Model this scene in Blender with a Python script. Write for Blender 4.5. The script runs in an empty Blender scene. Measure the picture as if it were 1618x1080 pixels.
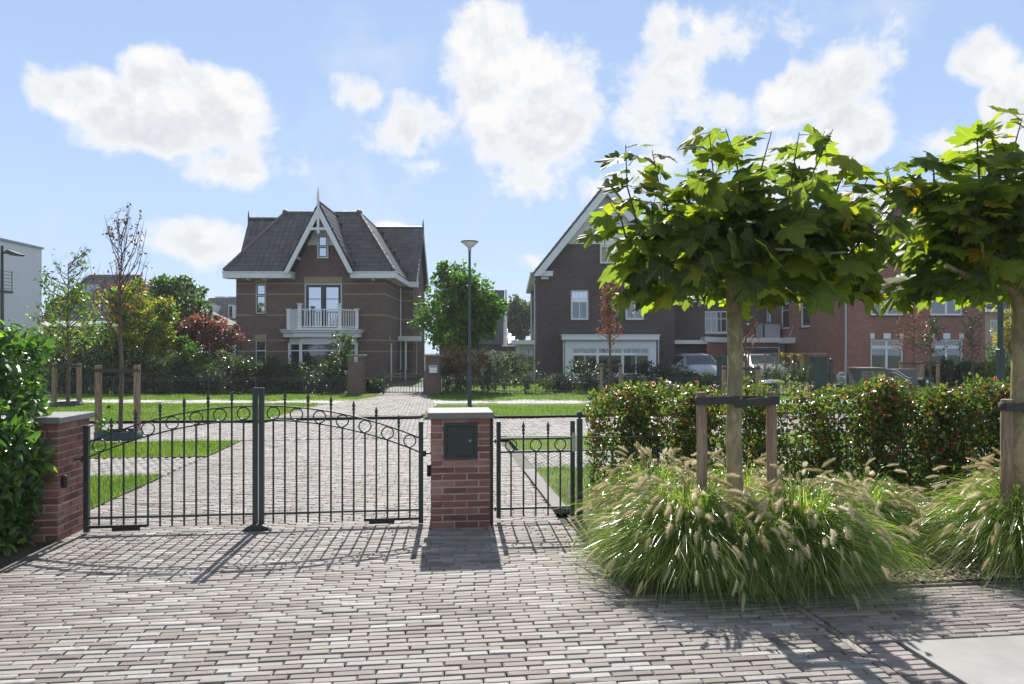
import bpy, math, random
import numpy as np
from mathutils import Vector, Matrix, Quaternion

random.seed(7)
RNG = np.random.default_rng(11)
scn = bpy.context.scene
COL = scn.collection
PI = math.pi

# ------------------------------------------------------------------ camera
F = 1079.0            # focal length in photo pixels (24 mm on a 36 mm sensor)
CX, HY, EYE = 809.0, 557.0, 1.6
cam = bpy.data.cameras.new("camera")
cam_o = bpy.data.objects.new("camera", cam)
COL.objects.link(cam_o)
cam_o.location = (0, 0, EYE)
cam_o.rotation_euler = (math.radians(90), 0, 0)
cam.sensor_width = 36.0
cam.lens = 24.0
cam.shift_y = 17.0 / 1618.0
cam.clip_start = 0.05
cam.clip_end = 2000
scn.camera = cam_o

# ------------------------------------------------------------------ light
SUN_EL = math.radians(41.5)
SUN_AZ = math.radians(-4.5)          # from +Y towards +X
sun = bpy.data.lights.new("sun", 'SUN')
sun.energy = 5.0
sun.angle = math.radians(0.55)
sun.color = (1.0, 0.955, 0.89)
sun_o = bpy.data.objects.new("sun", sun)
COL.objects.link(sun_o)
to_sun = Vector((math.sin(SUN_AZ) * math.cos(SUN_EL), math.cos(SUN_AZ) * math.cos(SUN_EL), math.sin(SUN_EL)))
sun_o.rotation_euler = (-to_sun).to_track_quat('-Z', 'Y').to_euler()
sun_o.location = to_sun * 60

scn.view_settings.view_transform = 'Standard'
scn.view_settings.look = 'None'
scn.view_settings.exposure = 0.72
scn.view_settings.gamma = 1.0
scn.view_settings.use_curve_mapping = False
scn.cycles.max_bounces = 8
scn.cycles.diffuse_bounces = 4
scn.cycles.glossy_bounces = 3
scn.cycles.transmission_bounces = 4
scn.cycles.caustics_reflective = False
scn.cycles.caustics_refractive = False
scn.cycles.use_denoising = True


class NT:
    """small helper to write node trees"""
    def __init__(s, tree):
        s.t = tree
        s.n = tree.nodes
        s.l = tree.links

    def new(s, typ, **kw):
        n = s.n.new(typ)
        for k, v in kw.items():
            setattr(n, k, v)
        return n

    def put(s, sock, v):
        if isinstance(v, bpy.types.NodeSocket):
            s.l.new(v, sock)
        else:
            sock.default_value = v

    def math(s, op, a, b=0.0, c=None, clamp=False):
        n = s.new('ShaderNodeMath', operation=op, use_clamp=clamp)
        s.put(n.inputs[0], a)
        s.put(n.inputs[1], b)
        if c is not None:
            s.put(n.inputs[2], c)
        return n.outputs[0]

    def vec(s, op, a, b=None, c=None):
        n = s.new('ShaderNodeVectorMath', operation=op)
        s.put(n.inputs[0], a)
        if b is not None:
            s.put(n.inputs[1], b)
        if c is not None:
            s.put(n.inputs[2], c)
        return n.outputs['Value'] if op in ('LENGTH', 'DOT_PRODUCT') else n.outputs[0]

    def mix(s, f, a, b, mode='MIX'):
        n = s.new('ShaderNodeMix', data_type='RGBA', blend_type=mode)
        s.put(n.inputs['Factor'], f)
        s.put(n.inputs['A'] if False else n.inputs[6], a if isinstance(a, bpy.types.NodeSocket) else (*a[:3], 1))
        s.put(n.inputs[7], b if isinstance(b, bpy.types.NodeSocket) else (*b[:3], 1))
        return n.outputs[2]

    def noise(s, vec, scale, detail=3.0, rough=0.55, dist=0.0):
        n = s.new('ShaderNodeTexNoise')
        if vec is not None:
            s.l.new(vec, n.inputs['Vector'])
        n.inputs['Scale'].default_value = scale
        n.inputs['Detail'].default_value = detail
        n.inputs['Roughness'].default_value = rough
        n.inputs['Distortion'].default_value = dist
        return n.outputs['Fac']

    def ramp(s, f, stops, interp='LINEAR'):
        n = s.new('ShaderNodeValToRGB')
        n.color_ramp.interpolation = interp
        el = n.color_ramp.elements
        while len(el) < len(stops):
            el.new(0.5)
        for e, (p, c) in zip(el, stops):
            e.position = p
            e.color = (*c[:3], 1) if not isinstance(c, (int, float)) else (c, c, c, 1)
        s.put(n.inputs[0], f)
        return n.outputs[0]

    def smooth(s, v, lo, hi):
        n = s.new('ShaderNodeMapRange', interpolation_type='SMOOTHSTEP')
        s.put(n.inputs[0], v)
        s.put(n.inputs[1], lo)
        s.put(n.inputs[2], hi)
        return n.outputs[0]


# ------------------------------------------------------------------ sky
world = bpy.data.worlds.new("World")
scn.world = world
world.use_nodes = True
W = NT(world.node_tree)
W.n.clear()
sky = W.new('ShaderNodeTexSky', sky_type='NISHITA')
sky.sun_disc = False
sky.sun_elevation = SUN_EL
sky.sun_rotation = SUN_AZ
sky.altitude = 10
sky.air_density = 1.0
sky.dust_density = 0.35
sky.ozone_density = 2.5
tc = W.new('ShaderNodeTexCoord')
d = tc.outputs['Generated']
sp = W.new('ShaderNodeSeparateXYZ')
W.l.new(d, sp.inputs[0])
az = W.math('ARCTAN2', sp.outputs[0], sp.outputs[1])
el = W.math('ARCSINE', sp.outputs[2])
cb = W.new('ShaderNodeCombineXYZ')
W.l.new(az, cb.inputs[0])
W.l.new(el, cb.inputs[1])
ae = cb.outputs[0]
n1 = W.noise(d, 8.0, 8.0, 0.62, 0.15)
n2 = W.noise(d, 19.0, 7.0, 0.6, 0.2)
n1u = W.noise(W.vec('ADD', d, (0, 0, .022)), 8.0, 5.0, 0.58, 0.15)
emb = W.smooth(W.math('SUBTRACT', n1, n1u), -.12, .10)
# clouds as soft lobes in azimuth / elevation, given where the photograph shows them, noise scattered elsewhere
LOBES = [(150, 155, 95, 55, 1.05), (262, 140, 85, 62, 1.1), (345, 165, 80, 68, 1.1), (240, 205, 125, 48, .9),
         (350, 262, 90, 36, .42), (305, 385, 85, 46, .62), (570, 152, 42, 30, .5), (650, 208, 70, 56, .7), (665, 262, 60, 26, .4),
         (775, 62, 72, 66, 1.0), (820, 130, 120, 92, 1.1), (865, 215, 100, 82, .9), (860, 285, 80, 40, .55),
         (1048, 52, 30, 46, .55), (1072, 108, 46, 56, .62), (1160, 60, 90, 46, .34), (1020, 185, 90, 66, .3),
         (1262, 158, 82, 58, 1.1), (1325, 215, 84, 62, 1.1), (1345, 130, 76, 66, .48), (1280, 255, 100, 54, .95), (1150, 175, 60, 40, .32),
         (1560, 96, 66, 52, 1.05), (1610, 150, 80, 66, 1.1), (1500, 225, 90, 42, .62), (1600, 235, 90, 50, .7),
         (940, 300, 70, 34, .4), (855, 415, 42, 22, .5), (622, 360, 26, 9, .5), (1060, 255, 80, 52, .45),
         (1440, 330, 150, 40, .3)]
best = None
for (cx, cy, rx, ry, w) in LOBES:
    dx, dz = (cx - CX) / F, (HY - cy) / F
    a0 = math.atan(dx)
    k = math.hypot(1, dx)
    e0 = math.atan(dz / k)
    ra = rx / F / (1 + dx * dx)
    re = ry / F / k / (1 + (dz / k) ** 2)
    v = W.vec('MULTIPLY_ADD', ae, (1 / ra, 1 / re, 0), (-a0 / ra, -e0 / re, 0))
    ln = W.vec('LENGTH', v)
    m = W.math('MULTIPLY', W.math('SUBTRACT', 1.12, ln), w * .8)
    best = m if best is None else W.math('SMOOTH_MAX', best, m, 0.12)
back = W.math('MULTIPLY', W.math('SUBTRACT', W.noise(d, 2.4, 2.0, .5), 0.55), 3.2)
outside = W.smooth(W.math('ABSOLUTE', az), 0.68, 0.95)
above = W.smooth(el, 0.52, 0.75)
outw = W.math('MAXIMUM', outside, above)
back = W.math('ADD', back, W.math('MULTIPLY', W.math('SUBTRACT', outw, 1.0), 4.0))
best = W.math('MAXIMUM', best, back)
det = W.math('ADD', W.math('MULTIPLY', W.math('SUBTRACT', n1, 0.5), 1.5), W.math('MULTIPLY', W.math('SUBTRACT', n2, 0.5), 0.85))
cm = W.math('ADD', best, det)
mask = W.smooth(cm, -0.02, 0.36)
thin = W.smooth(W.math('ADD', W.noise(d, 4.0, 5.0, .6), W.math('MULTIPLY', det, .3)), 0.52, 0.85)
mask = W.math('MAXIMUM', mask, W.math('MULTIPLY', thin, 0.32))
shade = W.smooth(W.math('ADD', cm, W.math('MULTIPLY', n2, .5)), 0.3, 1.15)
ccol = W.mix(W.math('MAXIMUM', W.math('SUBTRACT', 1.0, W.smooth(cm, .15, .6)), W.math('MULTIPLY', emb, 1.0)), (0.45, 0.465, 0.49), (0.59, 0.59, 0.593))
hsv = W.new('ShaderNodeHueSaturation')
hsv.inputs['Saturation'].default_value = 1.0
hsv.inputs['Value'].default_value = 1.0
W.l.new(sky.outputs[0], hsv.inputs['Color'])
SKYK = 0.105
# the air near the sun direction is glaring in the raw model: compress it, and blend to even blue, its unseen top darkened and greyed to deepen shadows
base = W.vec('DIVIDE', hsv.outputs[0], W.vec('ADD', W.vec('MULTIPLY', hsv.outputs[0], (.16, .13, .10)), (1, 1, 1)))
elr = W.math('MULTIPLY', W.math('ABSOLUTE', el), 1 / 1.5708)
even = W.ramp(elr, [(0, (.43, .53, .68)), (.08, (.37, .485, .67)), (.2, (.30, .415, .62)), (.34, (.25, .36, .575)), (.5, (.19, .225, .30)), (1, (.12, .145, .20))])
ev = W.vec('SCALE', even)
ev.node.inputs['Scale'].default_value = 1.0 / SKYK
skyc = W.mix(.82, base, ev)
cc = W.vec('SCALE', ccol)
cc_n = cc.node
cc_n.inputs['Scale'].default_value = 1.0 / SKYK
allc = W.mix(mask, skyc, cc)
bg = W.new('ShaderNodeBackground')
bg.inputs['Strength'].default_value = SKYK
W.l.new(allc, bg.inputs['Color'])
wo = W.new('ShaderNodeOutputWorld')
W.l.new(bg.outputs[0], wo.inputs[0])
world.cycles.sampling_method = 'AUTOMATIC'


# ------------------------------------------------------------------ places
def PX(px, Y):
    return (px - CX) / F * Y


def PZ(py, Y):
    return EYE + (HY - py) / F * Y


GA = math.radians(6.5)
GC, GS = math.cos(GA), math.sin(GA)


def R(u, v, z=0.0):
    """garden / street grid, turned 6.5 degrees"""
    return (u * GC - v * GS, u * GS + v * GC, z)


def UV(x, y):
    return (x * GC + y * GS, -x * GS + y * GC)


def GP(px, py, z=0.0):
    Y = F * (EYE - z) / (py - HY)
    return (PX(px, Y), Y, z)


# ------------------------------------------------------------------ objects
WL = {}


def wl(o):
    return WL.get(o.name, Vector((0, 0, 0))) if o else Vector((0, 0, 0))


def thing(name, label, cat, loc, group=None):
    o = bpy.data.objects.new(name, None)
    o.empty_display_size = 0.1
    COL.objects.link(o)
    o.location = loc
    WL[o.name] = Vector(loc)
    o['label'] = label
    o['category'] = cat
    if group:
        o['group'] = group
    return o


def tag(o, label=None, cat=None, group=None, kind=None):
    if label:
        o['label'] = label
    if cat:
        o['category'] = cat
    if group:
        o['group'] = group
    if kind:
        o['kind'] = kind
    return o


def link(name, me, parent=None, loc=None):
    o = bpy.data.objects.new(name, me)
    COL.objects.link(o)
    if parent:
        o.parent = parent
    w = Vector(loc) if loc is not None else wl(parent)
    o.location = w - wl(parent)
    WL[o.name] = w
    return o


class MB:
    def __init__(s):
        s.v, s.f, s.sm = [], [], []

    def add(s, vs, fs, smooth=False):
        b = len(s.v)
        s.v += [tuple(p) for p in vs]
        for f in fs:
            s.f.append(tuple(i + b for i in f))
            s.sm.append(smooth)
        return s

    def box(s, x0, x1, y0, y1, z0, z1):
        s.add([(x0, y0, z0), (x1, y0, z0), (x1, y1, z0), (x0, y1, z0), (x0, y0, z1), (x1, y0, z1), (x1, y1, z1), (x0, y1, z1)],
              [(0, 3, 2, 1), (4, 5, 6, 7), (0, 1, 5, 4), (1, 2, 6, 5), (2, 3, 7, 6), (3, 0, 4, 7)])
        return s

    def rbox(s, u0, u1, v0, v1, z0, z1):
        """box in the turned street grid"""
        q = [R(u0, v0), R(u1, v0), R(u1, v1), R(u0, v1)]
        s.prism([(p[0], p[1], z0) for p in q], (0, 0, z1 - z0))
        return s

    def prism(s, poly, ext):
        n = len(poly)
        e = Vector(ext)
        vs = [Vector(p) for p in poly] + [Vector(p) + e for p in poly]
        nrm = Vector((0, 0, 0))
        for i in range(n):
            a, b = vs[i], vs[(i + 1) % n]
            nrm += a.cross(b)
        flip = nrm.dot(e) > 0
        fs = [tuple(range(n)), tuple(range(2 * n - 1, n - 1, -1))]
        if flip:
            fs = [tuple(reversed(f)) for f in fs]
        for i in range(n):
            j = (i + 1) % n
            q = (i, i + n, j + n, j)
            fs.append(q if not flip else tuple(reversed(q)))
        s.add(vs, fs)
        return s

    def bar(s, a, b, w, h, up=(0, 0, 1)):
        a, b = Vector(a), Vector(b)
        d = (b - a).normalized()
        side = d.cross(Vector(up))
        if side.length < 1e-4:
            side = Vector((1, 0, 0))
        side.normalize()
        u = side.cross(d).normalized()
        side, u = side * w / 2, u * h / 2
        s.prism([a - side - u, a + side - u, a + side + u, a - side + u], b - a)
        return s

    def tube(s, pts, rad, sides=8, smooth=True, cap=True):
        pts = [Vector(p) for p in pts]
        if not hasattr(rad, '__len__'):
            rad = [rad] * len(pts)
        b0 = []
        ref = None
        n = len(pts)
        for i, p in enumerate(pts):
            t = (pts[min(i + 1, n - 1)] - pts[max(i - 1, 0)]).normalized()
            if ref is None:
                ref = t.cross(Vector((0.3, 1, 0.2)))
                if ref.length < .05:
                    ref = t.cross(Vector((1, 0, 0)))
            ref = (ref - t * ref.dot(t)).normalized()
            bi = t.cross(ref)
            for k in range(sides):
                a = 2 * PI * k / sides
                b0.append(p + (ref * math.cos(a) + bi * math.sin(a)) * rad[i])
        fs = []
        for i in range(n - 1):
            for k in range(sides):
                k2 = (k + 1) % sides
                fs.append((i * sides + k, i * sides + k2, (i + 1) * sides + k2, (i + 1) * sides + k))
        s.add(b0, fs, smooth)
        if cap:
            s.add([b0[k] for k in range(sides)], [tuple(reversed(range(sides)))])
            s.add([b0[(n - 1) * sides + k] for k in range(sides)], [tuple(range(sides))])
        return s

    def lathe(s, c, prof, sides=12, smooth=True):
        vs = []
        for (r, z) in prof:
            for k in range(sides):
                a = 2 * PI * k / sides
                vs.append((c[0] + r * math.cos(a), c[1] + r * math.sin(a), c[2] + z))
        fs = []
        m = len(prof)
        for i in range(m - 1):
            for k in range(sides):
                k2 = (k + 1) % sides
                fs.append((i * sides + k, i * sides + k2, (i + 1) * sides + k2, (i + 1) * sides + k))
        s.add(vs, fs, smooth)
        s.add(vs[:sides], [tuple(reversed(range(sides)))])
        s.add(vs[-sides:], [tuple(range(sides))])
        return s

    def ring(s, c, ax, ay, r, t, n=20, k=6):
        ax, ay = Vector(ax).normalized(), Vector(ay).normalized()
        az_ = ax.cross(ay)
        vs, fs = [], []
        for i in range(n):
            a = 2 * PI * i / n
            d_ = ax * math.cos(a) + ay * math.sin(a)
            for j in range(k):
                b = 2 * PI * j / k
                vs.append(Vector(c) + d_ * (r + t * math.cos(b)) + az_ * t * math.sin(b))
        for i in range(n):
            for j in range(k):
                fs.append((i * k + j, i * k + (j + 1) % k, ((i + 1) % n) * k + (j + 1) % k, ((i + 1) % n) * k + j))
        s.add(vs, fs, True)
        return s

    def build(s, name, mat, parent=None, origin=None, bevel=0.0, kind=None):
        me = bpy.data.meshes.new(name)
        if origin is None:
            if parent is not None:
                o = wl(parent)
            else:
                xs = [p[0] for p in s.v]; ys = [p[1] for p in s.v]; zs = [p[2] for p in s.v]
                o = Vector(((min(xs) + max(xs)) / 2, (min(ys) + max(ys)) / 2, min(zs)))
        else:
            o = Vector(origin)
        me.from_pydata([(p[0] - o.x, p[1] - o.y, p[2] - o.z) for p in s.v], [], s.f)
        me.polygons.foreach_set('use_smooth', s.sm)
        me.materials.append(mat)
        me.update()
        ob = link(name, me, parent, o)
        if bevel:
            m = ob.modifiers.new('bevel', 'BEVEL')
            m.width = bevel
            m.segments = 1
            m.limit_method = 'ANGLE'
        if kind:
            ob['kind'] = kind
        return ob


def batch_mesh(name, tv, tf, P, M, rnd, mat, origin=(0, 0, 0), uv=None, smooth=False):
    """one mesh made of many copies of a template"""
    tv = np.asarray(tv, dtype=np.float64)
    N, K = len(P), len(tv)
    o = np.array(origin, dtype=np.float64)
    V = (np.einsum('nij,kj->nki', M, tv) + (P - o)[:, None, :]).reshape(-1, 3)
    sizes = np.array([len(f) for f in tf])
    flat = np.concatenate([np.array(f) for f in tf])
    loops = (flat[None, :] + (np.arange(N) * K)[:, None]).reshape(-1)
    tot = np.tile(sizes, N)
    start = np.concatenate([[0], np.cumsum(tot)[:-1]])
    me = bpy.data.meshes.new(name)
    me.vertices.add(len(V))
    me.vertices.foreach_set('co', V.reshape(-1).astype(np.float32))
    me.loops.add(len(loops))
    me.loops.foreach_set('vertex_index', loops.astype(np.int32))
    me.polygons.add(len(tot))
    me.polygons.foreach_set('loop_start', start.astype(np.int32))
    try:
        me.polygons.foreach_set('loop_total', tot.astype(np.int32))
    except Exception:
        pass
    me.polygons.foreach_set('use_smooth', np.full(len(tot), smooth))
    a = me.attributes.new('rnd', 'FLOAT', 'POINT')
    a.data.foreach_set('value', np.repeat(rnd, K).astype(np.float32))
    if uv is not None:
        l = me.uv_layers.new(name='UVMap')
        u = np.asarray(uv, dtype=np.float32)[flat]
        l.data.foreach_set('uv', np.tile(u.reshape(-1), N))
    me.materials.append(mat)
    me.update(calc_edges=True)
    me.validate()
    return me


def batch(name, tv, tf, P, M, rnd, mat, parent=None, uv=None, smooth=False, kind='stuff'):
    o = wl(parent)
    me = batch_mesh(name, tv, tf, np.asarray(P), np.asarray(M), np.asarray(rnd), mat, tuple(o), uv, smooth)
    ob = link(name, me, parent, o)
    if kind:
        ob['kind'] = kind
    return ob


def pieces(name, meshes, P, M, parent):
    """copies of small shared meshes, every one an object of its own under its parent"""
    w = wl(parent)
    for i in range(len(P)):
        o = bpy.data.objects.new(name, meshes[i % len(meshes)])
        COL.objects.link(o)
        o.parent = parent
        m = Matrix([list(r) + [0] for r in np.asarray(M[i])] + [[0, 0, 0, 1]])
        o.matrix_basis = Matrix.Translation(Vector(P[i]) - w) @ m


def frames(D, N):
    """N x 3 x 3 rotation matrices whose y axis is D and z axis is near N"""
    D = D / np.linalg.norm(D, axis=1, keepdims=True)
    X = np.cross(D, N)
    l = np.linalg.norm(X, axis=1, keepdims=True)
    X = np.where(l > 1e-3, X / np.maximum(l, 1e-6), np.array([[1., 0, 0]]))
    Z = np.cross(X, D)
    return np.stack([X, D, Z], axis=2)


# ------------------------------------------------------------------ materials
def new_mat(name):
    m = bpy.data.materials.new(name)
    m.use_nodes = True
    t = NT(m.node_tree)
    t.n.clear()
    out = t.new('ShaderNodeOutputMaterial')
    return m, t, out


def rnd_value(t):
    a = t.new('ShaderNodeAttribute', attribute_name='rnd')
    oi = t.new('ShaderNodeObjectInfo')
    return t.math('FRACT', t.math('ADD', a.outputs['Fac'], oi.outputs['Random']))


def principled(t, out, col, rough=.6, metal=0.0, spec=.5, bump=None, bstr=.3, bdist=.01):
    b = t.new('ShaderNodeBsdfPrincipled')
    t.put(b.inputs['Base Color'], col if isinstance(col, bpy.types.NodeSocket) else (*col, 1))
    t.put(b.inputs['Roughness'], rough)
    t.put(b.inputs['Metallic'], metal)
    b.inputs['Specular IOR Level'].default_value = spec
    if bump is not None:
        bn = t.new('ShaderNodeBump')
        bn.inputs['Strength'].default_value = bstr
        bn.inputs['Distance'].default_value = bdist
        t.put(bn.inputs['Height'], bump)
        t.l.new(bn.outputs[0], b.inputs['Normal'])
    t.l.new(b.outputs[0], out.inputs[0])
    return b


def simple(name, col, rough=.6, metal=0.0, var=.12, scale=8.0, bstr=0.0, spec=.5, dirt=None):
    m, t, out = new_mat(name)
    c = t.new('ShaderNodeTexCoord').outputs['Object']
    n = t.noise(c, scale, 5, .6)
    n2_ = t.noise(c, scale * .17, 4, .6)
    k = t.math('ADD', n, n2_)
    k = t.math('SUBTRACT', k, 1.0)
    k = t.math('MULTIPLY_ADD', k, var * 2.2, 1.0)
    colr = t.vec('SCALE', (*col,))
    colr.node.inputs['Scale'].default_value = 1
    t.l.new(k, colr.node.inputs['Scale'])
    cs = colr
    if dirt:
        cs = t.mix(t.smooth(n2_, .5, .75), colr, dirt)
    principled(t, out, cs, rough, metal, spec, n if bstr else None, bstr, .004)
    return m


def piece_mat(name, stops, rough=.8, grain=55.0, var=.18, bstr=.4, bdist=.002, stain=None, spec=.3):
    """stones, bricks, tiles: colour of each piece from its own random number"""
    m, t, out = new_mat(name)
    r = rnd_value(t)
    c = t.ramp(r, stops)
    g = t.new('ShaderNodeNewGeometry').outputs['Position']
    n = t.noise(g, grain, 5, .65)
    n2_ = t.noise(g, grain * .12, 4, .6)
    n3_ = t.noise(g, .55, 4, .6)
    k = t.math('MULTIPLY_ADD', t.math('SUBTRACT', t.math('ADD', n, n2_), 1.0), var * 2, 1.0)
    k = t.math('MULTIPLY', k, t.math('MULTIPLY_ADD', n3_, .3, .85))
    sc = t.vec('SCALE', c)
    t.l.new(k, sc.node.inputs['Scale'])
    c2 = sc
    if stain:
        c2 = t.mix(t.math('MULTIPLY', t.smooth(n2_, .56, .72), .7), sc, stain)
    principled(t, out, c2, rough, 0, spec, t.math('ADD', n, n2_), bstr, bdist)
    return m


def leaf_mat(name, stops, trans=.5, gain=(1.5, 1.6, .8), rough=.4, spec=.5, veins=False):
    m, t, out = new_mat(name)
    r = rnd_value(t)
    c = t.ramp(r, stops)
    if veins:
        uvn = t.new('ShaderNodeUVMap', uv_map='UVMap')
        s_ = t.new('ShaderNodeSeparateXYZ')
        t.l.new(uvn.outputs[0], s_.inputs[0])
        ux = t.math('ABSOLUTE', s_.outputs[0])
        uy = t.math('SUBTRACT', s_.outputs[1], .12)
        vm = None
        for ang in (0, 42, 84):
            a = math.radians(ang)
            dd = t.math('ABSOLUTE', t.math('SUBTRACT', t.math('MULTIPLY', ux, math.cos(a)), t.math('MULTIPLY', uy, math.sin(a))))
            al = t.math('ADD', t.math('MULTIPLY', ux, math.sin(a)), t.math('MULTIPLY', uy, math.cos(a)))
            dd = t.math('ADD', dd, t.math('MULTIPLY', t.math('LESS_THAN', al, 0.0), 1.0))
            vm = dd if vm is None else t.math('MINIMUM', vm, dd)
        vmask = t.math('SUBTRACT', 1.0, t.smooth(vm, .006, .022))
        blot = t.noise(uvn.outputs[0], 3.2, 4, .6)
        c = t.mix(t.math('MULTIPLY', t.smooth(blot, .52, .72), .35), c, (.16, .15, .03))
        c = t.mix(t.math('MULTIPLY', vmask, .5), c, (.2, .26, .08))
    b = t.new('ShaderNodeBsdfPrincipled')
    t.l.new(c, b.inputs['Base Color'])
    b.inputs['Roughness'].default_value = rough
    b.inputs['Specular IOR Level'].default_value = spec
    tr = t.new('ShaderNodeBsdfTranslucent')
    tc_ = t.vec('MULTIPLY', c, gain)
    t.l.new(tc_, tr.inputs[0])
    mx = t.new('ShaderNodeMixShader')
    mx.inputs[0].default_value = trans
    t.l.new(b.outputs[0], mx.inputs[1])
    t.l.new(tr.outputs[0], mx.inputs[2])
    t.l.new(mx.outputs[0], out.inputs[0])
    return m


def brick_wall_mat(name, c1, c2, mortar, scale=1.0, rough=.85):
    """walls seen from 35 m: bricks two pixels high, drawn in the material with relief"""
    m, t, out = new_mat(name)
    g = t.new('ShaderNodeNewGeometry').outputs['Position']
    s_ = t.new('ShaderNodeSeparateXYZ')
    t.l.new(g, s_.inputs[0])
    cb_ = t.new('ShaderNodeCombineXYZ')
    t.l.new(t.math('ADD', s_.outputs[0], s_.outputs[1]), cb_.inputs[0])
    t.l.new(s_.outputs[2], cb_.inputs[1])
    br = t.new('ShaderNodeTexBrick')
    t.l.new(cb_.outputs[0], br.inputs['Vector'])
    br.inputs['Color1'].default_value = (*c1, 1)
    br.inputs['Color2'].default_value = (*c2, 1)
    br.inputs['Mortar'].default_value = (*mortar, 1)
    br.inputs['Scale'].default_value = 1.0
    br.inputs['Mortar Size'].default_value = .006
    br.inputs['Brick Width'].default_value = .22 * scale
    br.inputs['Row Height'].default_value = .0625 * scale
    n = t.noise(g, 3.0, 5, .7)
    n2_ = t.noise(g, .6, 4, .6)
    k = t.math('MULTIPLY_ADD', t.math('SUBTRACT', t.math('ADD', n, n2_), 1.0), .55, 1.0)
    sc = t.vec('SCALE', br.outputs['Color'])
    t.l.new(k, sc.node.inputs['Scale'])
    principled(t, out, sc, rough, 0, .3, br.outputs['Fac'], -.6, .01)
    return m


def glass_mat(name, fac, tint=(.03, .035, .04)):
    m, t, out = new_mat(name)
    g = t.new('ShaderNodeNewGeometry').outputs['Position']
    n = t.noise(g, 1.1, 2, .5)
    b = t.new('ShaderNodeBsdfDiffuse')
    t.l.new(t.mix(n, tint, tuple(x * 2.2 for x in tint)), b.inputs[0])
    gl = t.new('ShaderNodeBsdfGlossy')
    gl.inputs['Roughness'].default_value = .012
    gl.inputs['Color'].default_value = (.9, .93, .96, 1)
    bn = t.new('ShaderNodeBump')
    bn.inputs['Strength'].default_value = .05
    bn.inputs['Distance'].default_value = .02
    t.l.new(n, bn.inputs['Height'])
    t.l.new(bn.outputs[0], gl.inputs['Normal'])
    fr = t.new('ShaderNodeFresnel')
    fr.inputs[0].default_value = 1.5
    mx = t.new('ShaderNodeMixShader')
    t.l.new(t.math('MAXIMUM', fr.outputs[0], fac), mx.inputs[0])
    t.l.new(b.outputs[0], mx.inputs[1])
    t.l.new(gl.outputs[0], mx.inputs[2])
    t.l.new(mx.outputs[0], out.inputs[0])
    return m


def wood_mat(name, col, dark):
    m, t, out = new_mat(name)
    c = t.new('ShaderNodeNewGeometry').outputs['Position']
    mp = t.new('ShaderNodeMapping')
    mp.inputs['Scale'].default_value = (28, 28, 2.2)
    t.l.new(c, mp.inputs[0])
    n = t.noise(mp.outputs[0], 2.0, 6, .65, .5)
    n2_ = t.noise(c, 2.3, 4, .6)
    cc_ = t.mix(t.smooth(n, .38, .68), dark, col)
    cc_ = t.mix(t.math('MULTIPLY', t.smooth(n2_, .5, .7), .6), cc_, tuple(x * .62 for x in col))
    principled(t, out, cc_, .75, 0, .3, n, .5, .003)
    return m


M = {}
M['paver'] = piece_mat('paver_clay', [(0, (.145, .125, .110)), (.14, (.19, .168, .15)), (.4, (.235, .214, .194)), (.75, (.268, .249, .23)), (.92, (.305, .288, .27)), (1, (.375, .36, .342))],
                       .72, 60, .2, .6, .002, stain=(.21, .19, .16))
M['paver_brown'] = piece_mat('paver_brown', [(0, (.16, .14, .13)), (.4, (.225, .20, .185)), (1, (.30, .27, .25))], .78, 55, .16, .5, .0018)
M['road_brick'] = piece_mat('road_brick', [(0, (.19, .177, .163)), (.5, (.25, .235, .22)), (1, (.31, .295, .28))], .85, 30, .12, .4, .002)
M['slab'] = simple('concrete_slab', (.30, .295, .28), .8, 0, .22, 5, .3, dirt=(.22, .215, .20))
M['tile_grey'] = piece_mat('concrete_tile', [(0, (.36, .355, .34)), (1, (.46, .45, .43))], .85, 30, .12, .3, .002)
M['kerb'] = simple('kerb_concrete', (.40, .39, .365), .9, 0, .2, 5, .3)
M['joint'] = simple('joint_sand', (.045, .042, .036), .95, 0, .3, 12, .3)
M['joint_light'] = simple('joint_sand_light', (.13, .12, .105), .95, 0, .3, 12, .3)
M['edging'] = simple('edging_concrete', (.15, .14, .13), .9, 0, .25, 8, .3)
M['band'] = simple('edge_band_concrete', (.22, .21, .195), .9, 0, .2, 8, .3)
M['soil'] = simple('soil', (.075, .06, .04), .95, 0, .3, 9, .5)
M['lawn_soil'] = simple('lawn_underlay', (.075, .115, .022), .95, 0, .35, 3, .5, dirt=(.12, .12, .04))
M['land'] = simple('far_ground', (.07, .09, .035), .95, 0, .35, .3, .2)
M['pillar_brick'] = piece_mat('pillar_brick', [(0, (.16, .075, .058)), (.3, (.24, .108, .082)), (.75, (.29, .138, .104)), (1, (.37, .20, .155))], .85, 45, .3, .9, .004, stain=(.33, .24, .20))
M['mortar'] = simple('mortar', (.48, .43, .385), .95, 0, .15, 40, .5)
M['cap'] = simple('cap_stone', (.215, .21, .205), .75, 0, .14, 14, .25)
M['gate'] = simple('gate_paint', (.034, .046, .045), .38, .0, .12, 20, .05)
M['gate_panel'] = simple('letterbox_paint', (.03, .038, .036), .45, .0, .1, 20, .05)
M['black'] = simple('black_plastic', (.012, .012, .013), .5, 0, .1)
M['steel'] = simple('galvanised_steel', (.42, .43, .44), .4, .7, .1)
M['chrome'] = simple('polished_steel', (.62, .63, .66), .16, 1.0, .05)
M['post_wood'] = wood_mat('stake_wood', (.42, .30, .205), (.22, .145, .09))
M['post_grey'] = wood_mat('weathered_wood', (.33, .30, .27), (.17, .15, .13))
M['strap'] = simple('rubber_strap', (.062, .056, .048), .8, 0, .15, 30)
M['bark_plane'] = simple('plane_bark', (.40, .315, .165), .8, 0, .3, 7, .5, dirt=(.24, .215, .13))
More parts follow.
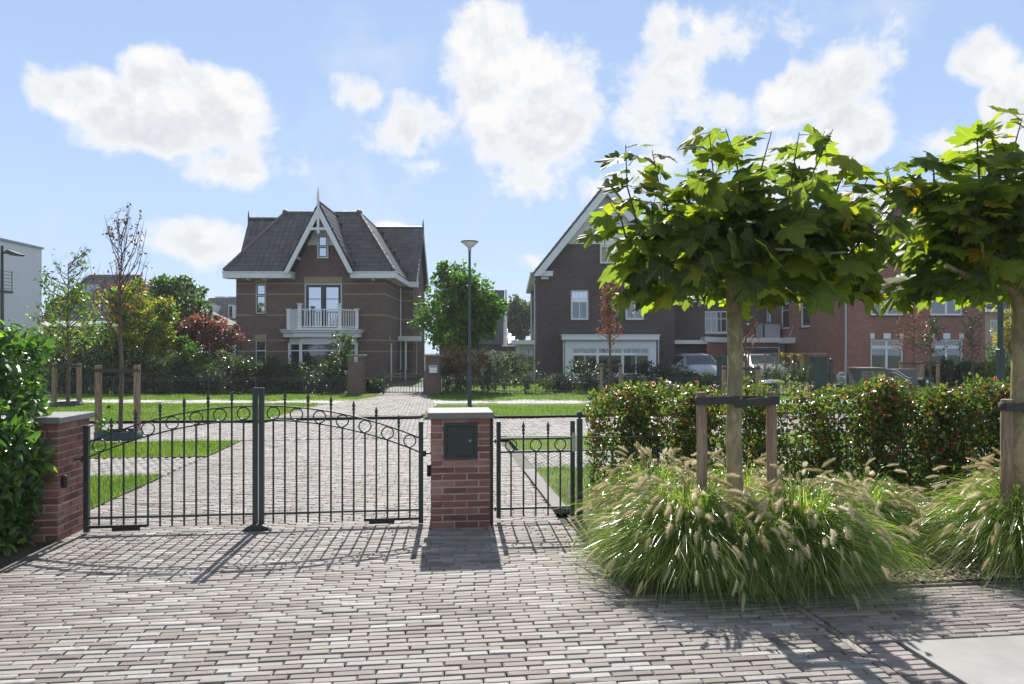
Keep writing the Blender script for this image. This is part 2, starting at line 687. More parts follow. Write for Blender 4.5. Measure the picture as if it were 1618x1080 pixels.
def bark_plane():
    m, t, out = new_mat('plane_bark_patched')
    g = t.new('ShaderNodeNewGeometry').outputs['Position']
    mp = t.new('ShaderNodeMapping')
    mp.inputs['Scale'].default_value = (1, 1, .45)
    t.l.new(g, mp.inputs[0])
    a = t.noise(mp.outputs[0], 16, 4, .55, .6)
    b = t.noise(mp.outputs[0], 34, 5, .6, .3)
    c = t.noise(g, 2.6, 3, .5)
    c1 = t.mix(t.smooth(a, .47, .55), (.40, .31, .165), (.27, .235, .13))
    c2 = t.mix(t.math('MULTIPLY', t.smooth(b, .54, .60), .7), c1, (.47, .40, .25))
    c3 = t.mix(t.math('MULTIPLY', t.smooth(c, .48, .7), .55), c2, (.19, .18, .11))
    principled(t, out, c3, .75, 0, .3, t.math('ADD', a, b), .6, .006)
    return m


M['bark_plane'] = bark_plane()
M['bark'] = simple('bark', (.13, .095, .065), .9, 0, .25, 12, .4)
M['twig'] = simple('twig', (.085, .055, .038), .85, 0, .2, 12)
M['brown_brick'] = brick_wall_mat('brown_brick_wall', (.19, .128, .108), (.145, .098, .083), (.14, .115, .10))
M['dark_brick'] = brick_wall_mat('dark_brick_wall', (.125, .095, .087), (.096, .073, .068), (.088, .073, .068))
M['red_brick'] = brick_wall_mat('red_brick_wall', (.35, .16, .115), (.27, .12, .09), (.27, .19, .155))
M['plinth'] = simple('plinth_brick', (.055, .05, .05), .85, 0, .2, 4)
M['buff'] = simple('buff_brick', (.36, .27, .16), .85, 0, .15, 8, .2)
M['white'] = simple('white_paint', (.80, .80, .79), .5, 0, .03, 4)
M['cream'] = simple('cream_paint', (.52, .58, .50), .55, 0, .04, 4)
M['render'] = simple('white_render', (.78, .79, .80), .85, 0, .05, 1.5, .1)
M['dark_frame'] = simple('dark_frame', (.035, .042, .05), .4, 0, .05)
M['roof_tile'] = piece_mat('roof_tile', [(0, (.080, .076, .076)), (.5, (.098, .094, .094)), (1, (.12, .115, .115))], .5, 12, .2, .3, .003, spec=.5)
M['roof_base'] = simple('roof_base', (.035, .034, .036), .8, 0, .1)
M['glass_sky'] = glass_mat('window_glass_bright', .62)
M['glass'] = glass_mat('window_glass', .17)
M['glass_dark'] = glass_mat('window_glass_dark', .14, (.018, .02, .02))
M['curtain'] = simple('curtain', (.52, .50, .46), .9, 0, .1, 3)
M['garage'] = simple('garage_door', (.06, .064, .072), .5, 0, .05)
M['gravel'] = piece_mat('gravel_stone', [(0, (.42, .34, .22)), (1, (.66, .58, .44))], .9, 80, .2, .3)
M['plane_leaf'] = leaf_mat('plane_leaf', [(0, (.062, .095, .036)), (.42, (.092, .13, .044)), (.66, (.115, .17, .032)), (.90, (.17, .21, .03)), (.97, (.26, .25, .02)), (.99, (.34, .27, .02)), (1, (.34, .17, .03))],
                           .54, (2.8, 2.8, .9), .5, .4, veins=True)
M['laurel_leaf'] = leaf_mat('laurel_leaf', [(0, (.032, .078, .02)), (.6, (.062, .135, .03)), (.9, (.12, .22, .04)), (1, (.19, .28, .05))], .45, (2.3, 2.5, .9), .22, .75)
M['holly_leaf'] = leaf_mat('holly_leaf', [(0, (.03, .064, .02)), (.5, (.06, .112, .03)), (.8, (.13, .19, .04)), (.92, (.20, .20, .04)), (.96, (.22, .11, .035)), (1, (.24, .05, .03))], .42, (2.1, 2.0, .8), .25, .7)
M['berry'] = simple('berry', (.42, .025, .018), .3, 0, .2, 30)
M['blade'] = leaf_mat('fountain_blade', [(0, (.08, .14, .036)), (.5, (.13, .21, .055)), (.85, (.215, .285, .085)), (1, (.42, .38, .19))], .48, (2.6, 2.6, 1.0), .22, 1.0)
M['plume'] = leaf_mat('plume', [(0, (.56, .48, .30)), (.6, (.68, .60, .40)), (1, (.78, .71, .52))], .45, (1.1, 1.1, 1.0), .7, .2)
M['lawn_blade'] = leaf_mat('lawn_blade', [(0, (.07, .14, .022)), (.5, (.11, .20, .032)), (.85, (.17, .25, .05)), (1, (.26, .28, .09))], .5, (1.6, 1.7, .7), .45, .4)
M['leaf_green'] = leaf_mat('leaf_green', [(0, (.032, .07, .02)), (.6, (.06, .12, .028)), (1, (.12, .19, .04))], .42, (1.8, 1.9, .8), .4, .5)
M['leaf_bright'] = leaf_mat('leaf_bright', [(0, (.035, .09, .018)), (.6, (.065, .15, .025)), (1, (.12, .21, .035))], .5, (1.8, 2.0, .8), .35, .5)
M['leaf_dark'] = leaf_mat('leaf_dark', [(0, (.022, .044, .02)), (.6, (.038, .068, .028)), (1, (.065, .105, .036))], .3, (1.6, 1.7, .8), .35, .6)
M['leaf_shiny'] = leaf_mat('leaf_shiny', [(0, (.045, .075, .034)), (.6, (.08, .12, .05)), (1, (.19, .21, .10))], .34, (1.6, 1.7, .8), .16, .9)
M['leaf_yellow'] = leaf_mat('leaf_yellow', [(0, (.11, .14, .025)), (.5, (.24, .25, .03)), (.85, (.38, .34, .04)), (1, (.42, .27, .04))], .5, (1.7, 1.7, .8), .4, .5)
M['leaf_red'] = leaf_mat('leaf_red', [(0, (.08, .03, .028)), (.5, (.17, .055, .045)), (.85, (.26, .10, .075)), (1, (.24, .16, .08))], .45, (1.7, 1.3, 1.1), .35, .6)
M['leaf_photinia'] = leaf_mat('leaf_photinia', [(0, (.05, .09, .03)), (.4, (.10, .13, .04)), (.7, (.25, .13, .06)), (1, (.42, .28, .17))], .4, (1.5, 1.4, 1.0), .2, .8)
M['leaf_brown'] = leaf_mat('leaf_brown', [(0, (.06, .035, .025)), (1, (.17, .09, .055))], .3, (1.3, 1.2, 1.0), .6, .3)
M['leaf_lime'] = leaf_mat('leaf_lime', [(0, (.09, .14, .03)), (.6, (.16, .21, .035)), (1, (.27, .28, .04))], .5, (1.8, 1.9, .8), .35, .5)
M['leaf_dead'] = leaf_mat('leaf_dead', [(0, (.13, .05, .025)), (.6, (.26, .11, .06)), (1, (.38, .19, .11))], .35, (1.3, 1.2, 1.0), .6, .3)
M['leaf_conifer'] = leaf_mat('leaf_conifer', [(0, (.022, .05, .015)), (.6, (.045, .085, .02)), (1, (.10, .14, .03))], .35, (1.6, 1.7, .8), .5, .4)
M['car_paint'] = simple('car_paint', (.34, .36, .39), .25, .25, .02, 3, 0, .7)
M['car_glass'] = glass_mat('car_glass', .15, (.02, .022, .025))
M['solar'] = simple('solar_cells', (.03, .035, .05), .2, 0, .1, 4, 0, .8)
M['lamp_glass'] = simple('lamp_glass', (.75, .74, .70), .35, 0, .03)
M['number_plate'] = simple('plate_white', (.78, .78, .76), .5, 0, .02)
M['bin_green'] = simple('dark_green_metal', (.022, .045, .04), .45, 0, .1)

# ================================================================== GROUND
def sheet(name, poly, z, mat, label=None, kind='structure', depth=0.0):
    mb = MB()
    n = len(poly)
    mb.add([(p[0], p[1], z) for p in poly], [tuple(range(n))])
    o = mb.build(name, mat, origin=(0, 0, 0))
    if o.data.polygons[0].normal.z < 0:
        o.data.flip_normals()
    o['kind'] = kind
    if label:
        o['label'] = label
    return o


def rp(*uv):
    return [R(u, v)[:2] for u, v in uv]


sheet('ground', [(-900, -300), (900, -300), (900, 1500), (-900, 1500)], -.09, M['land'], 'far flat ground under the gardens and houses')
FAR = .055
KERB_V = 17.0
sheet('soil', rp((-40, 17.05), (40, 17.05), (40, 90), (-40, 90)), .05, M['land'], 'garden soil across the road around the houses')

driveway = sheet('driveway', rp((-3.5, 5.9), (-3.15, 5.9), (-3.15, -4), (9, -4), (9, 4.36), (1.27, 4.36), (1.27, 6.6), (1.2, 6.6), (1.2, 12.9), (-3.5, 12.9)), -.026, M['joint'],
                 'grey clay paver driveway running through the gate to the road')
road = sheet('road', rp((-60, 12.9), (60, 12.9), (60, 17.0), (-60, 17.0)), -.018, M['joint_light'], 'brick paved road between the grass verges')
near_path = sheet('near_pavement', rp((-40, 9.35), (40, 9.35), (40, 11.0), (-40, 11.0)), -.022, M['joint_light'], 'clay brick footpath just beyond the gate')
far_path = sheet('far_pavement', [(-40, 20.8), (40, 20.8), (40, 22.7), (-40, 22.7)], FAR - .006, M['joint_light'], 'grey footpath in front of the houses')


def brick_mesh(name, L, Wd, H, mat, e=.004, jit=0.0, rr=None):
    """a stone with worn edges: top inset and a little lower at its rim"""
    rr = rr or random.Random(3)
    j = lambda: (rr.random() - .5) * 2 * jit
    a, b = L / 2, Wd / 2
    low = [(-a + j(), -b + j(), -H), (a + j(), -b + j(), -H), (a + j(), b + j(), -H), (-a + j(), b + j(), -H)]
    mid = [(x, y, -e) for x, y, z in low]
    top = [(x - math.copysign(e * 1.3, x), y - math.copysign(e * .8, y), 0) for x, y, z in low]
    v = low + mid + top
    f = []
    for k in range(4):
        k2 = (k + 1) % 4
        f.append((k, k2, 4 + k2, 4 + k))
        f.append((4 + k, 4 + k2, 8 + k2, 8 + k))
    f.append((8, 9, 10, 11))
    return v, f


def mesh_of(name, v, f, mat, uv=None, smooth=False):
    me = bpy.data.meshes.new(name)
    me.from_pydata([tuple(p) for p in v], [], [tuple(q) for q in f])
    me.materials.append(mat)
    if uv is not None:
        l = me.uv_layers.new(name='UVMap')
        for lp in me.loops:
            l.data[lp.index].uv = uv[lp.vertex_index]
    if smooth:
        me.polygons.foreach_set('use_smooth', [True] * len(me.polygons))
    me.update()
    return me


def in_frame(x, y, z=0.0, m=10):
    if y < .5:
        return False
    px = CX + x / y * F
    py = HY + (EYE - z) / y * F
    return -m < px < 1618 + m and -m < py < 1080 + m


def pave(parent, name, cells, L, Wd, mat, along='u', gap=.0065, n_parts=0, z=0.0, H=.03, zj=.0016, jit=.002, rot_grid=True, worn=.0055):
    """cells: list of (a, b) centres in the street grid; along: direction of the long side"""
    rr = random.Random(5)
    vs = [brick_mesh(name, L - gap, Wd - gap, H, mat, worn, jit, rr) for _ in range(8)]
    P, A = [], []
    SX = []
    for cell in cells:
        a, b, rotv = cell[:3]
        SX.append(cell[3] if len(cell) > 3 else 1.0)
        p = R(a, b) if rot_grid else (a, b)
        wv = .0035 * math.sin(p[0] * 1.9 + p[1] * .6) + .0025 * math.sin(p[0] * 4.3 - p[1] * 1.7)
        P.append((p[0] + rr.gauss(0, .0008), p[1] + wv + rr.gauss(0, .0008), z + wv * .8 + rr.gauss(0, zj)))
        A.append((GA if rot_grid else 0) + (PI / 2 if rotv else 0) + rr.gauss(0, .006) + (PI if rr.random() < .5 else 0))
    P = np.array(P)
    A = np.array(A)
    T = np.zeros((len(P), 3, 3))
    tx, ty = np.array([rr.gauss(0, .006) for _ in P]), np.array([rr.gauss(0, .006) for _ in P])
    T[:, 0, 0] = np.cos(A); T[:, 0, 1] = -np.sin(A); T[:, 1, 0] = np.sin(A); T[:, 1, 1] = np.cos(A); T[:, 2, 2] = 1
    T[:, 2, 0] = tx; T[:, 2, 1] = ty
    T[:, :, 0] *= np.array(SX)[:, None]
    idx = np.arange(len(P))
    done = np.zeros(len(P), bool)
    if n_parts:
        vis = [i for i in idx if in_frame(P[i][0], P[i][1], m=-4)]
        vis.sort(key=lambda i: P[i][1])
        sel = vis[:n_parts]
        done[sel] = True
        ms = [mesh_of(name, v, f, mat) for v, f in vs]
        pieces(name, ms, P[sel], T[sel], parent)
    rest = idx[~done]
    RND = RNG.random(len(P))
    # join the templates, one mesh in all
    parts_ = []
    Vs, Fs, rn = [], [], []
    base = 0
    verts, rnds, loops, n = [], [], [], 0
    for k in range(8):
        sel = rest[k::8]
        if not len(sel):
            continue
        tv = np.array(vs[k][0])
        V = np.einsum('nij,kj->nki', T[sel], tv) + P[sel][:, None, :]
        verts.append(V.reshape(-1, 3))
        rnds.append(np.repeat(RND[sel], len(tv)))
        fl = np.array(vs[k][1])
        loops.append((fl.reshape(-1)[None, :] + (np.arange(len(sel)) * len(tv))[:, None] + n).reshape(-1))
        n += len(sel) * len(tv)
    V = np.concatenate(verts); Rn = np.concatenate(rnds); Lp = np.concatenate(loops)
    me = bpy.data.meshes.new(name)
    w = wl(parent)
    V = V - np.array(w)
    me.vertices.add(len(V)); me.vertices.foreach_set('co', V.reshape(-1).astype(np.float32))
    me.loops.add(len(Lp)); me.loops.foreach_set('vertex_index', Lp.astype(np.int32))
    me.polygons.add(len(Lp) // 4)
    me.polygons.foreach_set('loop_start', (np.arange(len(Lp) // 4) * 4).astype(np.int32))
    a = me.attributes.new('rnd', 'FLOAT', 'POINT')
    a.data.foreach_set('value', Rn.astype(np.float32))
    me.materials.append(mat)
    me.update(calc_edges=True)
    me.validate()
    o = link(name, me, parent, w)
    o['kind'] = 'stuff'
    return o


def rows(u0, u1, v0, v1, L=.2125, Wd=.052, keep=None, seed=1):
    rr = random.Random(seed)
    out = []
    row = 0
    v = v0 + Wd / 2
    while v < v1:
        row += 1
        off = L * (.5 * (row % 2) + .06 * rr.gauss(0, 1) + .10 * math.sin(row * .37)) % L
        u = u0 - off
        while u < u1:
            a_, b_ = max(u, u0), min(u + L, u1)
            c = (a_ + b_) / 2
            if b_ - a_ > .03 and (keep is None or keep(c, v)):
                out.append((c, v, False, (b_ - a_) / L))
            u += L
        v += Wd
    return out


def vis_uv(u, v, m=.5):
    x, y, _ = R(u, v)
    return y > .8 and abs(x) < .77 * y + m


WL[driveway.name] = Vector((0, 0, 0))
cells = rows(-3.13, 1.27, 4.33, 6.2, seed=2, keep=vis_uv) + rows(-3.13, 2.25, 2.2, 4.33, seed=12, keep=vis_uv)
cells += rows(-3.48, 1.2, 6.2, 12.86, seed=3, keep=lambda u, v: vis_uv(u, v))
pave(driveway, 'paver', cells, .2125, .052, M['paver'], n_parts=292)
cells = rows(2.31, 5.2, 3.53, 4.33, seed=5, keep=vis_uv) + rows(2.31, 2.53, 2.0, 3.52, seed=6, keep=vis_uv)
cells += [(2.28, 2.0 + .2125 * k, True) for k in range(11)]
brown = sheet('path', rp((2.255, -4), (9, -4), (9, 4.36), (2.255, 4.36)), -.022, M['joint'], 'brownish clay paver path beside the planting bed')
WL[brown.name] = Vector((0, 0, 0))
pave(brown, 'paver', cells, .2125, .052, M['paver_brown'], n_parts=260)
# concrete slab at the lower right, two slabs with a fine joint
mb = MB()
mb.rbox(2.56, 4.05, 1.0, 3.51, -.05, .004)
so = mb.build('concrete_slab', M['slab'], brown, bevel=.004)
mb = MB()
mb.rbox(4.056, 5.6, 1.0, 3.51, -.05, .004)
so = mb.build('concrete_slab', M['slab'], brown, bevel=.004)
# edge stones of the beds
mb = MB()
mb.rbox(1.215, 1.375, 6.9, 9.3, -.05, .004)
mb.build('edge_band', M['band'], driveway, bevel=.003)
mb = MB()
mb.rbox(1.272, 1.30, 4.36, 6.5, -.05, .004)
mb.rbox(1.27, 6.5, 4.345, 4.372, -.05, .004)
mb.rbox(-3.185, -3.15, 1.5, 6.15, -.05, .006)
eo = mb.build('edging_strip', M['edging'], driveway)
eo['kind'] = 'stuff'

# near footpath and road: long side along v
WL[near_path.name] = WL[road.name] = WL[far_path.name] = Vector((0, 0, 0))


def cols(u0, u1, v0, v1, L, Wd, keep=None, seed=1, gap=0):
    rr = random.Random(seed)
    out = []
    u = u0 + Wd / 2
    k = 0
    while u < u1:
        off = (k % 2) * L / 2
        k += 1
        v = v0 + L / 2 - off
        while v < v1 + L * .4:
            if v - L / 2 >= v0 - .02 and v + L / 2 <= v1 + .02 and (keep is None or keep(u, v)):
                out.append((u, v, True))
            v += L
        u += Wd
    return out


c1 = cols(-13, -3.52, 9.36, 11.0, .205, .056, vis_uv, 1) + cols(1.39, 12, 9.36, 11.0, .205, .056, vis_uv, 2)
pave(near_path, 'paver', c1, .205, .056, M['road_brick'], n_parts=0, z=-.004)
c2 = cols(-16, 17, 12.92, 16.96, .202, .101, vis_uv, 3)
pave(road, 'paver', c2, .202, .101, M['road_brick'], n_parts=0, z=-.002, gap=.008)
c3 = []
for i in range(-70, 72):
    for k in range(6):
        c3.append((i * .302 + (k % 2) * .15, 20.96 + k * .302, False))
pave(far_path, 'paving_tile', c3, .302, .302, M['tile_grey'], n_parts=0, z=FAR, rot_grid=False, gap=.012)

# kerb stones on the far side and a low one on the near side
kerb = thing('kerb', 'grey concrete kerb along the far edge of the brick road', 'kerb', R(0, 17.03, -.05))
kerb['kind'] = 'structure'
del kerb['category']
v_, f_ = brick_mesh('kerb_stone', .99, .13, .17, M['kerb'], .012, .002)
ks = mesh_of('kerb_stone', v_, f_, M['kerb'])
P = np.array([R(-15.5 + k, 17.06, .052) for k in range(33) if not (-4.9 + 0 < -15.5 + k < .2)])
rz = np.array([[GC, -GS, 0], [GS, GC, 0], [0, 0, 1]])
pieces('kerb_stone', [ks], P, np.array([rz] * len(P)), kerb)
v_, f_ = brick_mesh('kerb_stone', .99, .10, .1, M['kerb'], .008, .002)
ks2 = mesh_of('kerb_stone', v_, f_, M['kerb'])
P = np.array([R(-4 - k, 12.87, .018) for k in range(8)] + [R(1.9 + k, 12.87, .018) for k in range(9)])
pieces('kerb_stone', [ks2], P, np.array([rz] * len(P)), kerb)
P = np.array([R(-4.6 + k, 17.06, .012) for k in range(5)])
pieces('kerb_stone', [ks2], P, np.array([rz] * len(P)), kerb)

# crossing to the first house
d0 = [GP(420, 665, 0)[:2], GP(500, 642, FAR)[:2], GP(600, 625, FAR)[:2], GP(602, 612, FAR)[:2], GP(675, 612, FAR)[:2], GP(674, 625, FAR)[:2], GP(690, 641, FAR)[:2], GP(664, 661, 0)[:2]]
cross = sheet('house_driveway', d0, FAR + .006, M['joint_light'], 'brick crossing over the verge leading to the dark brick house')
WL[cross.name] = Vector((0, 0, 0))


def inpoly(x, y, poly):
    c = False
    n = len(poly)
    for i in range(n):
        x1, y1 = poly[i][:2]
        x2, y2 = poly[(i + 1) % n][:2]
        if (y1 > y) != (y2 > y) and x < (x2 - x1) * (y - y1) / (y2 - y1) + x1:
            c = not c
    return c


c4 = [(u, v, r) for (u, v, r) in cols(-8, 4, 16.9, 36, .202, .101, lambda u, v: inpoly(*R(u, v)[:2], d0), 8)]
pave(cross, 'paver', c4, .202, .101, M['road_brick'], n_parts=0, z=FAR + .012, gap=.008)

# ------------------------------------------------------------------ grass
BT = np.array([(-.5, 0, 0), (.5, 0, 0), (.32, .12, .55), (-.32, .12, .55), (.0, .42, 1.0)])
BF = [(0, 1, 2, 3), (3, 2, 4)]


def lawn(name, poly, z, n, label, h=(.03, .06), w=.005, soil_z=None, mat='lawn_blade', wmul=1.0):
    o = sheet(name + '_turf', poly, z if soil_z is None else soil_z, M['lawn_soil'], label + ', its turf')
    o.name = 'lawn_strip'
    xs = [p[0] for p in poly]; ys = [p[1] for p in poly]
    pts = []
    x0, x1, y0, y1 = min(xs), max(xs), min(ys), max(ys)
    while len(pts) < n:
        X_ = RNG.uniform(x0, x1, 4000); Y_ = RNG.uniform(y0, y1, 4000)
        for a, b in zip(X_, Y_):
            if inpoly(a, b, poly) and abs(a) < .77 * b + 1:
                pts.append((a, b))
                if len(pts) >= n:
                    break
    P = np.array(pts) + RNG.normal(0, .022, (len(pts), 2))
    P = np.column_stack([P, np.full(len(P), z)])
    patch = np.sin(P[:, 0] * 2.1 + np.sin(P[:, 1] * 1.7) * 1.3) * np.sin(P[:, 1] * 2.7 + P[:, 0]) * .5 + .5
    a = RNG.uniform(0, 2 * PI, n)
    hh = RNG.uniform(h[0], h[1], n) * (.7 + .6 * patch)
    ww = RNG.uniform(.7, 1.3, n) * w * wmul
    T = np.zeros((n, 3, 3))
    T[:, 0, 0] = np.cos(a) * ww; T[:, 1, 0] = np.sin(a) * ww
    T[:, 0, 1] = -np.sin(a) * hh; T[:, 1, 1] = np.cos(a) * hh
    T[:, 2, 2] = hh
    g = batch('grass', BT, BF, P, T, np.clip(RNG.random(n) * .6 + patch * .4, 0, .999), M[mat])
    g['label'] = label
    return g


lawn('lawn', rp((-3.5, 6.6), (-3.5, 9.33), (-9, 9.33), (-9, 6.6)), .0, 17000, 'bright green grass patch behind the left brick pillar', (.035, .075), .006)
lawn('lawn', rp((-3.5, 11.02), (-3.5, 12.82), (-12, 12.82), (-12, 11.02)), .0, 22000, 'strip of mown grass on the left between path and road', (.03, .065), .007)
lawn('lawn', rp((1.38, 6.6), (1.38, 9.33), (7.5, 9.33), (7.5, 6.6)), .0, 20000, 'small grass patch right of the narrow gate', (.035, .08), .006)
lawn('lawn', rp((1.38, 11.02), (1.38, 12.82), (13, 12.82), (13, 11.02)), .0, 16000, 'strip of mown grass on the right between path and road', (.03, .065), .007)
kl = [R(-17, 17.13)[:2], R(-4.75, 17.13)[:2]]
lawn('lawn', [R(-19, 17.13)[:2], GP(420, 663.5, FAR)[:2], GP(497, 641.5, FAR)[:2], (-5.93, 20.78), (-19, 20.78)], FAR, 42000, 'sunlit green verge across the road on the left', (.03, .06), .011)
lawn('lawn', [GP(668, 659, FAR)[:2], R(16, 17.13)[:2], (16, 20.78), GP(691, 641, FAR)[:2]], FAR, 36000, 'sunlit green verge across the road with the lamp post', (.03, .06), .011)
lawn('lawn', [(-19, 22.72), GP(560, 633.3, FAR)[:2], GP(602, 626, FAR)[:2], (-5.0, 25.3), (-19, 25.3)], FAR, 26000, 'grass strip before the hedge of the left house', (.03, .06), .013)
lawn('lawn', [GP(684, 633.3, FAR)[:2], (18, 22.72), (18, 25.3), (-3.15, 25.3)], FAR, 26000, 'grass strip before the fence of the right house', (.03, .06), .013)
lawn('lawn', [(-3.1, 25.6), (5.2, 25.6), (5.2, 33), (-3.1, 33)], FAR + .01, 16000, 'front lawn of the dark gabled house', (.03, .06), .016)

# planting beds
sheet('planting_bed', rp((1.30, 4.375), (9, 4.375), (9, 8.0), (1.42, 8.0), (1.42, 6.6), (1.30, 6.6)), .006, M['soil'], 'soil of the planting bed under the ornamental grasses')
sheet('planting_bed', rp((-3.19, 1), (-3.19, 6.3), (-9, 6.3), (-9, 1)), .006, M['soil'], 'soil bed under the laurel hedge on the left')
n = 5200
U_ = RNG.uniform(2.55, 4.2, n); V_ = RNG.uniform(4.38, 5.6, n)
P = np.array([R(u, v, .012) for u, v in zip(U_, V_)])
P[:, 2] += RNG.uniform(0, .012, n)
gv = np.array([(-1, -.6, 0), (.8, -.8, 0), (1, .5, 0), (-.4, .9, 0), (-.5, -.3, .7), (.5, .1, .8)])
gf = [(0, 1, 4), (1, 5, 4), (1, 2, 5), (2, 3, 5), (3, 4, 5), (3, 0, 4)]
a = RNG.uniform(0, 2 * PI, n)
s = RNG.uniform(.006, .014, n)
T = np.zeros((n, 3, 3))
T[:, 0, 0] = np.cos(a) * s; T[:, 0, 1] = -np.sin(a) * s; T[:, 1, 0] = np.sin(a) * s; T[:, 1, 1] = np.cos(a) * s; T[:, 2, 2] = s * .7
g = batch('gravel', gv, gf, P, T, RNG.random(n), M['gravel'])
g['label'] = 'pale gravel mulch showing between the ornamental grasses'

# ================================================================== PILLARS
def pillar(u0, v0, label):
    """brick pillar 0.54 m square, near left corner at u0, v0; laid 2 bricks + 1 header a side"""
    S = .54
    root = thing('brick_pillar', label, 'pillar', R(u0 + S / 2, v0 + S / 2, 0))
    mb = MB()
    mb.rbox(u0 + .0055, u0 + S - .0055, v0 + .0055, v0 + S - .0055, -.05, 1.0)
    mb.build('mortar_core', M['mortar'], root)
    rr = random.Random(int(u0 * 100) + 900)
    ms = []
    for k in range(6):
        L, Wd, H = .21, .10, .05
        bm = []
        e = .004
        def q(x, y, z):
            return (x + rr.uniform(-.0022, .0022), y + rr.uniform(-.0022, .0022), z + rr.uniform(-.002, .002))
        v = [q(x, y, z) for z in (-H / 2, H / 2) for (x, y) in ((-L / 2, -Wd / 2), (0, -Wd / 2 - rr.uniform(-.001, .003)), (L / 2, -Wd / 2), (L / 2, Wd / 2), (0, Wd / 2), (-L / 2, Wd / 2))]
        f = [(0, 5, 4, 3, 2, 1), (6, 7, 8, 9, 10, 11)] + [(i, (i + 1) % 6, 6 + (i + 1) % 6, 6 + i) for i in range(6)]
        ms.append(mesh_of('brick', v, f, M['pillar_brick']))
    P, T = [], []
    for c in range(16):
        z = c * .0625 + .031
        mir = c % 2
        for side in range(4):
            for b in range(2):
                t = .105 + b * .2175
                d = .05 - .0
                if mir:
                    t = S - t
                # along side: start corner of side, pinwheel
                if side == 0:
                    x, y, an = t, d, 0
                elif side == 1:
                    x, y, an = S - d, t, PI / 2
                elif side == 2:
                    x, y, an = S - t, S - d, 0
                else:
                    x, y, an = d, S - t, PI / 2
                an += GA + (PI if rr.random() < .5 else 0) + rr.gauss(0, .004)
                p = R(u0 + x, v0 + y, z)
                P.append((p[0] + rr.gauss(0, .0012), p[1] + rr.gauss(0, .0012), p[2]))
                ca, sa = math.cos(an), math.sin(an)
                T.append([[ca, -sa, 0], [sa, ca, 0], [0, 0, 1]])
    order = list(range(len(P)))
    pieces('brick', ms, np.array(P), np.array(T), root)
    mb = MB()
    o_ = .032
    mb.rbox(u0 - o_, u0 + S + o_, v0 - o_, v0 + S + o_, 1.0, 1.056)
    mb.build('cap', M['cap'], root, bevel=.006)
    return root


pl = pillar(-3.70, 6.165, 'red brick gate pillar half hidden by the laurel hedge')
pr = pillar(-.03, 6.235, 'red brick gate pillar with a dark letterbox door in its face')
# letterbox door in the front of the right pillar
mb = MB()
u0, u1, z0, z1 = .085, .392, .628, .962
vf = 6.235
mb.rbox(u0, u1, vf - .012, vf + .02, z0, z0 + .03)
mb.rbox(u0, u1, vf - .012, vf + .02, z1 - .03, z1)
mb.rbox(u0, u0 + .03, vf - .012, vf + .02, z0 + .03, z1 - .03)
mb.rbox(u1 - .03, u1, vf - .012, vf + .02, z0 + .03, z1 - .03)
fr = mb.build('letterbox_frame', M['gate_panel'], pr, bevel=.002)
mb = MB()
mb.rbox(u0 + .034, u1 - .034, vf - .009, vf + .02, z0 + .034, z1 - .034)
dr = mb.build('letterbox_door', M['gate_panel'], pr, bevel=.002)
mb = MB()
c = R(.325, vf - .012, .80)
mb.tube([c, (c[0] + GS * .01, c[1] - GC * .01, c[2])], .011, 12)
mb.build('lock', M['chrome'], dr)
mb = MB()
c = R(.11, vf + .002, .602)
mb.tube([c, (c[0] + GS * .008, c[1] - GC * .008, c[2])], .006, 8)
mb.build('button', M['chrome'], pr)


def photocell(u, v, z, nu, parent):
    mb = MB()
    prof = [(-.055, .012), (-.045, .022), (0, .027), (.035, .024), (.052, .012)]
    vs = []
    for (dz, w) in prof:
        for k in range(8):
            a = 2 * PI * k / 8
            p = R(u + (.0 if True else 0) + nu * (.016 + .022 * math.cos(a)), v + w * math.sin(a), z + dz)
            vs.append(p)
    fs = []
    for i in range(4):
        for k in range(8):
            fs.append((i * 8 + k, i * 8 + (k + 1) % 8, (i + 1) * 8 + (k + 1) % 8, (i + 1) * 8 + k))
    fs += [tuple(range(7, -1, -1)), tuple(range(32, 40))]
    mb.add(vs, fs, True)
    return mb.build('photocell', M['black'], parent)


photocell(-3.16, 6.235, .50, 1, pl)
photocell(-.03, 6.43, .50, -1, pr)

# ================================================================== GATES
GV = 6.43


def arch(t, hi, lo):
    return lo + (hi - lo) * (1 - (1 - t) ** 2)


def finial(mb, u, zt, h=.115):
    """spear finial: collar, bead and point"""
    c = R(u, GV, zt - h)
    mb.lathe(c, [(.0075, -.01), (.0125, .0), (.0125, .008), (.0085, .014), (.0085, .022), (.0155, .032), (.0155, .040), (.009, .050), (.0165, .066), (.011, .088), (.004, .108), (.0015, h)], 8)


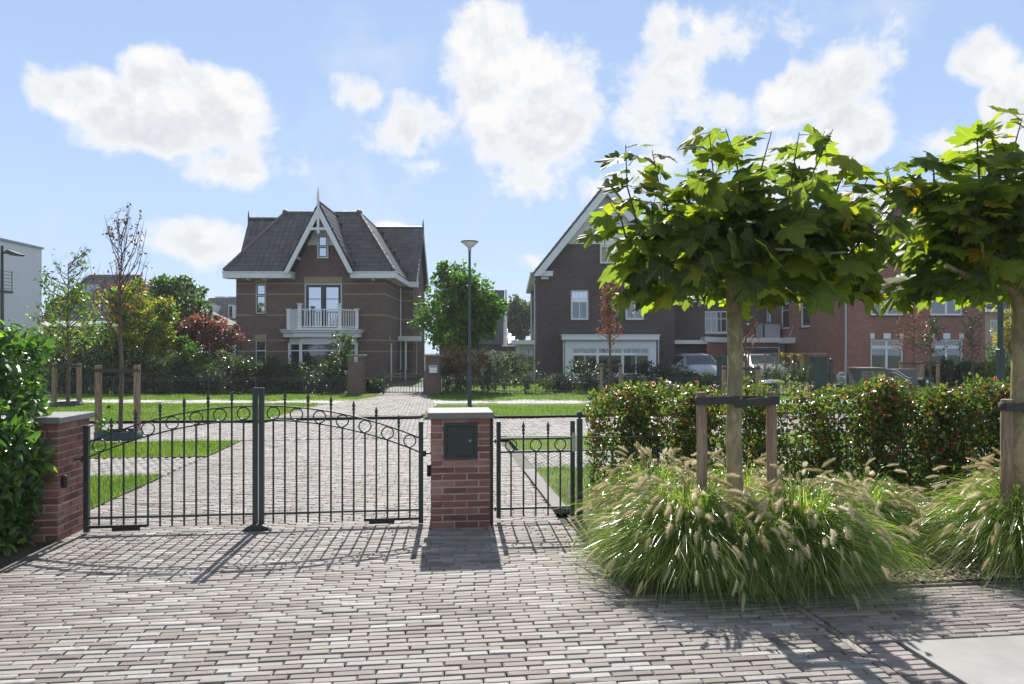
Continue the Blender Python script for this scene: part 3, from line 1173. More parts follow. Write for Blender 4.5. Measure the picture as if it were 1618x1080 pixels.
def leaf_gate(ua, ub, label, hinge_left):
    n = 14
    ulo, uhi = (ua, ub) if hinge_left else (ub, ua)      # low (hinge) end, high (meeting) end
    root = thing('driveway_gate', label, 'gate', R((ua + ub) / 2, GV, 0), 'arched leaves of the driveway gate')
    # posts
    for (u, zt) in ((ulo, .945), (uhi, 1.27)):
        mb = MB()
        mb.rbox(u - .0215, u + .0215, GV - .0215, GV + .0215, .012, zt)
        mb.rbox(u - .0235, u + .0235, GV - .0235, GV + .0235, zt, zt + .012)
        mb.build('post', M['gate'], root, bevel=.003)
    zu = lambda t: arch(t, 1.115, .80)
    zl = lambda t: arch(t, .988, .668)
    for (fn, nm) in ((zu, 'arched_rail'), (zl, 'arched_rail')):
        mb = MB()
        pts = [R(ulo + (uhi - ulo) * k / 24, GV, fn(k / 24)) for k in range(25)]
        for k in range(24):
            mb.bar(pts[k], pts[k + 1], .028, .012)
        mb.build(nm, M['gate'], root)
    mb = MB()
    lo_, hi_ = min(ulo, uhi), max(ulo, uhi)
    mb.rbox(lo_ + .024, hi_ - .024, GV - .013, GV + .013, .128, .146)
    mb.build('bottom_rail', M['gate'], root)
    for i in range(1, n):
        t = i / n
        u = ulo + (uhi - ulo) * t
        mb = MB()
        if i % 2 == 0:
            zt = zu(t) + .145
            mb.tube([R(u, GV, .045), R(u, GV, zt - .10)], .0085, 8)
            b = mb.build('bar', M['gate'], root)
            mb = MB()
            finial(mb, u, zt)
            mb.build('finial', M['gate'], b)
        else:
            mb.tube([R(u, GV, .045), R(u, GV, zl(t))], .0085, 8)
            mb.build('bar', M['gate'], root)
            mb = MB()
            mb.ring(R(u, GV, (zu(t) + zl(t)) / 2), (GC, GS, 0), (0, 0, 1), .0550, .0060, 24)
            mb.build('ring', M['gate'], root)
    # hinge bracket
    s = -1 if hinge_left else 1
    for z in (.66,):
        mb = MB()
        mb.tube([R(ulo, GV, z), R(ulo + s * .105, GV, z)], .009, 8)
        mb.lathe(R(ulo + s * .03, GV, z - .028), [(.014, 0), (.02, .012), (.02, .042), (.014, .056)], 8)
        mb.build('hinge', M['gate'], root)
    # opener arm under the leaf
    mb = MB()
    s = 1 if hinge_left else -1
    a, b = ulo + s * .02, ulo + s * .52
    mb.rbox(min(a, b), max(a, b), GV - .05, GV - .026, .052, .076)
    a, b = ulo + s * .24, ulo + s * .47
    mb.rbox(min(a, b), max(a, b), GV - .075, GV - .051, .03, .078)
    mb.build('opener_arm', M['black'], root, bevel=.003)
    return root


leaf_gate(-3.056, -1.6155, 'left arched leaf of the dark metal driveway gate beside the hedge', True)
leaf_gate(-1.560, -.123, 'right arched leaf of the dark metal driveway gate beside the letterbox pillar', False)
st = thing('gate_stop', 'small dark ground stop where the two driveway gate leaves meet', 'gate stop', R(-1.588, GV, 0))
mb = MB()
q = [(-1.72, .0), (-1.46, .0), (-1.50, .03), (-1.55, .052), (-1.63, .052), (-1.68, .03)]
mb.prism([R(u, GV - .075, z) for u, z in q], Vector(R(0, .075 - .027, 0)))
mb.build('stop_plate', M['gate'], st, bevel=.004)

# narrow gate
GV2 = 6.44
g2 = thing('garden_gate', 'narrow dark metal pedestrian gate right of the brick pillar', 'gate', R(.96, GV2, 0))
ua, ub = .606, 1.318
for u in (ua, ub):
    mb = MB()
    mb.rbox(u - .02, u + .02, GV2 - .02, GV2 + .02, .035, .94)
    mb.rbox(u - .022, u + .022, GV2 - .022, GV2 + .022, .94, .948)
    mb.build('post', M['gate'], g2, bevel=.003)
for z in (.783, .659, .124):
    mb = MB()
    mb.rbox(ua + .02, ub - .02, GV2 - .012, GV2 + .012, z - .009, z + .009)
    mb.build('rail', M['gate'], g2)
GVs = GV
GV = GV2
for i in range(1, 6):
    u = ua + (ub - ua) * i / 6
    mb = MB()
    if i % 2 == 0:
        mb.tube([R(u, GV2, .045), R(u, GV2, .84)], .0085, 8)
        b = mb.build('bar', M['gate'], g2)
        mb = MB()
        finial(mb, u, .945)
        mb.build('finial', M['gate'], b)
    else:
        mb.tube([R(u, GV2, .045), R(u, GV2, .66)], .0085, 8)
        mb.build('bar', M['gate'], g2)
        mb = MB()
        mb.ring(R(u, GV2, .721), (GC, GS, 0), (0, 0, 1), .0530, .0058, 24)
        mb.build('ring', M['gate'], g2)
for z in (.765, .125):
    mb = MB()
    mb.tube([R(.548, GV2, z), R(ua - .02, GV2, z)], .010, 8)
    mb.rbox(.568, .580, GV2 - .02, GV2 + .02, z - .022, z + .022)
    mb.build('hinge', M['gate'], g2)
mb = MB()
mb.rbox(ub - .012, ub + .022, GV2 - .034, GV2 - .021, .655, .835)
lk = mb.build('lock_plate', M['steel'], g2, bevel=.003)
mb = MB()
c = R(ub + .004, GV2 - .036, .80)
mb.tube([c, R(ub + .004, GV2 - .06, .80), R(ub - .07, GV2 - .065, .80)], .007, 8)
mb.build('door_handle', M['steel'], lk)
hp = thing('gate_post', 'slim dark post fixed to the right side of the letterbox pillar', 'post', R(.54, GV2, 0))
mb = MB()
mb.rbox(.516, .547, GV2 - .10, GV2 - .06, 0, .975)
mb.build('post_tube', M['gate'], hp, bevel=.003)
mb = MB()
mb.rbox(.513, .550, GV2 - .103, GV2 - .057, .975, .985)
mb.build('post_cap', M['gate'], hp)
bp = thing('gate_post', 'dark metal gate post topped with a ball at the holly hedge', 'post', R(1.392, GV2, 0))
mb = MB()
mb.rbox(1.362, 1.412, GV2 - .025, GV2 + .025, 0, .955)
mb.build('post_tube', M['gate'], bp, bevel=.003)
mb = MB()
c = R(1.387, GV2, .955)
mb.lathe(c, [(.03, 0), (.03, .008), (.012, .012), (.012, .02), (.024, .03), (.031, .047), (.031, .058), (.022, .076), (.002, .084)], 12)
mb.build('ball_cap', M['gate'], bp)
# low mesh fence in the holly hedge
mf = thing('wire_fence', 'thin dark wire fence running inside the holly hedge', 'fence', R(4, GV2 + .05, 0))
for z in (.783, .659, .124):
    mb = MB()
    mb.tube([R(1.412, GV2 + .02, z), R(2.3, GV2 + .02, z)], .006, 6)
    mb.build('fence_wire', M['gate'], mf)
for k in range(0):
    mb = MB()
    mb.rbox(1.39 + k * 1.9 - .02, 1.39 + k * 1.9 + .02, GV2, GV2 + .04, 0, .93)
    mb.build('fence_post', M['gate'], mf)
GV = GVs

# ================================================================== BUILDINGS
class Face:
    """a wall plane: a along the wall, b up, d outwards"""
    def __init__(s, kind, c):
        s.kind, s.c = kind, c

    def p(s, a, b, d=0.0):
        if s.kind == 'front':
            return (a, s.c - d, b)
        if s.kind == 'left':       # faces -X, a is y
            return (s.c - d, a, b)
        return (s.c + d, a, b)     # faces +X

    def box(s, mb, a0, a1, b0, b1, d0, d1):
        q = [s.p(a0, b0, d0), s.p(a1, b0, d0), s.p(a1, b1, d0), s.p(a0, b1, d0)]
        e = Vector(s.p(0, 0, d1)) - Vector(s.p(0, 0, d0))
        mb.prism(q, e)
        return mb


def wall(fc, a0, a1, b0, b1, holes, mat, root, thick=.28, name='wall'):
    A = sorted({a0, a1, *[min(max(h[0], a0), a1) for h in holes], *[min(max(h[1], a0), a1) for h in holes]})
    B = sorted({b0, b1, *[min(max(h[2], b0), b1) for h in holes], *[min(max(h[3], b0), b1) for h in holes]})
    nA, nB = len(A) - 1, len(B) - 1
    solid = [[not any(h[0] < (A[i] + A[i + 1]) / 2 < h[1] and h[2] < (B[j] + B[j + 1]) / 2 < h[3] for h in holes) for j in range(nB)] for i in range(nA)]
    vid, vs, fs = {}, [], []

    def V(i, j, k):
        if (i, j, k) not in vid:
            vid[(i, j, k)] = len(vs)
            vs.append(fc.p(A[i], B[j], -thick * k))
        return vid[(i, j, k)]
    for i in range(nA):
        for j in range(nB):
            if not solid[i][j]:
                continue
            fs.append((V(i, j, 0), V(i + 1, j, 0), V(i + 1, j + 1, 0), V(i, j + 1, 0)))
            fs.append((V(i, j, 1), V(i, j + 1, 1), V(i + 1, j + 1, 1), V(i + 1, j, 1)))
            if i == 0 or not solid[i - 1][j]:
                fs.append((V(i, j, 0), V(i, j + 1, 0), V(i, j + 1, 1), V(i, j, 1)))
            if i == nA - 1 or not solid[i + 1][j]:
                fs.append((V(i + 1, j, 0), V(i + 1, j, 1), V(i + 1, j + 1, 1), V(i + 1, j + 1, 0)))
            if j == 0 or not solid[i][j - 1]:
                fs.append((V(i, j, 0), V(i, j, 1), V(i + 1, j, 1), V(i + 1, j, 0)))
            if j == nB - 1 or not solid[i][j + 1]:
                fs.append((V(i, j + 1, 0), V(i + 1, j + 1, 0), V(i + 1, j + 1, 1), V(i, j + 1, 1)))
    mb = MB()
    mb.add(vs, fs)
    return mb.build(name, mat, root)


def window(fc, a0, a1, b0, b1, root, mat, glass, vs=(), hs=(), fw=.07, bar=.04, depth=-.05, sill=None, inner=None, lintel=None, name='window', sashes=None):
    """frame (mesh) > panes, sill; vs/hs: positions of bars as fractions; sashes: list of (v0,v1,h0,h1) fractions with an inner dark frame"""
    mb = MB()
    t = .07
    fc.box(mb, a0, a1, b1 - fw, b1, depth - t, depth)
    fc.box(mb, a0, a1, b0, b0 + fw, depth - t, depth)
    fc.box(mb, a0, a0 + fw, b0 + fw, b1 - fw, depth - t, depth)
    fc.box(mb, a1 - fw, a1, b0 + fw, b1 - fw, depth - t, depth)
    ia0, ia1, ib0, ib1 = a0 + fw, a1 - fw, b0 + fw, b1 - fw
    xs = [ia0] + [ia0 + (ia1 - ia0) * v for v in vs] + [ia1]
    zs = [ib0] + [ib0 + (ib1 - ib0) * h for h in hs] + [ib1]
    for x in xs[1:-1]:
        fc.box(mb, x - bar / 2, x + bar / 2, ib0, ib1, depth - t + .005, depth - .006)
    for z in zs[1:-1]:
        last = None
        for i in range(len(xs) - 1):
            l = xs[i] + (bar / 2 if i else 0)
            r = xs[i + 1] - (bar / 2 if i < len(xs) - 2 else 0)
            fc.box(mb, l, r, z - bar / 2, z + bar / 2, depth - t + .005, depth - .006)
    w = mb.build(name, mat, root)
    for i in range(len(xs) - 1):
        for j in range(len(zs) - 1):
            mb = MB()
            l = xs[i] + (bar / 2 if i else 0); r = xs[i + 1] - (bar / 2 if i < len(xs) - 2 else 0)
            b = zs[j] + (bar / 2 if j else 0); tt = zs[j + 1] - (bar / 2 if j < len(zs) - 2 else 0)
            fc.box(mb, l, r, b, tt, depth - .045, depth - .035)
            mb.build('pane', glass, w)
            if inner is not None:
                mb = MB()
                q = .045
                fc.box(mb, l, r, b, b + q, depth - .034, depth - .012)
                fc.box(mb, l, r, tt - q, tt, depth - .034, depth - .012)
                fc.box(mb, l, l + q, b + q, tt - q, depth - .034, depth - .012)
                fc.box(mb, r - q, r, b + q, tt - q, depth - .034, depth - .012)
                mb.build('sash', inner, w)
    if sill is not None:
        mb = MB()
        fc.box(mb, a0 - .05, a1 + .05, b0 - .07, b0 - .004, -.12, .05)
        mb.build('sill', sill, w)
    if lintel is not None:
        mb = MB()
        fc.box(mb, a0 - .03, a1 + .03, b1 + .004, b1 + lintel, -.1, .012)
        mb.build('lintel', M['buff'], root)
    return w


TV = []
TW, TH = .30, .34
prof = [(0, .0), (.10, .003), (.42, .008), (.62, .028), (.82, .034), (1.0, .008)]
for yy, dz in ((0, .024), (1.06, .0)):
    for (x, z) in prof:
        TV.append((x * TW * 1.02, yy * TH, z + dz))
for (x, z) in prof:
    TV.append((x * TW * 1.02, 0, z + .012))
TF = [(i, i + 1, 7 + i, 6 + i) for i in range(5)] + [(12 + i, 13 + i, 1 + i, i) for i in range(5)]
TMESH = [mesh_of('roof_tile', TV, TF, M['roof_tile'])]


def tiles(root, roof, poly, eave_a, eave_b, n_parts=0, keep=None, name='roof_tile', off=.03):
    """lay overlapping clay tiles over one roof plane; poly in world; eave from a to b"""
    A = Vector(eave_b) - Vector(eave_a)
    A.normalize()
    P0 = Vector(poly[0])
    nrm = Vector((0, 0, 0))
    for i in range(len(poly)):
        nrm += Vector(poly[i]).cross(Vector(poly[(i + 1) % len(poly)]))
    nrm.normalize()
    if nrm.z < 0:
        nrm = -nrm
    U = nrm.cross(A).normalized()
    if U.z < 0:
        U = -U
    # right handed frame: A x U = nrm
    if A.cross(U).dot(nrm) < 0:
        A = -A
    O = Vector(eave_a)
    pa = [((Vector(p) - O).dot(A), (Vector(p) - O).dot(U)) for p in poly]
    amin, amax = min(p[0] for p in pa), max(p[0] for p in pa)
    bmin, bmax = min(p[1] for p in pa), max(p[1] for p in pa)
    Ps = []
    b = bmin - .02
    while b < bmax - .05:
        a = amin
        while a < amax:
            if inpoly(a + TW / 2, b + TH * .5, pa):
                w = O + A * a + U * b + nrm * off
                if keep is None or keep(w):
                    Ps.append(w)
            a += TW
        b += TH
    if not Ps:
        return
    P = np.array([tuple(p) for p in Ps])
    T = np.array([[[A.x, U.x, nrm.x], [A.y, U.y, nrm.y], [A.z, U.z, nrm.z]]] * len(P))
    sel = np.arange(len(P))
    if n_parts:
        d = np.linalg.norm(P - np.array([0, 0, 1.6]), axis=1)
        o = np.argsort(d)
        s = o[:n_parts]
        pieces(name, TMESH, P[s], T[s], roof)
        sel = o[n_parts:]
    if len(sel):
        batch(name, TV, TF, P[sel], T[sel], RNG.random(len(sel)), M['roof_tile'], roof)


def slab(mb, poly, t=.1):
    nrm = Vector((0, 0, 0))
    for i in range(len(poly)):
        nrm += Vector(poly[i]).cross(Vector(poly[(i + 1) % len(poly)]))
    nrm.normalize()
    if nrm.z < 0:
        nrm = -nrm
    mb.prism([Vector(p) for p in poly], -nrm * t)


def ridge(root, a, b, r=.10):
    mb = MB()
    a, b = Vector(a), Vector(b)
    n = max(2, int((b - a).length / .38))
    for k in range(n):
        p, q = a.lerp(b, k / n), a.lerp(b, (k + 1) / n + .01)
        mb.tube([p, q], [r * 1.08, r * .92], 8)
    o = mb.build('ridge_tile', M['roof_tile'], root)
    o['kind'] = 'stuff'


def gutter_box(root, x0, x1, y0, y1, z0, z1, name='gutter', mat=None):
    mb = MB()
    mb.box(x0, x1, y0, y1, z0, z1 - .05)
    e = .035
    mb.box(x0 - e if x0 < x1 else x0, x1 + e, y0 - e, y1, z1 - .047, z1)
    return mb.build(name, mat or M['white'], root)


def drain(root, x, y, z0, z1, mat='white', r=.045):
    mb = MB()
    mb.tube([(x, y, z0), (x, y, z1)], r, 8)
    for z in (z0 + .3, (z0 + z1) / 2, z1 - .3):
        mb.tube([(x, y, z - .03), (x, y, z + .03)], r * 1.25, 8)
    return mb.build('drain_pipe', M[mat], root)


# ------------------------------------------------------------------ first house
Y1 = 35.0
X1 = lambda px: PX(px, Y1)
Z1 = lambda py: PZ(py, Y1)
h1 = thing('brick_house', 'dark brown brick house with white balcony and steep front gable', 'house', (X1(490), Y1, 0), 'dark brick houses across the road')
xl, xr = X1(373), X1(609)
fc = Face('front', Y1)
wins = dict(fl=(X1(403.5), X1(420), Z1(495), Z1(448)), gl=(X1(403.5), X1(420), Z1(577), Z1(538)),
            bd=(X1(481), X1(540), Z1(519), Z1(447.5)))
bay_hole = (X1(462), X1(560), .3, Z1(541))
wall(fc, xl, xr, 0, Z1(431), [wins['fl'], wins['gl'], wins['bd'], bay_hole], M['brown_brick'], h1)
# gable wall above the eaves
zt = Z1(387)
mb = MB()
gx = -9.67
hw = lambda z: 1.62 * (9.0 - z) / (9.0 - 5.72)
z0 = Z1(431)
mb.prism([(gx - hw(z0) + .1, Y1, z0), (gx + hw(z0) - .1, Y1, z0), (gx + hw(zt) - .1, Y1, zt), (gx - hw(zt) + .1, Y1, zt)], (0, .28, 0))
mb.build('gable_wall', M['brown_brick'], h1)
mb = MB()
mb.prism([(gx - hw(zt) + .1, Y1 - .02, zt), (gx + hw(zt) - .1, Y1 - .02, zt), (gx, Y1 - .02, 8.85)], (0, .2, 0))
mb.build('gable_cladding', M['white'], h1)
for k in range(5):
    z = zt + .18 + k * .2
    mb = MB()
    mb.box(gx - hw(z) + .14, gx + hw(z) - .14, Y1 - .045, Y1 - .024, z - .085, z + .085)
    mb.build('cladding_board', M['white'], h1)
window(Face('front', Y1 - .09), X1(502), X1(519.5), Z1(408), Z1(371.5), h1, M['white'], M['glass_sky'], hs=(.5,), fw=.07, bar=.05, depth=.02, inner=M['dark_frame'])
# side walls
sf = Face('right', xr)
Ys = 39.6
wall(sf, Y1 + .285, Ys, 0, 5.65, [(36.0, 36.001, 1, 1.001)], M['brown_brick'], h1)
wall(Face('left', xl), Y1 + .285, 45, 0, 5.65, [], M['brown_brick'], h1)
wf = Face('front', Ys)
wx = -5.72
wall(wf, xr + .003, wx, 0, 5.65, [], M['brown_brick'], h1)
wall(Face('right', wx), Ys + .285, 44.7, 0, 5.65, [(40.6, 41.6, .3, 2.3), (40.8, 41.8, 3.4, 4.6)], M['brown_brick'], h1)
window(Face('right', wx), 40.8, 41.8, 3.4, 4.6, h1, M['white'], M['glass'], vs=(.5,), fw=.08)
window(Face('right', wx), 40.6, 41.6, .3, 2.3, h1, M['white'], M['glass_dark'], fw=.08, name='door')
mb = MB()
mb.prism([(wx, Ys - .1, 5.65), (wx, 44.7, 5.65), (wx, 42, 9.0)], (-.25, 0, 0))
mb.build('gable_wall', M['brown_brick'], h1)
mb = MB()
mb.box(xl + .3, wx - .3, 44.7, 45, 0, 5.65)
mb.build('rear_wall', M['brown_brick'], h1)
# tan bands
for py in (447.7, 464.3, 497.5, 537.2, 555):
    z = Z1(py)
    segs = [(xl, xr)]
    for w in list(wins.values()) + [bay_hole]:
        if w[2] - .03 < z < w[3] + .03:
            ns = []
            for a, b in segs:
                if w[0] > a and w[1] < b:
                    ns += [(a, w[0]), (w[1], b)]
                else:
                    ns.append((a, b))
            segs = ns
    for a, b in segs:
        mb = MB()
        mb.box(a, b, Y1 - .006, Y1 + .1, z - .03, z + .03)
        mb.build('stone_band', M['buff'], h1)
    mb = MB()
    mb.box(xr - .1, xr + .006, Y1 - .0045, Ys - .01, z - .03, z + .03)
    mb.build('stone_band', M['buff'], h1)
    mb = MB()
    mb.box(xr + .01, wx + .006, Ys - .006, Ys + .1, z - .03, z + .03)
    mb.build('stone_band', M['buff'], h1)
# front windows
w = wins['fl']
window(fc, w[0], w[1], w[2], w[3], h1, M['white'], M['glass_sky'], hs=(.62,), fw=.045, bar=.05, sill=M['plinth'], lintel=.32, inner=M['dark_frame'])
w = wins['gl']
window(fc, w[0], w[1], w[2], w[3], h1, M['white'], M['glass'], hs=(.6,), fw=.045, bar=.05, sill=M['plinth'], lintel=.32, inner=M['dark_frame'])
w = wins['bd']
mb = MB()
fr_ = .06
fc.box(mb, w[0], w[1], w[3] - fr_, w[3], -.13, -.03)
fc.box(mb, w[0], w[0] + fr_, w[2], w[3] - fr_, -.13, -.03)
fc.box(mb, w[1] - fr_, w[1], w[2], w[3] - fr_, -.13, -.03)
bd = mb.build('balcony_door', M['white'], h1)
mid = (w[0] + w[1]) / 2
for a, b in ((w[0] + fr_, mid), (mid, w[1] - fr_)):
    window(fc, a, b, w[2], w[3] - fr_, bd, M['dark_frame'], M['glass_sky'], hs=(.70,), fw=.13, bar=.035, depth=-.06, name='door_leaf')
mb = MB()
fc.box(mb, w[0] - .03, w[1] + .03, w[3] + .004, w[3] + .33, -.1, .012)
mb.build('lintel', M['buff'], h1)
# roof planes
EZ, RZ = 5.72, 9.22
EL, ER = (-14.55, 34.5, EZ), (-5.98, 34.5, EZ)
RL, RR = (-12.45, 37.5, RZ), (-8.4, 37.5, RZ)
ap = (gx, 37.3, 9.0)
roof = MB()
slab(roof, [EL, (gx - 1.66, 34.5, EZ), ap, (gx, 37.5, RZ), RL])
slab(roof, [(gx + 1.66, 34.5, EZ), ER, RR, (gx, 37.5, RZ), ap])
E2 = (-5.98, 39.3, EZ)
RB = (-8.4, 42.0, RZ)
slab(roof, [ER, E2, RB, RR])
slab(roof, [(-5.98, 39.3, EZ), (wx + .22, 39.3, EZ), (wx + .22, 42, RZ), RB])
slab(roof, [(wx + .22, 42, RZ), RB, (-8.4, 44.9, EZ), (wx + .22, 44.9, EZ)])
EB = (-14.55, 36.4, EZ)
LB = (-14.75, 36.4, EZ)
LR = (-14.75, 38.3, 9.05)
slab(roof, [LB, (-13.2, 36.4, EZ + .2), (-12.2, 38.3, 9.05), LR])
slab(roof, [EL, (-14.55, 36.4, EZ), (-12.45, 38.3, 9.05), RL])
slab(roof, [LR, (-12.2, 38.3, 9.05), (-12.2, 43, EZ), (-14.75, 43, EZ)])
slab(roof, [RL, RR, (-8.4, 45, EZ), (-12.45, 45, EZ)])
ro = roof.build('roof', M['roof_base'], h1)
dor = lambda q: not (abs(q.x - gx) * 1.98 + q.z < 9.0 + .1)
NP = 120
tiles(h1, ro, [EL, ER, RR, RL], EL, ER, 290, keep=lambda q: dor(q + Vector((.15, 0, 0))))
tiles(h1, ro, [ER, E2, RB, RR], ER, E2, 0)
tiles(h1, ro, [(-8.2, 39.3, EZ), (wx + .22, 39.3, EZ), (wx + .22, 42, RZ), RB], (-8.4, 39.3, EZ), (wx + .22, 39.3, EZ), 0,
      keep=lambda q: (q.x + 5.98) * -1.45 + 5.72 < q.z + .1)
tiles(h1, ro, [LB, (-12.4, 36.4, EZ), (-12.2, 38.3, 9.05), LR], LB, (-12.4, 36.4, EZ), 0)
for a, b in ((EL, RL), (RL, RR), (ER, RR), (RR, RB), (RB, (wx + .2, 42, RZ)), (LR, (-12.4, 38.3, 9.05))):
    ridge(ro, Vector(a) + Vector((0, 0, .06)), Vector(b) + Vector((0, 0, .06)))
mb = MB()
for (x, y) in ((-12.45, 37.5), (-8.4, 37.5)):
    mb.lathe((x, y, RZ - .05), [(.12, 0), (.17, .08), (.17, .18), (.1, .27), (.02, .3)], 10)
mb.build('ridge_end', M['roof_tile'], ro)
# front gable roof
dr_ = MB()
gy = 34.15
hx = 1.72
slab(dr_, [(gx - hx, gy, EZ - .05), (gx - .0, gy, 9.08), (gx, 37.45, 9.08), (gx - hx, 34.6, EZ - .05)], .09)
slab(dr_, [(gx + hx, gy, EZ - .05), (gx + .0, gy, 9.08), (gx, 37.45, 9.08), (gx + hx, 34.6, EZ - .05)], .09)
gr_ = dr_.build('gable_roof', M['roof_base'], h1)
tiles(h1, gr_, [(gx + hx, gy, EZ), (gx, gy, 9.08), (gx, 37.45, 9.08), (gx + hx, 34.5, EZ)], (gx + hx, gy, EZ), (gx + hx, 36, EZ), 0)
tiles(h1, gr_, [(gx - hx, gy, EZ), (gx, gy, 9.08), (gx, 37.45, 9.08), (gx - hx, 34.5, EZ)], (gx - hx, gy, EZ), (gx - hx, 36, EZ), 0)
ridge(gr_, (gx, gy, 9.13), (gx, 37.3, 9.13), .09)
for s in (-1, 1):
    mb = MB()
    mb.prism([(gx, gy - .02, 8.98), (gx + s * (hx + .02), gy - .02, EZ - .12), (gx + s * (hx - .22), gy - .02, EZ - .12), (gx, gy - .02, 8.45)], (0, -.06, 0))
    mb.build('barge_board', M['white'], h1)
mb = MB()
mb.box(gx - .06, gx + .06, gy - .13, gy - .083, 7.55, 9.4)
mb.prism([(gx - .06, gy - .13, 9.4), (gx + .06, gy - .13, 9.4), (gx, gy - .105, 9.95)], (0, .04, 0))
mb.build('king_post', M['white'], h1)
mb = MB()
mb.box(gx - .62, gx + .62, gy - .079, gy - .02, 7.73, 7.86)
mb.build('collar_tie', M['white'], h1)
for s in (-1, 1):
    mb = MB()
    mb.box(gx + s * 1.2 - .05, gx + s * 1.2 + .05, gy, Y1, 6.35, 6.46)
    mb.build('bracket', M['white'], h1)
# eaves
gutter_box(h1, PX(352, 34.4), gx - hx + .25, 34.35, Y1 - .003, 5.37, 5.70)
gutter_box(h1, gx + hx - .2, -5.86, 34.35, Y1 - .003, 5.37, 5.70)
mb = MB()
mb.box(xr + .003, -5.90, Y1, 39.2, 5.40, 5.66)
mb.build('gutter', M['white'], h1)
gutter_box(h1, -5.92, wx + .3, 39.15, Ys - .003, 5.38, 5.68)
for (x, y, z, t) in ((-14.78, 38.3, 9.05, .75), (wx + .25, 42, RZ, .85)):
    mb = MB()
    mb.lathe((x, y, z - .2), [(.05, 0), (.05, t * .5), (.035, t * .7), (.004, t)], 6)
    mb.build('roof_finial', M['twig'], h1)
mb = MB()
for s in (0,):
    mb.prism([(wx + .24, 39.2, EZ + .02), (wx + .24, 42, RZ + .05), (wx + .24, 44.9, EZ + .02), (wx + .24, 44.7, EZ - .18), (wx + .24, 42, RZ - .25), (wx + .24, 39.4, EZ - .18)], (.05, 0, 0))
mb.build('barge_board', M['white'], h1)
# soffit brackets
for px in (395, 420, 590):
    mb = MB()
    mb.box(X1(px), X1(px) + .09, 34.55, Y1, 5.28, 5.368)
    mb.build('bracket', M['white'], h1)
# bay window with balcony
by = 33.95
b0, b1, b2, b3 = PX(458, Y1 - .1), PX(474, by), PX(536, by), PX(564, Y1 - .1)
bw = thing  # alias kept unused
outline = [(b0, Y1), (b0, Y1 - .25), (b1, by), (b2, by), (b3, Y1 - .25), (b3, Y1)]


def offs(o):
    cx_ = (b0 + b3) / 2
    r = []
    for (x, y) in outline:
        r.append((x + (o if x > cx_ else -o), y if y >= Y1 - .001 else y - o))
    return r


def poly_slab(o, z0, z1, name, mat, parent):
    mb = MB()
    mb.prism([(x, y, z0) for x, y in offs(o)], (0, 0, z1 - z0))
    return mb.build(name, mat, parent)


zc0, zc1 = PZ(532, by), PZ(520, by)
bay = poly_slab(-.02, zc0 - .28, zc0, 'bay_window', M['white'], h1)
poly_slab(.22, zc0, zc0 + .22, 'cornice', M['white'], bay)
poly_slab(.30, zc0 + .223, zc1 - .05, 'cornice', M['white'], bay)
poly_slab(.36, zc1 - .047, zc1, 'cornice', M['white'], bay)
poly_slab(-.02, .05, .62, 'bay_base', M['brown_brick'], bay)
pts = offs(-.02)
for i in range(1, 5):
    x, y = pts[i]
    mb = MB()
    mb.box(x - .07, x + .07, y - .01, y + .12, .623, zc0 - .283)
    mb.build('bay_post', M['white'], bay)
for i in range(0, 5):
    a, b = Vector((*pts[i], 0)), Vector((*pts[i + 1], 0))
    if (b - a).length < .3:
        continue
    dd = (b - a).normalized()
    a2, b2_ = a + dd * .07, b - dd * .07
    nn = Vector((dd.y, -dd.x, 0))
    mb = MB()
    z = PZ(553.5, by)
    mb.bar(a2 + Vector((0, 0, z)) - nn * .04, b2_ + Vector((0, 0, z)) - nn * .04, .05, .06)
    mb.bar(a2 + Vector((0, 0, .66)) - nn * .04, b2_ + Vector((0, 0, .66)) - nn * .04, .05, .08)
    mb.bar(a2 + Vector((0, 0, zc0 - .32)) - nn * .04, b2_ + Vector((0, 0, zc0 - .32)) - nn * .04, .05, .08)
    mb.build('bay_rail', M['white'], bay)
    mb = MB()
    mb.prism([a2 + Vector((0, 0, .7)) - nn * .06, b2_ + Vector((0, 0, .7)) - nn * .06, b2_ + Vector((0, 0, zc0 - .36)) - nn * .06, a2 + Vector((0, 0, zc0 - .36)) - nn * .06], -nn * .01)
    mb.build('pane', M['glass_dark'], bay)
# balcony
zr0, zr1 = PZ(516.5, by), PZ(488.5, by)
bal = poly_slab(.06, zc1 + .002, zc1 + .06, 'balcony', M['white'], h1)
pts = offs(.02)
for i in range(1, 5):
    x, y = pts[i]
    top = .35 if i in (2, 3) else .0
    mb = MB()
    mb.box(x - .085, x + .085, y - .02, y + .15, zc1 + .061, zr1 + .03 + top * .62)
    mb.box(x - .12, x + .12, y - .055, y + .185, zr1 + .033 + top * .62, zr1 + .085 + top * .62)
    mb.build('balcony_post', M['white'], bal)
for i in range(0, 5):
    a, b = Vector((*pts[i], 0)) + Vector((0, .06, 0)), Vector((*pts[i + 1], 0)) + Vector((0, .06, 0))
    if (b - a).length < .2:
        continue
    dd = (b - a).normalized()
    a2, b2_ = a + dd * .09, b - dd * .09
    for z in (zc1 + .13, zr1):
        mb = MB()
        mb.bar(a2 + Vector((0, 0, z)), b2_ + Vector((0, 0, z)), .06, .06)
        mb.build('balcony_rail', M['white'], bal)
    n = max(2, int((b2_ - a2).length / .135))
    for k in range(1, n):
        q = a2.lerp(b2_, k / n)
        mb = MB()
        mb.bar(q + Vector((0, 0, zc1 + .16)), q + Vector((0, 0, zr1 - .03)), .045, .03, up=(0, 1, 0))
        mb.build('baluster', M['white'], bal)
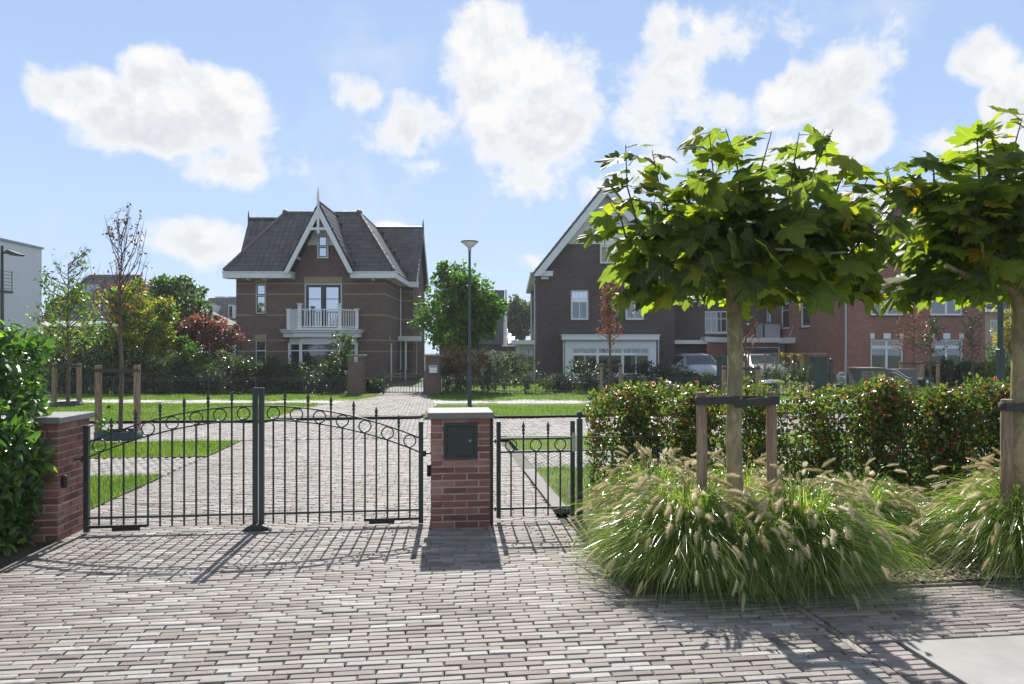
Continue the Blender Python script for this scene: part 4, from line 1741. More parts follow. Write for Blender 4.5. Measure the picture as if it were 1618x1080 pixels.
# entrance canopy and pipes
mb = MB()
mb.box(PX(630, 38.9), PX(664, 38.9), 38.6, Ys - .004, PZ(538.5, 39), PZ(531, 39))
mb.build('entrance_canopy', M['white'], h1)
drain(h1, xr + .07, 39.3, .1, 5.35)
drain(h1, xr + .06, PX(0, 1) and 36.3, .1, 2.1)
mb = MB()
mb.box(PX(632, 39.5) + .4, PX(632, 39.5) + .5, Ys - .9, Ys - .8, 0, PZ(539, 39))
mb.build('canopy_post', M['white'], h1)
mb = MB()
mb.box(X1(382) - .04, X1(382) + .04, Y1 - .09, Y1 - .003, Z1(529), Z1(527))
mb.build('wall_lamp', M['white'], h1)
mb = MB()
mb.box(xr + .003, xr + .03, 35.9, 36.35, PZ(538, 36), PZ(530, 36))
mb.build('vent_stone', M['buff'], h1)

# ------------------------------------------------------------------ second house
Y2 = 35.5
X2 = lambda px: PX(px, Y2)
Z2 = lambda py: PZ(py, Y2)
h2 = thing('brick_house', 'very dark brick house with tall white gable top and wide white bay', 'house', (X2(958), Y2, 0), 'dark brick houses across the road')
xl, xr = X2(848), X2(1066)
gx = X2(958)
fc = Face('front', Y2)
w1 = (X2(902), X2(930), Z2(505), Z2(458))
w2 = (X2(988.5), X2(1018), Z2(505), Z2(458))
bayh = (X2(903), X2(1027), .5, Z2(546))
wall(fc, xl, xr, 0, 5.6, [w1, w2, bayh], M['dark_brick'], h2)
zt = Z2(385)
apz = Z2(289)
slope = (apz - 5.75) / (gx - (xl - .12))
hw = lambda z: (apz - .35 - z) / slope
mb = MB()
mb.prism([(gx - hw(5.6), Y2, 5.6), (gx + hw(5.6), Y2, 5.6), (gx + hw(zt), Y2, zt), (gx - hw(zt), Y2, zt)], (0, .28, 0))
mb.build('gable_wall', M['dark_brick'], h2)
mb = MB()
mb.prism([(gx - hw(zt), Y2 + .02, zt), (gx + hw(zt), Y2 + .02, zt), (gx, Y2 + .02, apz - .35)], (0, .2, 0))
mb.build('gable_cladding', M['white'], h2)
k = 0
z = zt + .002
while z < apz - .9:
    mb = MB()
    a, b = hw(z), hw(z + .17)
    mb.prism([(gx - a, Y2 - .02, z), (gx + a, Y2 - .02, z), (gx + b, Y2 + .0, z + .165), (gx - b, Y2 + .0, z + .165)], (0, .018, 0))
    mb.build('cladding_board', M['white'], h2)
    z += .175
window(Face('front', Y2 - .06), X2(948), X2(971), Z2(416), Z2(388), h2, M['white'], M['glass'], vs=(.5,), fw=.07, depth=.02)
mb = MB()
mb.box(X2(948), X2(971), Y2 - .085, Y2 - .025, Z2(387.5), Z2(376))
mb.build('window_panel', M['white'], h2)
# side walls
wall(Face('left', xl), Y2 + .285, 45.5, 0, 5.6, [(37.2, 38.2, 3.2, 4.6), (40, 41, 3.2, 4.6)], M['dark_brick'], h2)
window(Face('left', xl), 37.2, 38.2, 3.2, 4.6, h2, M['white'], M['glass'], vs=(.5,))
window(Face('left', xl), 40, 41, 3.2, 4.6, h2, M['white'], M['glass'], vs=(.5,))
wall(Face('right', xr), Y2 + .285, 45.5, 0, 5.6, [], M['dark_brick'], h2)
for w in (w1, w2):
    a0, a1, b0, b1 = w
    zz = b0 + (b1 - b0) * .66
    window(fc, a0, a1, b0, zz - .01, h2, M['white'], M['glass'], vs=(.5,), fw=.10, sill=M['plinth'])
    window(fc, a0, a1, zz + .01, b1, h2, M['white'], M['glass_sky'], vs=(.2, .4, .6, .8), fw=.09, bar=.02)
roof = MB()
y0, y1 = Y2 - .35, 45.8
ex0, ex1 = gx - (apz - 5.62) / slope, gx + (apz - 5.62) / slope
Lp = [(ex0, y0, 5.62), (gx, y0, apz), (gx, y1, apz), (ex0, y1, 5.62)]
Rp = [(ex1, y0, 5.62), (gx, y0, apz), (gx, y1, apz), (ex1, y1, 5.62)]
slab(roof, Lp)
slab(roof, Rp)
ro = roof.build('roof', M['roof_base'], h2)
tiles(h2, ro, Lp, (ex0, y0, 5.62), (ex0, y1, 5.62), 0)
ridge(ro, (gx, y0, apz + .05), (gx, y1, apz + .05), .12)
for s in (-1, 1):
    mb = MB()
    e = gx + s * (apz - 5.62) / slope
    mb.prism([(gx, y0 - .02, apz - .12), (e - s * .02, y0 - .02, 5.56), (e - s * .02 - s * .42, y0 - .02, 5.56), (gx, y0 - .02, apz - .66)], (0, -.06, 0))
    mb.build('barge_board', M['white'], h2)
    mb = MB()
    mb.prism([(gx, y0 - .03, apz + .06), (e + s * .06, y0 - .03, 5.62), (e, y0 - .03, 5.56), (gx, y0 - .03, apz - .115)], (0, -.07, 0))
    mb.build('verge_trim', M['roof_tile'], h2)
gutter_box(h2, X2(845.5), X2(873), Y2 - .32, Y2 - .003, Z2(436.5), Z2(429))
mb = MB()
mb.box(X2(855), X2(867), Y2 - .15, Y2 - .003, Z2(441), Z2(437))
mb.build('bracket', M['white'], h2)
mb = MB()
mb.box(xl - .34, xl - .003, Y2 - .02, 45.6, Z2(437), Z2(429.5))
mb.build('gutter', M['cream'], h2)
drain(h2, xl - .07, 36.3, .1, 5.3)
drain(h2, xl - .07, 43, .1, 5.3)
# wide bay
by = 34.7
bx0, bx1 = PX(893, by), PX(1037, by)
bz1 = PZ(529.5, by - .2)
mb = MB()
mb.box(bx0, bx1, by, Y2 - .003, PZ(549, by), PZ(537, by))
bay = mb.build('bay_window', M['white'], h2)
mb = MB()
mb.box(PX(888.5, by - .25), PX(1042, by - .25), by - .25, Y2 - .003, PZ(536.5, by - .25), bz1)
mb.box(PX(887, by - .25), PX(1043.5, by - .25), by - .28, Y2 - .003, bz1 + .003, bz1 + .045)
mb.build('cornice', M['white'], bay)
mb = MB()
mb.box(bx0, bx1, by + .001, Y2 - .003, .05, .5)
mb.build('bay_base', M['white'], bay)
cols_ = [893, 905, 942.5, 947, 981, 986.5, 1026, 1037]
for a, b in ((893, 904.5), (1026, 1037)):
    mb = MB()
    mb.box(PX(a, by), PX(b, by), by + .002, by + .14, .503, PZ(549, by) - .003)
    mb.build('bay_post', M['white'], bay)
zt = PZ(549, by) - .004
zm = PZ(559, by)
bf = Face('front', by + .02)
for a, b in ((904.7, 944), (944.4, 983.8), (984.2, 1025.8)):
    window(bf, PX(a, by), PX(b, by), zm + .01, zt, bay, M['white'], M['glass'], vs=(.33, .67), fw=.05, bar=.03, depth=0)
    window(bf, PX(a, by), PX(b, by), .505, zm - .01, bay, M['white'], M['glass_dark'], vs=(.5,), fw=.06, bar=.04, depth=0)
mb = MB()
mb.box(bx0 + .003, bx0 + .08, by + .15, Y2 - .004, .503, PZ(549, by) - .003)
mb.build('bay_side', M['cream'], bay)
for px in (890.5, 1040.5):
    drain(h2, PX(px, by + .3), by + .3, .1, PZ(537, by + .3), r=.035)
for px in (873, 1047):
    mb = MB()
    mb.lathe((X2(px), Y2 - .07, Z2(560)), [(.03, 0), (.05, .02), (.05, .18), (.03, .2)], 8)
    mb.build('wall_lamp', M['dark_frame'], h2)
# small side bay
sb0, sb1 = PX(815, 37), xl - .004
mb = MB()
mb.box(sb0, sb1, 37, 40, PZ(551.5, 37), PZ(544, 37))
sb = mb.build('side_bay', M['cream'], h2)
mb = MB()
mb.box(PX(808, 36.8), sb1, 36.75, 40.1, PZ(543.8, 36.8), PZ(537, 36.8))
mb.build('cornice', M['white'], sb)
mb = MB()
mb.box(sb0, PX(822, 37), 37.002, 37.15, .0, PZ(551.5, 37) - .003)
mb.box(PX(845, 37), sb1, 37.002, 37.15, .0, PZ(551.5, 37) - .003)
mb.box(sb0, sb0 + .12, 37.153, 40, .0, PZ(551.5, 37) - .003)
mb.box(PX(822, 37) + .002, PX(845, 37) - .002, 37.004, 37.15, .0, .55)
mb.build('side_bay_wall', M['cream'], sb)
window(Face('front', 37.06), PX(822, 37) + .003, PX(845, 37) - .003, .555, PZ(551.5, 37) - .005, sb, M['cream'], M['glass'], vs=(.5,), hs=(.68,), fw=.06, bar=.035, depth=0)
# lower wing on the right with garage door
Yw = 37.5
wgx0, wgx1 = xr + .003, PX(1114, Yw)
ff = Face('front', Yw)
gdoor = (PX(1067, Yw), PX(1090, Yw), 0, PZ(549, Yw))
wall(ff, PX(1062, Yw), wgx1, 0, PZ(476, Yw), [(gdoor[0], gdoor[1], -.1, gdoor[3])], M['dark_brick'], h2)
mb = MB()
ff.box(mb, gdoor[0], gdoor[1], 0, gdoor[3], -.2, -.06)
mb.build('garage_door', M['garage'], h2)
mb = MB()
mb.box(wgx0 - .3, PX(1113.5, Yw), Yw - .55, Yw - .003, PZ(543, 37), PZ(537, 37))
mb.build('canopy', M['white'], h2)
mb = MB()
mb.box(wgx0 + .01, PX(1107, Yw), Yw - .3, Yw - .003, PZ(477.5, Yw), PZ(475, Yw))
mb.build('gutter', M['white'], h2)
for px in (1081, 1092, 1103):
    mb = MB()
    mb.box(PX(px, Yw) - .03, PX(px, Yw) + .03, Yw - .25, Yw - .004, PZ(484, Yw), PZ(477.6, Yw))
    mb.build('bracket', M['white'], h2)
mb = MB()
wp = [(PX(1062, Yw), Yw - .3, PZ(475, Yw) + .01), (wgx1, Yw - .3, PZ(475, Yw) + .01), (wgx1, Yw + 4, PZ(475, Yw) + 2.0), (PX(1062, Yw), Yw + 4, PZ(475, Yw) + 2.0)]
slab(mb, wp)
r2 = mb.build('wing_roof', M['roof_base'], h2)
tiles(h2, r2, wp, wp[0], wp[1], 0)
drain(h2, X2(1066) + .06, Yw - .1, .1, PZ(478, Yw), r=.035)

# ------------------------------------------------------------------ brown house behind, with a white window
Yb = 43.0
hb = thing('brick_house', 'dark brick house behind the plane trunk with a white paned window', 'house', (PX(1150, Yb), Yb, 0), 'dark brick houses across the road')
bw_ = (PX(1113, Yb), PX(1150, Yb), PZ(525.5, Yb), PZ(491, Yb))
wall(Face('front', Yb), PX(1100, Yb), PX(1212, Yb), 0, PZ(445, Yb), [bw_], M['dark_brick'], hb)
window(Face('front', Yb), *bw_, hb, M['white'], M['glass'], vs=(.25, .5, .75), hs=(.66,), fw=.08, bar=.05, depth=-.03, sill=M['white'])
mb = MB()
mb.box(PX(1104.5, Yb), PX(1113, Yb) - .01, Yb - .06, Yb - .004, PZ(504.5, Yb), PZ(503, Yb))
mb.build('trim', M['white'], hb)
mb = MB()
q = [(PX(1095, Yb), Yb - .4, PZ(445, Yb)), (PX(1215, Yb), Yb - .4, PZ(445, Yb)), (PX(1215, Yb), Yb + 5, PZ(445, Yb) + 4.5), (PX(1095, Yb), Yb + 5, PZ(445, Yb) + 4.5)]
slab(mb, q)
rb = mb.build('roof', M['roof_base'], hb)
tiles(hb, rb, q, q[0], q[1], 0)

# ------------------------------------------------------------------ low garage row between
Yg = 40.0
ga = thing('garage', 'low flat roofed brick garage with white fascia beside the red house', 'garage', (PX(1180, Yg), Yg, 0))
gd = (PX(1173, Yg), PX(1232, Yg), 0, PZ(548, Yg))
wall(Face('front', Yg), PX(1118, 38.5), 16.0, 0, PZ(541, Yg), [(gd[0], gd[1], -.1, gd[3])], M['red_brick'], ga)
mb = MB()
mb.box(gd[0] + .06, gd[1] - .06, Yg + .08, Yg + .2, 0, gd[3] - .06)
gdo = mb.build('garage_door', M['garage'], ga)
mb = MB()
mb.box(gd[0], gd[1], Yg + .02, Yg + .075, gd[3] - .058, gd[3] - .002)
mb.box(gd[1] - .058, gd[1] - .002, Yg + .02, Yg + .075, 0, gd[3] - .06)
mb.build('door_frame', M['white'], ga)
mb = MB()
fz0, fz1 = PZ(541, Yg), PZ(533.5, Yg)
mb.box(PX(1150, Yg), 15.9, Yg - .35, Yg + 5, fz0 + .005, fz1)
mb.build('fascia', M['white'], ga)
mb = MB()
a, b = Vector((PX(1114, 36.6), 36.6, 0)), Vector((PX(1150, Yg), Yg - .36, 0))
mb.prism([(a.x, a.y, fz0 + .0), (b.x, b.y, fz0 + .0), (b.x, b.y + 1, fz0), (a.x, a.y + 3, fz0)], (0, 0, fz1 - fz0 - .001))
mb.build('fascia', M['white'], ga)
mb = MB()
mb.prism([(PX(1117, 37), 37.0, 0), (PX(1150, Yg), Yg - .01, 0), (PX(1150, Yg), Yg + .3, 0), (PX(1117, 37), 37.3, 0)], (0, 0, fz0 - .005))
mb.build('side_wall', M['red_brick'], ga)
ac = thing('roof_box', 'light grey ventilation box standing on the flat garage roof', 'ventilation box', (PX(1217, 41), 41, fz1))
mb = MB()
mb.box(PX(1200, 41), PX(1229, 41), 40.6, 41.6, fz1 + .002, PZ(511, 41))
bx = mb.build('casing', simple('light_grey_box', (.42, .44, .47), .6), ac, bevel=.02)
mb = MB()
mb.box(PX(1199, 41), PX(1230, 41), 40.5, 41.7, PZ(511, 41) + .002, PZ(510, 41) + .02)
mb.build('lid', M['dark_frame'], ac)
for px in (1201,):
    mb = MB()
    mb.box(PX(px, 41), PX(px, 41) + .12, 40.55, 40.597, fz1 + .06, PZ(513, 41))
    mb.build('vent', M['dark_frame'], ac)

# ------------------------------------------------------------------ red brick house on the right
Y3 = 33.0
X3 = lambda px: PX(px, Y3)
Z3 = lambda py: PZ(py, Y3)
h3 = thing('brick_house', 'red brick house with solar panels and two storeys of white windows', 'house', (X3(1447), Y3, 0))
xl, xr = X3(1337), X3(1557)
EZ3 = 5.25
fc = Face('front', Y3)
ups = [(X3(1376), X3(1427.5), Z3(498), Z3(458)), (X3(1470), X3(1522), Z3(498), Z3(458))]
dns = [(X3(1376), X3(1427.5), .75, Z3(536)), (X3(1470), X3(1522), .75, Z3(536))]
wall(fc, xl, xr, .55, EZ3, ups + dns, M['red_brick'], h3)
mb = MB()
mb.box(xl - .005, xr + .005, Y3 - .005, Y3 + .28, 0, .548)
mb.box(xl - .005, xl + .28, Y3 + .283, 44, 0, .548)
mb.build('plinth', M['plinth'], h3)
for w in ups:
    window(fc, *w, h3, M['white'], M['glass'], vs=(.5,), fw=.09, bar=.12, sill=M['plinth'])
for w in dns:
    zz = w[2] + (w[3] - w[2]) * .76
    window(fc, w[0], w[1], w[2], zz - .005, h3, M['white'], M['glass'], vs=(.5,), fw=.08, bar=.12)
    window(fc, w[0], w[1], zz + .005, w[3], h3, M['white'], M['glass'], vs=(.5,), fw=.06, bar=.10)
    for px in (0, .5, 1):
        c = w[0] + (w[1] - w[0]) * px
        lw = .17 if px == .5 else .1
        c += .08 if px == 0 else (-.08 if px == 1 else 0)
        mb = MB()
        mb.box(c - lw, c + lw, Y3 - .012, Y3 + .05, w[3] + .03, w[3] + .30)
        mb.build('keystone', M['white'], h3)
sw = [(37.0, 38.2, Z3(513), Z3(470)), (39.8, 41.0, Z3(513), Z3(470)), (42.4, 43.4, 3.0, 4.3)]
sw = [(a, b, 3.0, 4.55) for a, b, _, _ in sw]
wall(Face('left', xl), Y3 + .285, 44, .55, EZ3, sw + [(40.2, 41.1, .4, 2.3)], M['red_brick'], h3)
for w in sw:
    window(Face('left', xl), *w, h3, M['white'], M['glass'], vs=(), hs=(.75,), fw=.10, sill=M['plinth'])
window(Face('left', xl), 40.2, 41.1, .56, 2.3, h3, M['white'], M['glass_dark'], fw=.1, name='door')
wall(Face('right', xr), Y3 + .285, 44, 0, EZ3, [], M['red_brick'], h3)
gx = (xl + xr) / 2
apz = EZ3 + 4.9
mb = MB()
mb.prism([(xl, Y3, EZ3), (xr, Y3, EZ3), (gx, Y3, apz - .3)], (0, .28, 0))
mb.build('gable_wall', M['red_brick'], h3)
roof = MB()
Lp = [(xl - .35, Y3 - .3, EZ3 - .05), (gx, Y3 - .3, apz), (gx, 44.3, apz), (xl - .35, 44.3, EZ3 - .05)]
Rp = [(xr + .35, Y3 - .3, EZ3 - .05), (gx, Y3 - .3, apz), (gx, 44.3, apz), (xr + .35, 44.3, EZ3 - .05)]
slab(roof, Lp)
slab(roof, Rp)
ro = roof.build('roof', M['roof_base'], h3)
tiles(h3, ro, Lp, Lp[0], Lp[3], 0)
ridge(ro, (gx, Y3 - .3, apz + .04), (gx, 44.3, apz + .04), .12)
sd = (Vector(Lp[1]) - Vector(Lp[0])).normalized()
sn = Vector((-sd.z, 0, sd.x))
for r_ in range(2):
    for c_ in range(5):
        o = Vector(Lp[0]) + sd * (2.7 + r_ * 1.7) + Vector((0, 1.2 + c_ * 1.05, 0)) + sn * .16
        mb = MB()
        mb.prism([o, o + sd * 1.62, o + sd * 1.62 + Vector((0, 1.0, 0)), o + Vector((0, 1.0, 0))], sn * .04)
        mb.build('solar_panel', M['solar'], ro)
mb = MB()
mb.box(xl - .42, xl - .28, Y3 - .3, 44.3, EZ3 - .12, EZ3 + .02)
mb.build('gutter', M['white'], h3)
mb = MB()
mb.tube([(xl - .35, Y3 + .05, EZ3 - .1), (xl - .1, Y3 - .06, EZ3 - .35), (xl - .05, Y3 - .06, EZ3 - .6), (xl - .05, Y3 - .06, .05)], .05, 8)
mb.build('drain_pipe', M['steel'], h3)
# porch canopy with rods on the side wall
mb = MB()
cz = PZ(542, 39)
mb.box(PX(1238, 39.2), xl - .004, 38.9, 41.3, cz, cz + .33)
mb.build('porch_canopy', M['white'], h3)
for y in (39.1, 41.0):
    mb = MB()
    mb.tube([(PX(1246, 39.2), y, cz + .34), (xl - .02, y, cz + 1.0)], .03, 6)
    mb.build('canopy_rod', M['steel'], h3)
mb = MB()
mb.tube([(xl - .6, 33.6, 0), (xl - .6, 33.6, .2)], .2, 8)

# ------------------------------------------------------------------ pale house on the far right
Yp = 52.0
hp_ = thing('brick_house', 'pale beige house with white windows at the far right', 'house', (PX(1590, Yp), Yp, 0))
pw = [(PX(1565, Yp), PX(1576.5, Yp), PZ(527, Yp), PZ(505, Yp)), (PX(1586, Yp), PX(1598, Yp), PZ(527, Yp), PZ(503, Yp)), (PX(1565, Yp), PX(1578, Yp), PZ(562, Yp), PZ(549, Yp)), (PX(1604, Yp), PX(1616, Yp), PZ(527, Yp), PZ(503, Yp))]
pale = simple('beige_brick', (.40, .33, .24), .85, 0, .1, 4)
wall(Face('front', Yp), PX(1556, Yp), PX(1680, Yp), 0, PZ(492, Yp), pw, pale, hp_)
for w in pw:
    window(Face('front', Yp), *w, hp_, M['white'], M['glass'], vs=(.5,), fw=.1, bar=.06, sill=M['white'])
mb = MB()
mb.box(PX(1553, Yp), PX(1682, Yp), Yp - .45, Yp - .005, PZ(493, Yp), PZ(487, Yp))
mb.build('gutter', M['white'], hp_)
q = [(PX(1553, Yp), Yp - .5, PZ(487, Yp)), (PX(1682, Yp), Yp - .5, PZ(487, Yp)), (PX(1682, Yp), Yp + 5, PZ(487, Yp) + 5), (PX(1565, Yp), Yp + 5, PZ(487, Yp) + 5)]
mb = MB()
slab(mb, q)
rb = mb.build('roof', M['roof_base'], hp_)
tiles(hp_, rb, q, q[0], q[1], 0)

# ------------------------------------------------------------------ white block on the far left
hw_ = thing('apartment_building', 'white rendered flat roofed building at the far left edge', 'building', (-36, 38, 0))
fcw = Face('right', -31.0)
wo_ = (38.8, 40.8, PZ(470, 41), PZ(432, 41))
wall(fcw, 20, 45, 0, 8.42, [wo_], M['render'], hw_, thick=.4)
mb = MB()
mb.box(-46, -31.0 - .405, 44.6, 45, 0, 8.42)
mb.box(-46, -31.405, 20, 20.4, 0, 8.42)
mb.build('end_wall', M['render'], hw_)
mb = MB()
mb.box(-46, -30.9, 19.9, 45.1, 8.423, 8.55)
mb.build('roof_edge', simple('metal_coping', (.35, .37, .4), .5), hw_)
window(fcw, *wo_, hw_, M['dark_frame'], M['glass'], vs=(.5,), fw=.1)
mb = MB()
bz = PZ(463, 41)
mb.box(-30.99, -30.1, 38.4, 41.2, bz, bz + .15)
bk = mb.build('balcony', M['dark_frame'], hw_)
for k in range(6):
    mb = MB()
    z = bz + .25 + k * .2
    mb.box(-30.15, -30.12, 38.4, 41.2, z, z + .03)
    mb.build('balcony_rail', M['dark_frame'], bk)
for y in (38.4, 39.8, 41.16):
    mb = MB()
    mb.box(-30.18, -30.155, y, y + .04, bz + .15, bz + 1.35)
    mb.build('balcony_post', M['dark_frame'], bk)

# ------------------------------------------------------------------ hip roofed house behind the left hedge
Yh = 50.0
hh_ = thing('brick_house', 'low house with dark hipped tile roof behind the conifer hedge', 'house', (PX(180, Yh), Yh, 0))
wall(Face('front', Yh), PX(66, Yh), PX(302, Yh), 0, PZ(510, Yh), [], M['red_brick'], hh_)
ez = PZ(508, Yh)
A_, B_ = (PX(60, 49.5), 49.5, ez), (PX(306, 49.5), 49.5, ez)
C_, D_ = (PX(218, 54), 54, PZ(437, 54)), (PX(142, 54), 54, PZ(437, 54))
mb = MB()
slab(mb, [A_, B_, C_, D_])
slab(mb, [A_, D_, (A_[0], 59, ez)])
slab(mb, [B_, C_, (B_[0], 59, ez)])
rb = mb.build('roof', M['roof_base'], hh_)
tiles(hh_, rb, [A_, B_, C_, D_], A_, B_, 0)
ridge(rb, Vector(D_) + Vector((0, 0, .05)), Vector(C_) + Vector((0, 0, .05)), .13)
ridge(rb, Vector(A_) + Vector((0, 0, .05)), Vector(D_) + Vector((0, 0, .05)), .13)
mb = MB()
mb.box(A_[0] - .1, B_[0] + .1, 49.2, 49.55, ez - .35, ez + .02)
mb.build('gutter', M['white'], hh_)
so_ = Vector(A_).lerp(Vector(D_), .55) + Vector((1.0, -.05, .15))
nn = (Vector(B_) - Vector(A_)).cross(Vector(D_) - Vector(A_)).normalized()
up_ = nn.cross(Vector((1, 0, 0))).normalized()
mb = MB()
mb.prism([so_, so_ + Vector((1.0, 0, 0)), so_ + Vector((1.0, 0, 0)) + up_ * 1.1, so_ + up_ * 1.1], nn * .12)
mb.build('skylight', M['glass_sky'], rb)

# ------------------------------------------------------------------ mansard house far behind, left of the first house
Ym = 62.0
hm = thing('brick_house', 'distant house with dark mansard roof, white dormer and two chimneys', 'house', (PX(352, Ym), Ym, 0))
mb = MB()
mb.box(PX(322, Ym), PX(410, Ym), Ym, Ym + 8, 0, PZ(505, Ym))
mb.build('wall', M['white'], hm)
mb = MB()
mb.prism([(PX(318, Ym), Ym - .2, PZ(505, Ym)), (PX(412, Ym), Ym - .2, PZ(505, Ym)), (PX(404, Ym), Ym + 2, PZ(471, Ym)), (PX(326, Ym), Ym + 2, PZ(471, Ym))], (0, 6, 0))
rm = mb.build('roof', M['roof_base'], hm)
q = [(PX(318, Ym), Ym - .2, PZ(505, Ym)), (PX(412, Ym), Ym - .2, PZ(505, Ym)), (PX(404, Ym + 2), Ym + 2, PZ(471, Ym + 2)), (PX(330, Ym + 2), Ym + 2, PZ(471, Ym + 2))]
tiles(hm, rm, q, q[0], q[1], 0)
for (a, b) in ((330, 341.5), (365, 372.5)):
    mb = MB()
    mb.box(PX(a, Ym), PX(b, Ym), Ym - .6, Ym + 2.5, PZ(503, Ym), PZ(482, Ym))
    dm = mb.build('dormer', M['white'], hm)
    mb = MB()
    mb.box(PX(a + 1.5, Ym), PX(b - 1.5, Ym), Ym - .64, Ym - .605, PZ(502, Ym), PZ(484, Ym))
    mb.build('pane', M['glass'], dm)
for (a, b) in ((345, 357), (365, 376)):
    mb = MB()
    mb.box(PX(a, Ym + 4), PX(b, Ym + 4), Ym + 3.5, Ym + 4.5, PZ(474, Ym), PZ(465, Ym))
    mb.box(PX(a, Ym + 4) - .08, PX(b, Ym + 4) + .08, Ym + 3.4, Ym + 4.6, PZ(465, Ym) + .003, PZ(464, Ym) + .05)
    mb.build('chimney', M['render'], rm)

# ------------------------------------------------------------------ roofs between the two houses
Yq = 52.0
hq = thing('brick_house', 'narrow gabled house with dark roof seen between the two dark houses', 'house', (PX(770, Yq), Yq, 0))
q = [(PX(690, Yq), Yq - 3, PZ(545, Yq)), (PX(794, Yq), Yq - 3, PZ(545, Yq)), (PX(797, Yq), Yq, PZ(458, Yq)), (PX(690, Yq), Yq, PZ(458, Yq))]
mb = MB()
slab(mb, q)
rq = mb.build('roof', M['roof_base'], hq)
tiles(hq, rq, q, q[0], q[1], 0)
mb = MB()
mb.prism([(PX(795, Yq), Yq - 3.1, PZ(547, Yq)), (PX(798, Yq), Yq + .1, PZ(457, Yq)), (PX(798, Yq), Yq + 3, PZ(545, Yq))], (.15, 0, 0))
mb.build('verge_board', M['white'], hq)
mb = MB()
mb.box(PX(700, Yq), PX(793, Yq), Yq - 2.8, Yq + 3, 0, PZ(546, Yq))
mb.build('wall', M['dark_brick'], hq)
hr = thing('brick_house', 'farther dark roof with a small skylight left of the gabled house', 'house', (PX(812, 58), 58, 0))
mb = MB()
q = [(PX(786, 58), 56, PZ(543, 57)), (PX(822, 58), 56, PZ(543, 57)), (PX(797, 58), 59, PZ(517, 57)), (PX(788, 58), 59, PZ(517, 57))]
slab(mb, q)
rr_ = mb.build('roof', M['roof_base'], hr)
tiles(hr, rr_, q, q[0], q[1], 0)
mb = MB()
mb.box(PX(786, 57), PX(822, 57), 55.6, 60, 0, PZ(543, 56) - .1)
mb.build('wall', M['white'], hr)
mb = MB()
mb.prism([(PX(798, 57), 57.0, PZ(529, 57)), (PX(802, 57), 57.0, PZ(529, 57)), (PX(800, 57), 57.6, PZ(523, 57)), (PX(796.5, 57), 57.6, PZ(523, 57))], (0, -.3, .15))
mb.build('skylight', M['glass_sky'], rr_)
gw = thing('garage', 'low white garage with a dark fascia between the two dark houses', 'garage', (PX(795, 44), 44, 0))
mb = MB()
mb.box(PX(735, 44), PX(822, 44), 44, 50, 0, PZ(554, 44))
mb.build('wall', M['white'], gw)
mb = MB()
mb.box(PX(733, 44), PX(824, 44), 43.8, 50.2, PZ(554, 44) + .003, PZ(547, 44))
mb.build('fascia', M['dark_frame'], gw)

# ================================================================== VEGETATION
# ---- leaf templates (y = from stalk to tip, z = up)
QL = [(0, 0, 0), (-.34, .38, .06), (0, .5, -.03), (.34, .38, .06), (0, 1, 0)]
QLF = [(0, 2, 1), (0, 3, 2), (1, 2, 4), (2, 3, 4)]
LL = [(0, 0, 0), (-.15, .22, .04), (-.19, .5, .05), (-.13, .78, .03), (0, 1, -.06), (.13, .78, .03), (.19, .5, .05), (.15, .22, .04), (0, .3, -.01), (0, .65, -.02)]
LLF = [(0, 8, 1), (0, 7, 8), (1, 8, 9, 2), (8, 7, 6, 9), (2, 9, 3), (9, 6, 5), (3, 9, 4), (9, 5, 4)]


def plane_template(seed, curl=1.0):
    """five lobed plane leaf, about 1 wide and 1 long, stalk at the origin"""
    r_ = random.Random(seed)
    pol = [(-178, .06), (-160, .26), (-146, .42), (-134, .54), (-120, .50), (-108, .60), (-98, .68), (-88, .56), (-78, .52), (-68, .66), (-56, .80), (-48, .88), (-40, .74), (-29, .56),
           (-21, .66), (-13, .80), (-6, .84), (0, 1.02)]
    dense = []
    for (a0, q0), (a1, q1) in zip(pol[:-1], pol[1:]):
        dense.append((a0, q0))
        if q0 > .3:
            dense.append(((a0 + a1) / 2 + 1, (q0 + q1) / 2 * (.90 if (len(dense) % 4) < 2 else 1.04)))
    dense.append(pol[-1])
    pol = dense
    full = pol + [(-a, q) for a, q in reversed(pol[:-1])]
    vs = [(0, .12, 0)]
    for (a, q) in full:
        q *= 1 + r_.uniform(-.05, .05)
        an = math.radians(a + r_.uniform(-2, 2))
        x = q * math.sin(an) * .86
        y = .12 + q * math.cos(an) * .88
        z = curl * (-.17 * q * q + .06 * math.cos(math.radians(a) * 4.2)) * (1 if q > .1 else .3) + r_.uniform(-.012, .012)
        vs.append((x, y, z))
    n = len(full)
    # middle ring halfway for a softly cupped blade
    mid = [(v[0] * .5, .12 + (v[1] - .12) * .5, v[2] * .22 + .008 * (1 if i % 8 < 4 else -1) * curl) for i, v in enumerate(vs[1:])]
    b = len(vs)
    vs += mid
    fs = []
    for i in range(n - 1):
        fs.append((0, b + i, b + i + 1))
        fs.append((b + i, 1 + i, 2 + i, b + i + 1))
    uv = [(v[0], v[1]) for v in vs]
    return vs, fs, uv


def rand_dirs(n):
    v = RNG.normal(size=(n, 3))
    return v / np.linalg.norm(v, axis=1, keepdims=True)


